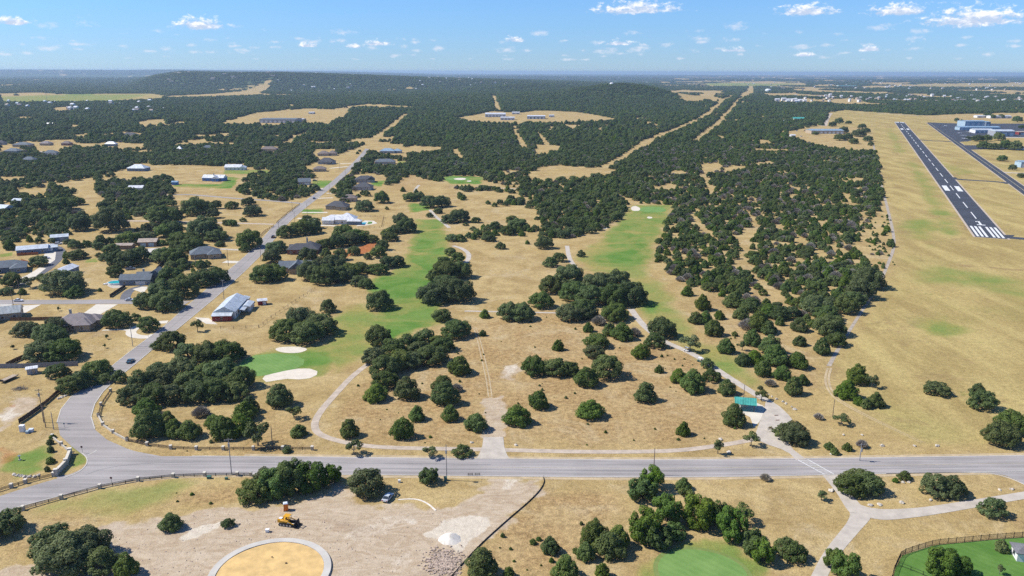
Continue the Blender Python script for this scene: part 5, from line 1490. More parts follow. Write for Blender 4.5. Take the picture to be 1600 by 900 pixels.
house('house', 'brown-roofed stone house behind a round oak, fourth up the street', 546, 314, math.radians(4), [(0, 0, 14, 10, 3.2, H, 3.0, 'x')], 'shingle_brown', 'wall_tan')
house('house', 'charcoal-roofed house beside the green backyard lawn', 568, 296, math.radians(-4), [(0, 0, 18, 13, 3.2, H, 4.0, 'x')], 'shingle_charcoal', 'wall_grey')
house('house', 'dark grey house with white gables above the green backyard lawn', 570, 284, math.radians(6), [(0, 0, 20, 12, 3.2, H, 3.6, 'x'), (7, -3, 8, 9, 3.2, G, 3.2, 'y')], 'shingle_charcoal', 'wall_grey')
house('house', 'dark grey house with a pale garage drive left of the street', 476, 288, math.radians(14), [(0, 0, 13, 11, 3.2, G, 3.4, 'x')], 'shingle_blue_grey', 'wall_grey', garage=[(2.5, -5.56, 5, 2.4, 0, 'wall_white')])
house('house', 'light brown house left of the street, below the charcoal one', 500, 267.5, math.radians(10), [(0, 0, 15, 10, 3.2, H, 3.0, 'x')], 'shingle_brown', 'wall_tan')
house('house', 'charcoal house with a dark porch at the far left of the street', 511, 256, math.radians(-6), [(0, 0, 20, 13, 3.4, H, 4.6, 'x')], 'shingle_charcoal', 'wall_grey', porch=[(4, -8, 9, 3, 2.8, 3.3, 'shingle_charcoal')])
house('house', 'brown multi-gabled house farthest up the left of the street', 506, 243, math.radians(4), [(0, 0, 16, 12, 3.2, H, 3.6, 'x'), (12, 3, 12, 12, 3.2, H, 3.8, 'x')], 'shingle_brown', 'wall_tan')
house('house', 'long grey house behind the wide oak, far right of the street', 602, 256, math.radians(2), [(0, 0, 26, 12, 3.2, H, 3.4, 'x')], 'shingle_blue_grey', 'wall_grey')
house('house', 'pale blue-roofed house at the far right end of the street', 606, 239, math.radians(-2), [(0, 0, 22, 13, 3.4, H, 3.6, 'x'), (14, 3, 12, 10, 3.2, H, 3.0, 'x')], 'sheet_blue', 'wall_grey')
house('house', 'white-roofed blue house with a green lawn', 336, 282, math.radians(-4), [(0, 0, 24, 11, 3.4, G, 3.0, 'x'), (4, -5, 7, 8, 3.2, G, 2.4, 'y')], 'sheet_white', 'wall_blue', chimney=(0, 0, -1.5))
house('shed', 'little blue shed left of the white-roofed blue house', 274, 288.5, 0.1, [(0, 0, 6, 5, 2.8, G, 1.2, 'x')], 'sheet_sky', 'wall_blue', windows=False, cat='shed')
house('house', 'white-roofed house at the wood edge beyond the blue house', 366, 265, math.radians(2), [(0, 0, 20, 12, 3.4, G, 3.0, 'x'), (12, -3, 7, 8, 3.0, G, 2.0, 'y')], 'sheet_white', 'wall_white')
house('house', 'pale metal-roofed house on the left at the wood edge', 217, 266.5, math.radians(-4), [(0, 0, 22, 14, 3.4, H, 4.2, 'x')], 'sheet_pale', 'wall_slate_blue')
house('shed', 'white-roofed barn peeping out between the oaks', 214, 298, math.radians(8), [(0, 0, 14, 9, 3.4, G, 2.0, 'x')], 'sheet_white', 'wall_white', windows=False, cat='barn')
house('house', 'white-roofed house cut by the left edge below the woods', 2, 330, math.radians(-12), [(0, 0, 18, 12, 3.2, G, 2.6, 'x')], 'sheet_pale', 'wall_slate_blue')
house('shed', 'small pale-roofed barn among oaks near the left edge', 31, 317.5, math.radians(-8), [(0, 0, 10, 7, 3, G, 1.4, 'x')], 'sheet_pale', 'wall_slate_blue', windows=False, cat='barn')
for px, py, w, d, rf, wl, lab in [
        (37, 229, 26, 16, 'shingle_blue_grey', 'wall_tan', 'wide blue-grey roof in the far left subdivision'), (22, 239, 22, 14, 'shingle_blue_grey', 'wall_slate_blue', 'blue-grey house nearest the left edge of the subdivision'), (73, 227, 16, 12, 'shingle_mauve', 'wall_tan', 'mauve-roofed house in the subdivision, right of the wide one'),
        (80, 242, 18, 12, 'shingle_blue_grey', 'wall_white', 'pale house right of two tan sheds in the subdivision'), (47, 253, 16, 10, 'shingle_blue_grey', 'wall_slate_blue', 'low slate house below the subdivision'), (174, 228, 17, 9, 'sheet_white', 'wall_slate_blue', 'white-roofed house on its own tan clearing'),
        (204, 213, 26, 12, 'shingle_charcoal', 'wall_white', 'dark-roofed white house by the small far clearing'), (79, 197, 22, 8, 'sheet_white', 'wall_white', 'long white barn in the far left woods'), (105, 227, 14, 10, 'shingle_brown', 'wall_red_brick', 'red-brown roofed house in the far left woods'),
        (421, 236, 24, 12, 'shingle_brown', 'wall_tan', 'brown-roofed house alone in the woods above the street'), (2, 226, 14, 10, 'shingle_charcoal', 'wall_grey', 'charcoal roof cut by the left edge'), (190, 164, 40, 12, 'sheet_white', 'wall_white', 'long white building below the far left hay field'), (325, 234, 14, 8, 'shingle_blue_grey', 'wall_slate_blue', 'small slate roof deep in the woods'),
        (281, 236, 7, 6, 'sheet_white', 'wall_white', 'tiny white roof deep in the woods'), (308, 177, 20, 12, 'shingle_brown', 'wall_tan', 'brown roof in a small clearing of the far left woods')]:
    house('house', lab, px, py, math.radians((px * 7) % 17 - 8), [(0, 0, w, d, 3.4, H, 3.6, 'x')], rf, wl, group='scattered houses of the left woods')
for px, lab in ((59, 'tan shed with a pale front, left of the pair'), (67, 'tan shed with a pale front, right of the pair')):
    house('shed', lab, px, 241, 0.1, [(0, 0, 5, 5, 3, G, 1.4, 'x')], 'sheet_tan', 'wall_tan', windows=False, cat='shed', group='two tan sheds')


# industrial and public buildings
def block(name, label, px0, py0, px1, depth, h, roof, wall, bays=0, rk=G, rise=1.6, cat='building', group=None, yaw=0.0):
    """a long building whose front foot runs between two photo columns at one row"""
    a, b_ = at(px0, py0), at(px1, py0)
    c = (a + b_) / 2
    w = float(np.linalg.norm(b_ - a))
    t_ = thing(name, label, cat, (c[0], c[1] + depth / 2, 0), yaw, group)
    body = MB().box((0, 0, h / 2 - .1), (w, depth, h + .2))
    if rk == G:
        for e in (-1, 1):
            body.raw([(e * (w / 2 - .05), -depth / 2, h), (e * (w / 2 - .05), depth / 2, h), (e * (w / 2 - .05), 0, h + rise * .93)], [(0, 1, 2)])
    body.build('wall', M[wall], t_)
    roof_solid(rk, w, depth, h, rise, 0.3).build('roof', M[roof], t_)
    for i in range(bays):
        MB().box((0, 0, h * .33), (w / bays * .55, .16, h * .66)).build('door', M['wall_white' if wall != 'wall_white' else 'wall_grey'], t_, loc=((i + .5) / bays * w - w / 2, -depth / 2 - .03, 0))
    return t_


block('school', 'large low dark-roofed building in the tan clearing', 405, 192, 462, 60, 8, 'shingle_blue_grey', 'wall_grey', 8, G, 1.2)
block('annex', 'small annex at the right end of the dark-roofed building', 464, 189.5, 474, 30, 5, 'sheet_pale', 'wall_tan', 2, G, 0.8)
block('shed', 'small white shed behind the dark-roofed building', 482, 178, 491, 12, 4, 'sheet_white', 'wall_slate_blue', 2, cat='shed')
block('warehouse', 'longest white warehouse in the central clearing', 758, 183, 790, 40, 8, 'sheet_white', 'wall_white', 6, G, 2.5, 'warehouse')
block('warehouse', 'low white warehouse in front, centre of the clearing', 782, 187.5, 804, 22, 6, 'sheet_white', 'wall_white', 4, G, 1.6, 'warehouse')
block('warehouse', 'white and grey warehouse right of the centre of the clearing', 824, 186, 852, 30, 7, 'sheet_white', 'wall_slate_blue', 5, G, 2.0, 'warehouse')
block('shed', 'small grey shed at the right of the central clearing', 858, 183, 866, 14, 4.5, 'sheet_pale', 'wall_grey', 2, cat='shed')
block('shed', 'white shed behind the warehouses', 800, 178.5, 812, 16, 5, 'sheet_white', 'wall_white', 2, cat='shed')
ha = block('hangar', 'tall pale blue hangar with darker blue end bay', 1508, 198, 1540, 34, 12, 'sheet_blue', 'wall_pale_blue', 4, G, 1.5, 'hangar')
block('hangar', 'dark blue tall annex beside the tall pale blue hangar', 1540.5, 198.4, 1547, 30, 11, 'sheet_sky', 'wall_slate_blue', 1, G, 1.2, 'hangar')
block('hangar', 'long low blue hangar row behind the apron', 1500, 203.5, 1562, 20, 6, 'sheet_sky', 'wall_pale_blue', 9, G, 2.0, 'hangar')
block('hangar', 'white-fronted hangar on the apron', 1524, 208.2, 1552, 22, 6.5, 'sheet_pale', 'wall_white', 4, G, 2.2, 'hangar')
block('hangar', 'broad grey corrugated hangar facing the apron', 1555, 212.5, 1585, 26, 9, 'sheet_pale', 'wall_grey', 3, G, 2.6, 'hangar')
block('tank_house', 'pale blue metal building at the right edge by the taxiway', 1595, 262, 1612, 14, 7, 'sheet_blue', 'wall_pale_blue', 2)
block('kiosk', 'small red-roofed building at the right edge behind the hangars', 1592, 210.5, 1604, 14, 5, 'sheet_tan', 'wall_red', 1)
block('building', 'long pale green building behind the airport trees', 1548, 185, 1580, 20, 6, 'sheet_pale', 'wall_white', 4)
block('building', 'white building at the wood edge left of the tall hangar', 1527, 184, 1545, 18, 5, 'sheet_white', 'wall_white', 2)
block('school', 'long pale blue metal-roofed school left of the airfield', 1268, 209, 1318, 34, 6, 'sheet_blue', 'wall_tan', 8, G, 2.4)
block('school_wing', 'green-roofed hall at the wood edge behind the school', 1241, 190, 1260, 30, 7, 'sheet_green', 'wall_white', 3, G, 3.0)
block('cabin', 'pale cabin left of the green-roofed hall', 1224, 192, 1233, 14, 4.5, 'sheet_pale', 'wall_tan', 1)
block('building', 'white cabin in the tan clearing left of the school', 1236, 215, 1243, 10, 4, 'sheet_white', 'wall_white', 1)
block('terminal', 'low white building by the road behind the apron', 1580, 234, 1600, 12, 4, 'sheet_pale', 'wall_white', 2)

# ------------------------------------------------------------------ water tanks, far town
def dome_tank(label, px, py, r, h):
    g = at(px, py)
    z = float(hills(g[0], g[1]))
    t_ = thing('water_tank', label, 'water tank', (g[0], g[1], z))
    b_ = MB(); n = 20
    prof = [(r, -2), (r, h)] + [(r * math.cos(a), h + r * 0.42 * math.sin(a)) for a in np.linspace(0.2, 1.45, 6)]
    for k, (q, zz) in enumerate(prof):
        for i in range(n):
            b_.v.append((q * math.cos(2 * math.pi * i / n), q * math.sin(2 * math.pi * i / n), zz))
    for k in range(len(prof) - 1):
        for i in range(n):
            j = (i + 1) % n
            b_.f.append((k * n + i, k * n + j, (k + 1) * n + j, (k + 1) * n + i))
    b_.f.append(tuple((len(prof) - 1) * n + i for i in range(n)))
    b_.build('shell', M['white_metal'], t_, True)
    MB().tube([(0, 0, h + r * .4), (0, 0, h + r * .42 + 1.6)], r * 0.08, 8).build('vent', M['steel_grey'], t_)
    MB().box((0, -r - .25, h / 2), (0.6, 0.3, h)).build('ladder', M['steel_grey'], t_)


g_ = (475, 3420)
tpx = to_px(430, 3480, 72.0)
dome_tank('white domed water tank on the forested slope below the far town', 1200, 143.5, 19, 11)
_t = thing('water_tank', 'white water tank on top of the wooded central hill', 'water tank', (425, 3520, float(hills(425, 3520))))
MB().tube([(0, 0, -2), (0, 0, 10), (0, 0, 12)], [9, 9, 3], 18).build('shell', M['white_metal'], _t, True)
MB().tube([(0, 0, 12), (0, 0, 13.5)], .8, 8).build('vent', M['steel_grey'], _t)
FAR_ME = {}


def far_building(px, py, wpx, roof, wall, label, group, h=6.0, kfac=0.5):
    w = wpx * mpp(py)
    d = min(max(w * kfac, 14), 60)
    key = (round(w / 8), round(h), roof, wall)
    if key not in FAR_ME:
        a = MB().box((0, 0, h / 2 - .5), (w, d, h + 1)); b_ = roof_solid(G, w, d, h, h * .35, 0.5)
        c = MB()
        for i in range(max(1, int(w // 14))):
            c.box(((i + .5) * w / max(1, int(w // 14)) - w / 2, -d / 2 - .06, h * .45), (3.2, .2, h * .5))
        ms = [mesh('wall', a.v, a.f), mesh('roof', b_.v, b_.f), mesh('door', c.v, c.f)]
        for q, mt in zip(ms, (wall, roof, 'wall_slate_blue')):
            q.materials.append(M[mt])
        FAR_ME[key] = ms
    g = at(px, py)
    z = float(hills(g[0], g[1]))
    t_ = thing('far_building', label, 'building', (g[0], g[1], z), RT.uniform(-.3, .3), group)
    for nm, q in zip(('wall', 'roof', 'door_row'), FAR_ME[key]):
        o_ = add(nm, q, None, t_)
    return t_


for k, (px, py, w) in enumerate([(1214, 161, 7), (1224, 159.5, 6), (1232, 161, 6), (1240, 160.5, 8), (1250, 161.5, 7), (1245, 163, 6), (1230, 163, 5), (1257, 162, 4)]):
    far_building(px, py, w, 'sheet_white', 'wall_white', f'white building in the bright cluster in the woods, {ORD[k if k < 4 else k]} from the left of it' if False else 'white flat building in the bright cluster in the woods left of the airfield', 'bright cluster of buildings in the woods', 9, 0.9)
towns = [('far town beyond the airfield', 70, (1230, 1610), (150, 161), 'pale building of the far town behind the airfield'), ('town strip on the right horizon', 60, (1200, 1600), (128, 142), 'tiny pale building of the town strip near the right horizon'),
         ('houses on the left mesa top', 16, (275, 440), (114, 121), 'tiny pale house on the far left mesa'), ('buildings in the woods under the mesa', 22, (430, 560), (132, 144), 'tiny pale house in the woods under the far ridge'), ('village in the centre distance', 26, (640, 800), (131, 142), 'small white building of the village in the centre distance'),
         ('houses in the left distance', 30, (10, 260), (160, 178), 'small pale house in the left distance woods'), ('town below the central hill', 30, (880, 1200), (120, 133), 'tiny pale building of the town beyond the central hill')]
for gname, n, (xa, xb), (ya, yb), lab in towns:
    for k in range(n):
        px, py = RT.uniform(xa, xb), RT.uniform(ya, yb)
        if 'mesa top' in gname:
            g = (px - 800) / FOC * 6500
            q = to_px(g, 6400, float(hills(g, 6400)))
            w, h_ = 30, 6
            o_ = far_building(px, 130, 30 / mpp(130), 'sheet_tan', 'wall_tan', lab, gname, 6)
            yy = RT.uniform(5600, 6500); xx = (px - 800) / FOC * yy
            o_.location = (xx, yy, float(hills(xx, yy)) + 1.5)
            continue
        rf = RT.choice(['sheet_white', 'sheet_white', 'sheet_pale', 'sheet_tan', 'shingle_mauve'])
        look = {'sheet_white': 'white-roofed', 'sheet_pale': 'pale grey-roofed', 'sheet_tan': 'tan-roofed', 'shingle_mauve': 'brown-roofed'}[rf]
        far_building(px, py, RT.uniform(1.6, 4.5) if py > 145 else RT.uniform(1.4, 3.4), rf, RT.choice(['wall_white', 'wall_tan', 'wall_white']), lab.replace('pale', look).replace('small white', 'small ' + look), gname + ', ' + look, RT.choice((6, 8, 10)))
block('building', 'long green-roofed stadium building in the far town', 1312, 136, 1338, 60, 12, 'sheet_green', 'wall_white', 5)
block('building', 'long red-roofed market building in the far town', 1490, 158.5, 1510, 24, 8, 'sheet_tan', 'wall_red', 4)
for px, py, hgt, lab in ((845, 146, 70, 'thin radio mast left of the central hill'), (74, 160, 55, 'thin mast in the hay field at the far left'), (645, 138, 60, 'short tower by the village in the centre distance')):
    g = at(px, py)
    t_ = thing('radio_mast', lab, 'mast', (g[0], g[1], float(hills(g[0], g[1]))))
    b_ = MB()
    for a in (0, 2.09, 4.19):
        b_.tube([(1.2 * math.cos(a), 1.2 * math.sin(a), -1), (1.0 * math.cos(a), 1.0 * math.sin(a), hgt)], 0.22, 4)
    b_.build('mast_legs', M['steel_grey'], t_)
    c = MB()
    for k in range(int(hgt / 4)):
        c.tube([(1.2, 0, k * 4.0), (-.6, 1.0, k * 4 + 2.0), (-.6, -1.0, k * 4 + 4.0)], 0.12, 4)
    c.build('lattice', M['steel_grey'], t_)

# ------------------------------------------------------------------ vehicles
BODY = {}


def paint(name, col):
    if name not in MATS:
        mat_plain(name, col, 0.3, 0.03, 1.0, spec=0.5, coat=0.6)
    return MATS[name]


def car(label, px, py, yaw, colname, col, kind='sedan', group='cars'):
    g = at(px, py)
    t_ = thing({'sedan': 'car', 'suv': 'suv', 'pickup': 'pickup_truck'}[kind], label, {'sedan': 'car', 'suv': 'car', 'pickup': 'pickup'}[kind], (g[0], g[1], 0.1), yaw, group)
    L, Wd = {'sedan': (4.7, 1.82), 'suv': (4.7, 1.9), 'pickup': (5.6, 1.95)}[kind]
    h1 = {'sedan': 0.88, 'suv': 1.05, 'pickup': 1.05}[kind]; h2 = {'sedan': 1.42, 'suv': 1.72, 'pickup': 1.78}[kind]
    lo = 0.30
    out = [(-L / 2, lo + .15), (-L / 2 + .15, lo), (L / 2 - .2, lo), (L / 2, lo + .18), (L / 2 - .05, h1 - .18), (L / 2 - .5, h1 - .06), (L * .16, h1), (-L * .30, h1), (-L / 2 + .1, h1 - .04)]
    MB().prism(out, -Wd / 2, Wd / 2).build('body', paint(colname, col), t_)
    if kind == 'sedan':
        cab = [(-L * .36, h1), (L * .20, h1), (L * .06, h2 - .06), (-L * .20, h2 - .04)]
    elif kind == 'suv':
        cab = [(-L * .48, h1), (L * .20, h1), (L * .08, h2 - .06), (-L * .42, h2 - .04)]
    else:
        cab = [(-L * .12, h1), (L * .22, h1), (L * .12, h2 - .06), (-L * .09, h2 - .04)]
    MB().prism(cab, -Wd / 2 + .10, Wd / 2 - .10).build('windows', M['glass'], t_)
    x0, x1 = cab[3][0] - .02, cab[2][0] + .02
    MB().box(((x0 + x1) / 2, 0, h2 - .02), (x1 - x0, Wd - .3, .08), taper=.94).build('roof', paint(colname, col), t_)
    for sg in (-1, 1):
        MB().tube([(cab[0][0] + .02, sg * (Wd / 2 - .11), h1), (cab[3][0], sg * (Wd / 2 - .14), h2 - .05)], .05, 4).tube([(cab[1][0] - .02, sg * (Wd / 2 - .11), h1), (cab[2][0], sg * (Wd / 2 - .14), h2 - .05)], .05, 4).build('pillar', paint(colname, col), t_)
    if kind == 'pickup':
        MB().box((-L * .30, 0, h1 + .01), (L * .34, Wd - .3, .03)).build('cargo_bed', M['machine_black'], t_)
        for sg in (-1, 1):
            MB().box((-L * .30, sg * (Wd / 2 - .07), h1 + .1), (L * .36, .12, .24)).build('bed_side', paint(colname, col), t_)
    for x in (-L * .31, L * .31):
        for sg in (-1, 1):
            w_ = MB().tube([(0, -.11, 0), (0, .11, 0)], .34, 14).build('wheel', M['tyre'], t_, loc=(x, sg * (Wd / 2 - .08), .33))
            MB().tube([(0, -.12, 0), (0, .12, 0)], .19, 10).build('rim', M['rim'], w_)
    for sg in (-1, 1):
        MB().box((L / 2 - .03, sg * (Wd / 2 - .3), h1 - .24), (.12, .42, .16)).build('headlight', M['lamp_glass'], t_)
        MB().box((-L / 2 + .03, sg * (Wd / 2 - .26), h1 - .2), (.1, .34, .16)).build('tail_light', M['tail_red'], t_)
    return t_


car('silver sedan parked on the bare dirt beside the round oak', 606, 780, bearing((600, 787), (613, 772)), 'silver', (0.50, 0.53, 0.56))
car('dark teal car driving along the curving street', 204, 566, bearing((197, 573), (216, 557)), 'teal', (0.05, 0.13, 0.17))
car('white car on the side street near the left edge', 29, 471, 0.04, 'white_car', (0.72, 0.73, 0.75))
car('pale car stopped at the mouth of the side street', 203, 470, 0.1, 'pale_car', (0.58, 0.62, 0.66))
car('dark maroon pickup driving up the street past the brick house', 427, 371.5, ST, 'maroon', (0.05, 0.015, 0.03), 'pickup')
car('blue-grey car on the street near the far end', 491, 311, ST2, 'blue_car', (0.14, 0.20, 0.30), 'suv')
car('dark pickup parked behind the grey hip-roofed house left of the road', 316, 412, 0.1, 'black_car', (0.025, 0.025, 0.03), 'pickup')
car('white car by the pale workshop', 92, 382, 0.5, 'white_car', (0.72, 0.73, 0.75), 'suv')
car('grey car on the gravel yard by the metal-roofed house', 72, 404.5, 0.3, 'silver', (0.5, 0.5, 0.5), 'suv')
car('dark car in the shade of the oak by the street corner', 340, 441.5, 0.4, 'black_car', (0.02, 0.02, 0.03), 'suv')
car('blue pickup on the lawn behind the pool house oaks', 204, 421.5, 0.35, 'blue_car', (0.1, 0.13, 0.2), 'pickup')
car('white pickup in the driveway of the charcoal house left of the street', 474, 295, 0.3, 'white_car', (0.7, 0.7, 0.7), 'pickup')
car('black car beside the house with the green yard on the far left of the street', 492, 283, 0.2, 'black_car', (0.02, 0.02, 0.02), 'suv')
for k, (px, py) in enumerate([(1245, 205), (1258, 204.5), (1252, 213.5), (1240, 213)]):
    car(f'small car parked at the school beside the airfield, {ORD[k]} of four', px, py, 0.1 * k, ('white_car', 'black_car', 'white_car', 'blue_car')[k], (0.6, 0.6, 0.6), 'suv', 'cars at the school')
# camper trailers by the metal-roofed house
for px, py, lab in ((73, 393.5, 'white camper trailer beside the metal-roofed house'), (76, 388.5, 'second white camper trailer behind the first')):
    g = at(px, py)
    t_ = thing('camper_trailer', lab, 'trailer', (g[0], g[1], 0), 0.35)
    MB().prism([(-4, .6), (3.4, .6), (4.1, 1.5), (3.9, 2.7), (3.2, 3.0), (-3.9, 3.0), (-4.1, 2.6)], -1.2, 1.2).build('body', M['white_metal'], t_)
    for x in (-1.2, -0.2):
        for sg in (-1, 1):
            MB().tube([(x, sg * 1.0, .36), (x, sg * 1.22, .36)], .36, 10).build('wheel', M['tyre'], t_)
    MB().box((4.7, 0, .62), (1.4, .12, .1)).build('drawbar', M['black_iron'], t_)
    for x in (-2.4, .6, 2.4):
        MB().box((x, -1.21, 2.0), (1.1, .05, .6)).build('window', M['glass'], t_)
    MB().box((-.9, -1.21, 1.65), (.7, .05, 1.8)).build('door', M['wall_grey'], t_)
# flatbed trailer on the grass at the left
g = at(14, 594)
t_ = thing('flatbed_trailer', 'long flatbed trailer loaded with pale planks on the left grass', 'trailer', (g[0], g[1], 0), bearing((4, 596), (25, 587)))
MB().box((0, 0, .78), (7.0, 2.3, .16)).build('deck', M['dark_wood'], t_)
for k in range(4):
    MB().box((.2, -0.85 + k * .56, .98), (6.2, .5, .2)).build('plank', M['wall_tan'], t_)
for x in (-1.6, -.7):
    for sg in (-1, 1):
        MB().tube([(x, sg * 1.12, .38), (x, sg * 1.36, .38)], .38, 12).build('wheel', M['tyre'], t_)
MB().box((-3.6, 0, 1.2), (.12, 2.3, .9)).build('headboard', M['black_iron'], t_)
MB().box((4.2, 0, .7), (1.6, .14, .12)).build('drawbar', M['black_iron'], t_)
# brush pile
g = at(31, 608)
t_ = thing('brush_pile', 'heap of grey cut branches on the left grass', 'brush pile', (g[0], g[1], 0))
rr = random.Random(8)
b_ = MB()
for k in range(70):
    a, q = rr.uniform(0, 6.28), rr.uniform(0, 1.9)
    c = Vector((q * math.cos(a) * 1.5, q * math.sin(a), rr.uniform(.1, .8 - q * .25)))
    d = Vector((rr.uniform(-1, 1), rr.uniform(-1, 1), rr.uniform(-.3, .4))).normalized() * rr.uniform(.6, 1.5)
    b_.tube([c - d, c + d * .2 + Vector((0, 0, .1)), c + d], [.06, .05, .02], 4)
b_.build('branches', M['grey_bark'], t_)
# golf carts
for px, py, lab in ((1072.5, 549, 'white golf cart parked under the tree on the cart path'), (1093.5, 565.5, 'green and tan golf cart farther down the cart path')):
    g = at(px, py)
    t_ = thing('golf_cart', lab, 'golf cart', (g[0], g[1], .06), 2.4, 'golf carts')
    cm = M['white_metal'] if px < 1080 else M['utility_green']
    MB().prism([(-1.15, .3), (1.15, .3), (1.2, .62), (.7, .78), (.3, .45), (-.2, .45), (-.3, .72), (-1.15, .74)], -.55, .55).build('body', cm, t_)
    MB().box((-.35, 0, .82), (.5, 1.0, .16)).box((-.62, 0, 1.05), (.14, 1.0, .45)).build('seat', M['wall_tan'], t_)
    MB().box((-.1, 0, 1.86), (1.9, 1.2, .08), taper=.95).build('canopy', M['white_metal'], t_)
    for x in (-.95, .75):
        for sg in (-1, 1):
            MB().tube([(x, sg * .5, .5), (x * .9, sg * .5, 1.84)], .03, 5).build('post', M['black_iron'], t_)
            MB().tube([(x * .9, sg * .46, .24), (x * .9, sg * .64, .24)], .24, 10).build('wheel', M['tyre'], t_)
    MB().tube([(.55, .25, .8), (.35, .25, 1.02)], .03, 5).tube([(.35, .08, 1.02), (.35, .42, 1.02)], .03, 5).build('steering_wheel', M['black_iron'], t_)
# small aeroplanes on the apron
for k, (px, py, rz) in enumerate([(1499, 209.3, 0.3), (1505, 213.0, 1.0), (1507, 218.0, 0.5), (1515, 207.2, 1.6), (1477, 198, 0.2)]):
    g = at(px, py)
    t_ = thing('light_aeroplane', 'small white aeroplane on the apron, ' + ('left one nearest the tall hangar', 'middle one of the group', 'nearest the taxiway', 'one in front of the long blue hangars', 'lone one at the far corner')[k], 'aeroplane', (g[0], g[1], .05), rz, 'small aeroplanes on the apron')
    MB().tube([(4.2, 0, 1.3), (3.2, 0, 1.35), (1, 0, 1.4), (-2, 0, 1.4), (-4.6, 0, 1.5)], [.25, .6, .75, .5, .15], 8).build('fuselage', M['white_metal'], t_)
    MB().box((.9, 0, 2.05), (1.7, 11.5, .14)).build('wing', M['white_metal'], t_)
    MB().box((-4.2, 0, 1.6), (.9, 3.6, .08)).build('tailplane', M['white_metal'], t_)
    MB().prism([(-4.7, 1.5), (-3.4, 1.6), (-4.3, 3.0), (-4.8, 3.0)], -.06, .06).build('fin', M['wall_blue'], t_)
    for x, y in ((1.6, -1.1), (1.6, 1.1), (3.3, 0)):
        MB().tube([(x, y - .1, .3), (x, y + .1, .3)], .3, 8).tube([(x, y, .3), (x * .9, y * .3, 1.1)], .06, 4).build('wheel', M['tyre'], t_)
    MB().box((4.3, 0, 1.3), (.06, 1.8, .14)).build('propeller', M['black_iron'], t_)

# ------------------------------------------------------------------ construction yard
g = at(449, 820)
t_ = thing('track_loader', 'yellow tracked loader with a black boom and bucket on the dirt', 'loader', (g[0], g[1], 0), -0.22)
t_.scale = (1.15, 1.15, 1.15)
for sg in (-1, 1):
    tk = MB().prism([(-1.7, .12), (-1.4, 0), (1.5, 0), (1.8, .14), (1.9, .5), (1.6, .85), (-1.5, .85), (-1.8, .5)], sg * .75 - .22, sg * .75 + .22).build('track', M['machine_black'], t_)
    for x in (-1.2, -.4, .4, 1.2):
        MB().tube([(x, sg * .98, .38), (x, sg * 1.0, .38)], .26, 8).build('road_wheel', M['steel_grey'], tk)
MB().prism([(-2.1, .75), (.5, .75), (.6, 1.35), (-.4, 1.5), (-2.1, 1.55)], -.7, .7).build('engine_body', M['machine_yellow'], t_)
MB().box((-1.55, 0, 1.62), (.8, .8, .1)).build('hood_panel', M['white_metal'], t_)
MB().box((.05, 0, 1.35), (.5, .55, .12)).box((-.2, 0, 1.65), (.12, .55, .5)).build('seat', M['machine_black'], t_)
cg = MB()
for x in (-.5, .8):
    for sg in (-1, 1):
        cg.tube([(x, sg * .6, 1.3), (x, sg * .6, 2.45)], .05, 5)
cg.build('cab_frame', M['machine_black'], t_)
MB().box((.15, 0, 2.5), (1.5, 1.4, .08)).build('canopy', M['machine_yellow'], t_)
for sg in (-1, 1):
    MB().tube([(-1.3, sg * .85, 1.5), (.6, sg * .9, 1.45), (2.3, sg * .85, .7)], .12, 6).build('loader_arm', M['machine_yellow'], t_)
    MB().tube([(.4, sg * .7, .9), (2.2, sg * .7, 1.0)], .07, 6).build('cylinder', M['steel_grey'], t_)
MB().prism([(2.2, .1), (3.3, .05), (3.35, .12), (2.45, .25), (2.35, .95), (2.2, 1.0)], -1.15, 1.15).build('bucket', M['machine_black'], t_)
MB().tube([(2.2, .3, 1.1), (2.9, .2, 1.9), (3.3, -.3, 1.1)], .14, 6).tube([(2.3, -.5, 1.0), (2.7, -.6, 1.7), (3.5, -.8, .9)], .12, 6).build('grapple', M['machine_black'], t_)

g = at(447, 797)
t_ = thing('portable_toilet', 'orange portable toilet with a pale roof under the oaks', 'toilet', (g[0], g[1], 0), 0.3)
MB().box((0, 0, 1.1), (1.2, 1.2, 2.1)).build('cabin', M['toilet_orange'], t_)
MB().box((0, 0, 2.26), (1.3, 1.3, .22), taper=.72).build('roof', M['toilet_roof'], t_)
dr = MB().box((0, -.62, 1.1), (.86, .06, 1.9)).build('door', M['toilet_orange'], t_)
MB().box((.33, -.67, 1.1), (.06, .06, .16)).build('handle', M['machine_black'], dr)
MB().tube([(.45, .45, 2.2), (.45, .45, 2.7)], .05, 6).build('vent_pipe', M['machine_black'], t_)
MB().box((0, 0, .05), (1.36, 1.36, .12)).build('skid', M['dark_wood'], t_)

g = at(418, 831)
t_ = thing('white_tote', 'small white plastic tote on the dirt left of the loader', 'tote', (g[0], g[1], 0), 0.15)
MB().box((0, 0, .4), (.9, .8, .7), taper=1.06).build('tub', M['white_metal'], t_)
MB().box((0, 0, .79), (1.02, .92, .07)).build('lid', M['white_metal'], t_)

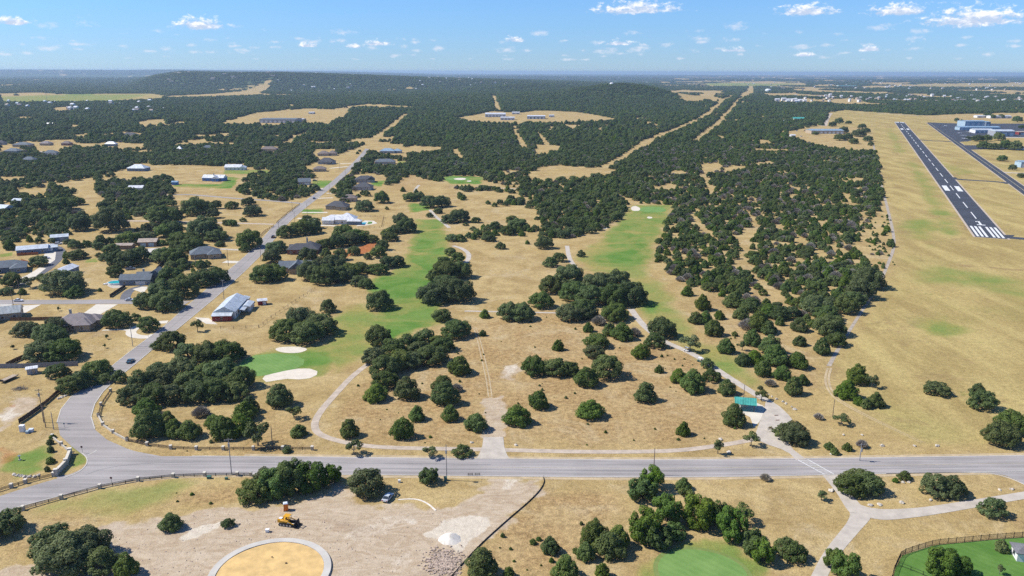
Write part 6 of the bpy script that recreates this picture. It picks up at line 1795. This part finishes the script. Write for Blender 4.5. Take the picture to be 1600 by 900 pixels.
# round tank footing: concrete ring round golden sand
top = at(430, 843)
RR = 14.6
cx_, cy_ = at(420, 900)[0], top[1] - RR
t_ = thing('tank_footing', 'round concrete ring footing filled with golden sand', 'footing', (cx_, cy_, 0))
b_ = MB(); n = 72
for (r_, z_) in ((RR, -.1), (RR, .50), (RR - 1.75, .50), (RR - 1.75, -.1)):
    for i in range(n):
        b_.v.append((r_ * math.cos(2 * math.pi * i / n), r_ * math.sin(2 * math.pi * i / n), z_))
for k in range(3):
    for i in range(n):
        j = (i + 1) % n
        b_.f.append((k * n + i, k * n + j, (k + 1) * n + j, (k + 1) * n + i))
b_.build('ring', M['concrete'], t_)
b_ = MB()
rings = 8
for k in range(rings):
    for i in range(n):
        a = 2 * math.pi * i / n; q = (RR - 1.8) * (1 - k / rings)
        b_.v.append((q * math.cos(a), q * math.sin(a), .34 + .10 * k / rings + .05 * math.sin(a * 5 + k * 2.1)))
b_.v.append((0, 0, .45))
for k in range(rings - 1):
    for i in range(n):
        j = (i + 1) % n
        b_.f.append((k * n + i, k * n + j, (k + 1) * n + j, (k + 1) * n + i))
for i in range(n):
    b_.f.append(((rings - 1) * n + i, (rings - 1) * n + (i + 1) % n, len(b_.v) - 1))
b_.build('sand_fill', M['yellow_sand'], t_, True)
MB().box((3, 3.5, .62), (.5, .2, .2), .4).box((-1.2, 6.0, .62), (.35, .22, .2), 1.0).build('debris', M['brown_wood'], t_)
# formwork boards lying beside the ring
for k, (px, py, rz) in enumerate(((508, 862, -0.9), (505, 867, -0.9))):
    g = at(px, py)
    t2 = thing('timber_board', ('longer' if k == 0 else 'shorter') + ' yellow timber board lying beside the concrete ring', 'board', (g[0], g[1], .04), rz)
    MB().box((0, 0, .03), (3.0 - k, .22, .06)).build('plank', M['wall_tan'], t2)


def rock_mesh(seed, n=2, rough=0.28):
    import bmesh
    bm = bmesh.new()
    bmesh.ops.create_icosphere(bm, subdivisions=n, radius=0.5)
    r = random.Random(seed)
    ph = [r.uniform(0, 6.28) for _ in range(6)]
    for v in bm.verts:
        c = v.co.normalized()
        k = 1 + rough * (math.sin(3 * c.x + ph[0]) * math.sin(3.3 * c.y + ph[1]) + .6 * math.sin(5 * c.z + ph[2] + 4 * c.x)) + r.uniform(-.07, .07)
        v.co = c * .5 * k
        v.co.z = max(v.co.z * .78, -.22)
    me = bpy.data.meshes.new('boulder'); bm.to_mesh(me); bm.free()
    return me


ROCKS = [rock_mesh(s, 2) for s in range(4)]
for m_ in ROCKS:
    m_.materials.append(M['boulder_stone'])
SMALL = [rock_mesh(s + 20, 1, .35) for s in range(3)]
# gravel heap and rubble
g = at(703, 842)
t_ = thing('gravel_heap', 'small cone of pale gravel on the white gravel patch', 'gravel heap', (g[0], g[1], 0))
b_ = MB(); n = 20; rr = random.Random(3)
for k, (q, z_) in enumerate(((3.0, -.05), (2.3, .35), (1.5, .85), (.7, 1.25))):
    for i in range(n):
        a = 2 * math.pi * i / n
        b_.v.append((q * math.cos(a) * rr.uniform(.9, 1.1), q * math.sin(a) * rr.uniform(.9, 1.1), z_ + rr.uniform(-.05, .05)))
b_.v.append((0, 0, 1.42))
for k in range(3):
    for i in range(n):
        j = (i + 1) % n
        b_.f.append((k * n + i, k * n + j, (k + 1) * n + j, (k + 1) * n + i))
for i in range(n):
    b_.f.append((3 * n + i, 3 * n + (i + 1) % n, len(b_.v) - 1))
b_.build('heap', M['white_gravel'], t_, True)
b_ = MB()
rr = random.Random(17)
sv = [[tuple(v.co) for v in m_.vertices] for m_ in SMALL]; sf = [[tuple(q.vertices) for q in m_.polygons] for m_ in SMALL]
for k in range(900):
    px, py = rr.gauss(695, 14), rr.gauss(880, 11)
    if py < 852 or px > 724 - (880 - py) * -.2:
        continue
    g = at(px, py); s_ = rr.uniform(.15, .7); i = rr.randrange(3); a = rr.uniform(0, 6.28)
    ca, sa_ = math.cos(a), math.sin(a)
    b_.raw([(g[0] + (x * ca - y * sa_) * s_ * 1.3, g[1] + (x * sa_ + y * ca) * s_, z * s_ + s_ * .15) for x, y, z in sv[i]], sf[i])
tag(b_.build('rubble', M['rubble_stone']), 'heap of broken pale stones beside the black silt fence', kind='stuff')
b_ = MB()
for k in range(420):
    px, py = rr.uniform(120, 700), rr.uniform(800, 898)
    g = at(px, py)
    if float(soft_mask(np.array([g[0]]), np.array([g[1]]), DIRT, 0.0, 1)[0]) < .9 or (g[0] - cx_) ** 2 + (g[1] - cy_) ** 2 < 256:
        continue
    s_ = rr.uniform(.12, .38); i = rr.randrange(3)
    b_.raw([(g[0] + x * s_ * 1.3, g[1] + y * s_, z * s_ + s_ * .12) for x, y, z in sv[i]], sf[i])
tag(b_.build('loose_stones', M['rubble_stone']), 'loose stones strewn over the bare construction dirt', kind='stuff')


# ------------------------------------------------------------------ fences, walls, poles
def resample(P, step):
    P = np.asarray(P, float)
    s_ = np.concatenate([[0], np.cumsum(np.linalg.norm(np.diff(P, axis=0), axis=1))])
    n = max(1, int(round(s_[-1] / step)))
    q = np.linspace(0, s_[-1], n + 1)
    return np.stack([np.interp(q, s_, P[:, 0]), np.interp(q, s_, P[:, 1])], -1)


def bar(parent, name, a, b_, z, w, h, mat):
    a, b_ = np.asarray(a), np.asarray(b_)
    d = b_ - a
    L = float(np.linalg.norm(d))
    c = (a + b_) / 2
    return MB().box((0, 0, 0), (L, w, h)).build(name, M[mat], parent, loc=(c[0], c[1], z), rz=math.atan2(d[1], d[0]))


def fence(label, pts, step, post, rails, mat, name='fence', panel=None, world_pts=False, cat='fence'):
    P = resample(np.asarray(pts) if world_pts else world_poly(pts), step)
    t_ = thing(name, label, cat, (0, 0, 0))
    pm = None
    for q in P:
        if pm is None:
            m_ = MB().box((0, 0, post[1] / 2), (post[0], post[0], post[1])); pm = mesh('post', m_.v, m_.f); pm.materials.append(M[mat])
        add('post', pm, None, t_, (q[0], q[1], 0))
    for a, b_ in zip(P[:-1], P[1:]):
        for (z_, w, h) in rails:
            bar(t_, 'rail', a, b_, z_, w, h, mat)
        if panel:
            bar(t_, 'panel', a, b_, panel[0] / 2 + .05, panel[1], panel[0], panel[2])
    return t_


def pillar_fence(label, pts, rail_mat, low_wall=False):
    P = world_poly(pts)
    t_ = thing('stone_pillar_fence', label, 'fence', (0, 0, 0))
    for q in P:
        o_ = MB().box((0, 0, .62), (.78, .78, 1.3)).build('pillar', M['stone'], t_, loc=(q[0], q[1], 0), rz=RT.uniform(-.1, .1))
        MB().box((0, 0, 1.33), (.98, .98, .14), taper=.9).build('cap', M['pale_concrete'], o_)
    for a, b_ in zip(P[:-1], P[1:]):
        L = np.linalg.norm(b_ - a)
        if low_wall:
            bar(t_, 'low_wall', a, b_, .3, .42, .72, 'stone')
        else:
            k = max(2, int(L // 3))
            for i in range(1, k):
                q = a + (b_ - a) * i / k
                MB().box((0, 0, .5), (.14, .14, 1.05)).build('post', M[rail_mat], t_, loc=(q[0], q[1], 0))
            for z_ in (.35, .66, .97):
                bar(t_, 'rail', a, b_, z_, .08, .15, rail_mat)
    return t_


pillar_fence('stone pillar and timber rail fence along the north side of the main road', [(199, 689), (230, 696.5), (267, 701.5), (307, 703), (349, 703), (396, 703), (442, 703), (488, 703)], 'dark_wood')
pillar_fence('stone pillar fence with a low pale wall round the inside of the bend', [(154, 651), (161, 665), (177, 677), (199, 689)], 'dark_wood', True)
pillar_fence('dark rail fence with stone pillars on the upper inside of the bend', [(173, 612), (158, 634), (154, 651)], 'dark_wood')
pillar_fence('stone pillar and dark rail fence along the south side of the main road', [(-25, 817), (36, 797), (96, 779.5), (156, 763), (216, 751.5), (271, 746), (320, 744), (371, 743.5), (392, 743.5)], 'dark_wood')
pillar_fence('dark rail fence with stone pillars left of the entrance wall', [(-20, 774), (18, 762), (40, 755), (84, 744)], 'dark_wood')
pillar_fence('low stone wall with pillars stepping down to the entrance wall', [(82, 684), (96, 696), (108, 706)], 'dark_wood', True)
# entrance wall
a, b_ = at(88, 743), at(110, 710)
t_ = thing('entrance_wall', 'curved stone entrance wall with taller end piers at the street corner', 'wall', (0, 0, 0))
P = resample(np.array([a, (a + b_) / 2 + np.array((1.0, -0.2)), b_]), 1.6)
for u, v in zip(P[:-1], P[1:]):
    o_ = bar(t_, 'stone_section', u, v + (v - u) * .02, .85, .7, 1.7, 'stone')
    bar(t_, 'coping', u, v + (v - u) * .02, 1.76, .86, .12, 'pale_concrete')
for q in (a, (a + b_) / 2 + np.array((1.0, -0.2)), b_):
    o_ = MB().box((0, 0, 1.05), (1.1, 1.1, 2.1)).build('pier', M['stone'], t_, loc=(q[0], q[1], 0), rz=.4)
    MB().box((0, 0, 2.16), (1.3, 1.3, .16), taper=.9).build('cap', M['pale_concrete'], o_)
fence('tall dark timber fence running up to the street', [(30, 662), (45, 652), (62, 640), (68, 635)], 2.4, (.14, 1.9), [(.3, .06, .14), (1.7, .06, .14)], 'dark_wood', panel=(1.7, .05, 'dark_wood'))
fence('brown timber rail fence above the tall dark one', [(68, 634), (80, 624), (88, 616), (95, 612)], 2.6, (.14, 1.6), [(.35, .06, .16), (.8, .06, .16), (1.3, .06, .16)], 'brown_wood', panel=(1.3, .04, 'brown_wood'))
fence('dark rail fence along the street under the oaks', [(96, 612), (120, 605), (140, 592), (162, 574)], 3, (.14, 1.3), [(.4, .06, .14), (.8, .06, .14), (1.15, .06, .14)], 'dark_wood')
fence('blue-grey panel fence across the left yard', [(-30, 576), (40, 575), (122, 571.5)], 2.4, (.16, 2.0), [(1.95, .08, .08)], 'grey_wood', panel=(1.85, .06, 'grey_wood'))
fence('short brown board fence left of the big oak', [(10, 573), (24, 566), (40, 559)], 2.4, (.14, 1.9), [(1.8, .06, .1)], 'dark_wood', panel=(1.75, .05, 'brown_wood'))
fence('brown board fence behind the grey hip-roofed house', [(16, 501.5), (60, 501), (97, 500)], 2.4, (.14, 1.9), [(1.8, .06, .1)], 'dark_wood', panel=(1.75, .05, 'brown_wood'))
fence('dark board fence beside the pool house driveway', [(172, 465), (184, 457), (196, 449)], 2.4, (.14, 1.9), [(1.8, .06, .1)], 'dark_wood', panel=(1.75, .05, 'dark_wood'))
fence('dark brown fence running back from the slate blue house', [(245, 422), (251, 416), (256, 411)], 2.4, (.14, 1.9), [(1.8, .06, .1)], 'dark_wood', panel=(1.75, .05, 'dark_wood'))
fence('orange-brown board fence in front of the metal-roofed house', [(27, 400), (40, 399), (60, 398)], 2.4, (.14, 1.9), [(1.8, .06, .1)], 'red_wood', panel=(1.75, .05, 'red_wood'))
fence('orange-brown board fence behind the left edge house', [(34, 409), (44, 412), (54, 416)], 2.4, (.14, 1.9), [(1.8, .06, .1)], 'red_wood', panel=(1.75, .05, 'red_wood'))
fence('wire and post field fence from the street to the fairway', [(405, 512), (420, 500), (445, 483), (470, 466), (492, 452)], 5, (.16, 1.4), [(1.25, .04, .06), (.7, .03, .04)], 'pole_wood')
fence('wire and post field fence below the barn house', [(345, 514), (380, 513), (404, 512)], 5, (.16, 1.4), [(1.25, .04, .06), (.7, .03, .04)], 'pole_wood')
fence('brown rail fence beside the street, left of the white house', [(432, 349), (450, 333), (468, 320)], 5, (.2, 1.5), [(.5, .08, .2), (1.2, .08, .2)], 'brown_wood')
fence('brown rail fence beside the street below the lane', [(404, 372), (414, 362), (428, 354)], 5, (.2, 1.5), [(.5, .08, .2), (1.2, .08, .2)], 'brown_wood')
fence('thin backyard fence behind the white house', [(560, 357), (596, 356), (600, 339), (556, 339)], 4, (.14, 1.6), [(1.5, .05, .08), (.3, .05, .08)], 'brown_wood')
# iron fence round the lawn at the lower right
P = resample(world_poly([(1393, 908), (1397, 892), (1408, 868), (1434, 859), (1462, 851), (1500, 847.5), (1545, 843), (1600, 839), (1660, 834)]), 2.4)
t_ = thing('iron_fence', 'black iron picket fence round the bright lawn', 'fence', (0, 0, 0))
for q in P:
    MB().box((0, 0, .85), (.1, .1, 1.7)).build('post', M['black_iron'], t_, loc=(q[0], q[1], 0))
pk = MB()
for u, v in zip(P[:-1], P[1:]):
    for z_ in (.2, 1.45):
        bar(t_, 'rail', u, v, z_, .05, .06, 'black_iron')
    for i in range(1, 14):
        q = u + (v - u) * i / 14
        pk.box((q[0], q[1], .8), (.035, .035, 1.5))
o_ = pk.build('pickets', M['black_iron'], t_); o_['kind'] = 'stuff'
fence('dark hedge-side rail fence crossing the lawn', [(1404, 884), (1422, 891), (1445, 900), (1460, 908)], 3, (.1, 1.1), [(1.0, .05, .06), (.3, .05, .06)], 'black_iron')
# silt fence
P = smooth_line(world_poly([(700, 908), (722, 882), (750, 852), (775, 829), (800, 807), (825, 786), (843, 768), (851, 754), (849, 746.5)]), 2)
t_ = thing('silt_fence', 'black silt fence snaking between the dirt and the brown field', 'fence', (0, 0, 0))
n = len(P)
me = mesh('cloth', [(*q, 0.0) for q in P] + [(*q, .38) for q in P], [(i, i + 1, n + i + 1, n + i) for i in range(n - 1)])
o_ = add('cloth', me, M['black_cloth'], t_); md = o_.modifiers.new('thickness', 'SOLIDIFY'); md.thickness = .05
for q in resample(P, 2.5):
    MB().box((.1, 0, .45), (.06, .06, .95)).build('stake', M['brown_wood'], t_, loc=(q[0], q[1], 0))
tag(ribbon('white_hose', [(622, 781), (640, 779.5), (656, 781), (670, 788), (681, 798)], .5, .09, M['white_gravel'], z_side=0.0), 'curved line of white lime on the grass beside the dirt', 'lime line', kind='thing')


def utility_pole(label, px, py, h, arms=1, mat='pole_wood', yaw=0.0, box=False, r=.16):
    g = at(px, py)
    t_ = thing('utility_pole', label, 'pole', (g[0], g[1], 0), yaw, 'utility poles')
    MB().tube([(0, 0, -.3), (0, 0, h)], [r, r * .62], 8).build('pole', M[mat], t_)
    for k in range(arms):
        z_ = h - .45 - k * 1.5
        o_ = MB().box((0, -.14, z_), (2.4 if k == 0 else 1.9, .12, .14)).build('crossarm', M[mat], t_)
        for x in (-1.0, -.4, .4, 1.0):
            MB().tube([(x * (1 if k == 0 else .8), -.14, z_ + .07), (x * (1 if k == 0 else .8), -.14, z_ + .32)], .06, 6).build('insulator', M['steel_grey'], o_)
    if box:
        MB().tube([(0, -.42, h - 2.6), (0, -.42, h - 1.5)], .30, 10).build('transformer', M['steel_grey'], t_)
    return t_


for a in [('tall utility pole with two crossarms beside the dark timber fence', 68.5, 660, 12.5, 2, 'pole_wood', 0.1, True), ('short second pole in front of the two-armed pole', 71.5, 668, 8.0, 0, 'pole_wood'), ('stubby pole stump by the street bend', 84, 671, 6.5, 0, 'pole_grey'),
          ('grey utility pole with transformers by the pillar fence', 362, 741.5, 12.0, 1, 'pole_grey', 0.3, True), ('thin brown pole in the trees behind the pillar fence', 426, 699, 7.5, 0), ('tall grey pole on the road verge by the green box', 698, 750, 11.5, 0, 'pole_grey', 0, True),
          ('brown pole behind the trees right of the road middle', 1021, 742, 9.0, 0), ('white-topped pole above the two large oaks at the road', 1343, 720, 6.0, 1, 'pole_grey', 0.2, True), ('leaning brown pole beside the two-track trail', 1301, 651, 6.5, 0), ('brown pole behind the green-roofed shelter', 1162, 621, 5.2, 0),
          ('short brown post on the cart path by the car park', 1181, 621, 2.6, 0), ('pole beside the street next to the circular drive', 207.5, 541, 9.5, 0, 'pole_grey'), ('pole at the street corner above the barn house', 350, 467, 10.5, 1, 'pole_grey'), ('pole among the oaks at the street corner', 298, 463, 9.5, 1, 'pole_grey'),
          ('pole at the left end of the side street, above the car', 32, 466, 10, 0), ('pole at the left end of the side street, below the car', 21, 479, 9, 0), ('pole in front of the grey hip house left of the road', 306, 417, 10, 0, 'pole_grey'), ('pole beside the driveway of the grey hip house', 357, 415.5, 10.5, 0), ('pole on the right verge of the street by the oaks', 408, 408, 10, 0),
          ('pole behind the tan garage', 239, 369, 9, 0), ('street pole opposite the lane', 436, 364, 10, 0), ('street pole left of the white house', 461, 354, 12, 0), ('street pole by the drive of the white house', 480.5, 340, 12, 0), ('street pole by the rail fence', 457, 331, 10, 0), ('street pole by the green front lawn', 515, 303, 11, 0), ('street pole half way to the far end', 540, 281, 12, 0), ('street pole at the far end', 531, 265, 11, 0), ('pole at the far clearing beyond the street', 497, 292, 10, 0)]:
    utility_pole(*a)


def road_sign(label, px, py, mat, h=2.3, shape=8):
    g = at(px, py)
    t_ = thing('road_sign', label, 'sign', (g[0], g[1], 0))
    MB().tube([(0, 0, 0), (0, 0, h)], .05, 6).build('post', M['steel_grey'], t_)
    MB().prism([(.38 * math.cos(2 * math.pi * (i + .5) / shape), h - .1 + .38 * math.sin(2 * math.pi * (i + .5) / shape)) for i in range(shape)], -.08, -.05).build('plate', M[mat], t_)


road_sign('small sign on the corner by the stone entrance wall', 129, 708, 'wall_red_brick')
road_sign('small sign on the south kerb opposite the street corner', 175, 757, 'wall_red_brick')
road_sign('small marker at the kerb of the street bend', 101, 668, 'wall_slate_blue', 1.6, 4)
for k, (px, py) in enumerate([(735, 743.5), (746, 743.5)]):
    g = at(px, py)
    t_ = thing('marker_gate', ('left' if k == 0 else 'right') + ' one of two low dark timber racks on the road verge', 'rack', (g[0], g[1], 0), 0.05)
    for x in (-.7, .7):
        MB().box((x, 0, .5), (.12, .12, 1.0)).build('post', M['dark_wood'], t_)
    for z_ in (.45, .85):
        MB().box((0, 0, z_), (1.4, .07, .12)).build('rail', M['dark_wood'], t_)
for px, py, sz, mt, lab in [(696, 750.5, (.9, .8, 1.1), 'utility_green', 'green utility box at the foot of the tall grey pole'), (327, 747.5, (1.2, .9, .7), 'utility_green', 'green utility box behind the pillar fence, left of two'), (354, 749, (.8, .6, .6), 'utility_green', 'small green utility box behind the pillar fence, right of two'),
                            (35.5, 674, (1.5, 1.3, 2.2), 'white_metal', 'white utility cabinet at the end of the dark timber fence'), (49, 674.5, (1.3, 1.2, 1.0), 'toilet_roof', 'low pale utility box beside the white cabinet'), (43, 677, (.9, .9, .8), 'wall_pale_blue', 'small blue-green utility box in front of the white cabinet'), (624, 753.5, (.7, .6, .7), 'white_metal', 'small white meter box on the verge right of the round oak')]:
    g = at(px, py)
    t_ = thing('utility_box', lab, 'utility box', (g[0], g[1], 0), 0.1)
    MB().box((0, 0, sz[2] / 2), sz).build('cabinet', M[mt], t_)
    MB().box((0, 0, sz[2] + .04), (sz[0] * 1.08, sz[1] * 1.08, .08)).build('lid', M[mt], t_)
    MB().box((0, -sz[1] / 2 - .02, sz[2] * .5), (sz[0] * .8, .04, sz[2] * .8)).build('door', M[mt], t_)
# small garden shed on the left yard
house('shed', 'small pale shed with a white roof in front of the blue-grey fence', 51, 583, math.radians(28), [(0, 0, 3.6, 3.0, 2.3, G, .5, 'x')], 'sheet_white', 'wall_grey', windows=False, cat='shed', garage=[(.6, -1.54, .9, 1.9, 0, 'wall_tan')])
# garden statue on a plinth left of the entrance
g = at(31, 719)
t_ = thing('garden_statue', 'small dark bird-bath on a stone plinth on the left lawn', 'bird bath', (g[0], g[1], 0))
MB().box((0, 0, .15), (.7, .7, .3)).build('plinth', M['stone'], t_)
MB().tube([(0, 0, .3), (0, 0, .9), (0, 0, 1.4)], [.2, .14, .18], 8).build('column', M['wall_slate_blue'], t_)
MB().tube([(0, 0, 1.4), (0, 0, 1.55)], [.25, .5], 12).build('bowl', M['wall_slate_blue'], t_)
# small open hut with a grey roof at the lower right corner
house('garden_house', 'white garden house with a grey hip roof at the lower right corner', 1601, 872, math.radians(-14), [(0, 0, 5.0, 4.2, 2.4, H, 1.3, 'x')], 'shingle_grey', 'wall_white', cat='garden house')
# shelter with the green roof
g = at(1165, 640)
t_ = thing('picnic_shelter', 'open picnic shelter with a bright green metal roof', 'shelter', (g[0], g[1] + 1.0, .06), -0.22)
roof_solid(G, 6.6, 5.4, 2.6, 1.5, .5).build('roof', M['sheet_green'], t_)
for x in (-3, 3):
    for y in (-2.4, 2.4):
        MB().box((x, y, 1.3), (.22, .22, 2.6)).build('post', M['brown_wood'], t_)
for x in (-3, 3):
    MB().box((x, 0, 2.5), (.16, 5.0, .2)).build('beam', M['brown_wood'], t_)
MB().box((0, 1.2, .95), (2.6, 1.2, .1)).box((0, 1.2, .45), (2.2, .3, .9)).build('counter', M['pale_concrete'], t_)
# planting bed in the car park
g = at(1204, 672)
t_ = thing('planting_bed', 'small round bed of dry plants in the car park', 'planting bed', (g[0], g[1], .08))
MB().tube([(0, 0, 0), (0, 0, .22)], 1.5, 14).build('edging', M['boulder_stone'], t_)
me = twig_mesh('dry_plants', 2.4, 5, 240); me.materials.append(M['weed_leaf'])
add('dry_plants', me, None, t_, (0, 0, .1))
for k, (px, py) in enumerate(((1213, 649.5), (1215, 657))):
    g = at(px, py)
    t_ = thing('wheel_stop', ('upper' if k == 0 else 'lower') + ' short red-brown wheel stop on the car park', 'wheel stop', (g[0], g[1], .08), 0.1)
    MB().box((0, 0, .08), (1.5, .3, .16), taper=.8).build('block', M['wall_red_brick'], t_)
# pools
for px, py, rx, ry, lab, wall_h in ((181, 443.5, 4.2, 3.3, 'round above-ground pool with turquoise water beside the slate blue house', 1.1), ):
    g = at(px, py)
    t_ = thing('swimming_pool', lab, 'pool', (g[0], g[1], 0))
    b_ = MB(); n = 28
    for (k_, z_) in ((1.06, 0), (1.06, wall_h), (.98, wall_h), (.98, wall_h - .2)):
        for i in range(n):
            b_.v.append((rx * k_ * math.cos(2 * math.pi * i / n), ry * k_ * math.sin(2 * math.pi * i / n), z_))
    for k in range(3):
        for i in range(n):
            j = (i + 1) % n
            b_.f.append((k * n + i, k * n + j, (k + 1) * n + j, (k + 1) * n + i))
    b_.build('pool_wall', M['white_metal'], t_)
    MB().raw([(rx * .99 * math.cos(2 * math.pi * i / n), ry * .99 * math.sin(2 * math.pi * i / n), wall_h - .15) for i in range(n)], [tuple(range(n))]).build('water', M['pool_water'], t_)
    MB().box((-rx - 1.0, -1.6, .25), (2.0, 1.6, .5)).box((-rx - .4, -1.5, .6), (.9, 1.2, .4)).build('steps', M['white_metal'], t_)
    pv = sheet('pool_surround', ellipse_px(181, 444, 14, 6.5, 20), .03, M['path'])
for px, py, w, d, lab in ((566, 349, 6, 8, 'turquoise in-ground pool behind the white house'), (36, 515.5, 7, 4, 'turquoise pool under the oaks at the far left'), (47, 514.5, 6, 4, 'second turquoise pool patch between the oaks at the far left')):
    g = at(px, py)
    t_ = thing('swimming_pool', lab, 'pool', (g[0], g[1], 0))
    MB().box((0, 0, .04), (w + 2.4, d + 2.4, .10)).build('coping', M['pale_concrete'], t_)
    MB().box((0, 0, .07), (w, d, .06)).build('water', M['pool_water'], t_)
sheet('patio', [(556, 353.5), (574, 352), (590, 349), (584, 345), (570, 344.5)], .04, M['pale_concrete'])
sheet('lawn', [(574, 350.5), (581, 349.5), (582, 346.5), (575, 346.5)], .06, M['lawn'])

# boulders
BL = {'along the edge of the car park': [(1201, 617), (1206, 620), (1213, 624), (1223, 628), (1228, 631), (1237, 636), (1242, 640)], 'on the verge above the road at the right': [(1299, 710), (1378, 697), (1429, 697), (1464, 697), (1318, 680), (1347, 680)],
      'between the road and the lower cart path': [(1411, 754), (1420, 754), (1360, 790), (1299, 767), (1409, 786), (1374, 789), (1454, 782)], 'beside the long cart path': [(806, 696), (1126, 687), (737, 692), (1139, 707)],
      'at the right end of the lower cart path': [(1545, 806), (1562, 766), (1581, 765)], 'in the row left of the entrance wall': [(22, 742), (27, 743.5), (33, 744.5), (39, 745.5), (46, 745.5), (54, 745), (60, 743)], 'at the foot of the street fence': [(96, 621), (102, 619), (92, 623)]}
for place, lst in BL.items():
    for k, (px, py) in enumerate(sorted(lst)):
        g = at(px, py)
        o_ = add('boulder', ROCKS[RT.randrange(4)], None, None, (g[0], g[1], .12), RT.uniform(0, 6.28))
        s_ = RT.uniform(.7, 1.35)
        o_.scale = (s_ * 1.25, s_, s_ * .95)
        tag(o_, f'pale boulder {place}, {ORD[k]} from the left', 'boulder', 'boulders ' + place)

# ------------------------------------------------------------------ the air
hz = MB().box((0, 22000, 69.0), (160000, 52000, 142.0))
hm = bpy.data.materials.new('air'); hm.use_nodes = True
t = NT(hm.node_tree)
vo = t.n('ShaderNodeVolumePrincipled')
vo.inputs['Color'].default_value = (0.58, 0.78, 1.0, 1)
vo.inputs['Density'].default_value = 5.2e-5
vo.inputs['Anisotropy'].default_value = 0.2
oo = t.n('ShaderNodeOutputMaterial'); t.t.links.new(vo.outputs[0], oo.inputs['Volume'])
tag(hz.build('haze', hm), 'thin blue haze over the whole landscape', kind='stuff')
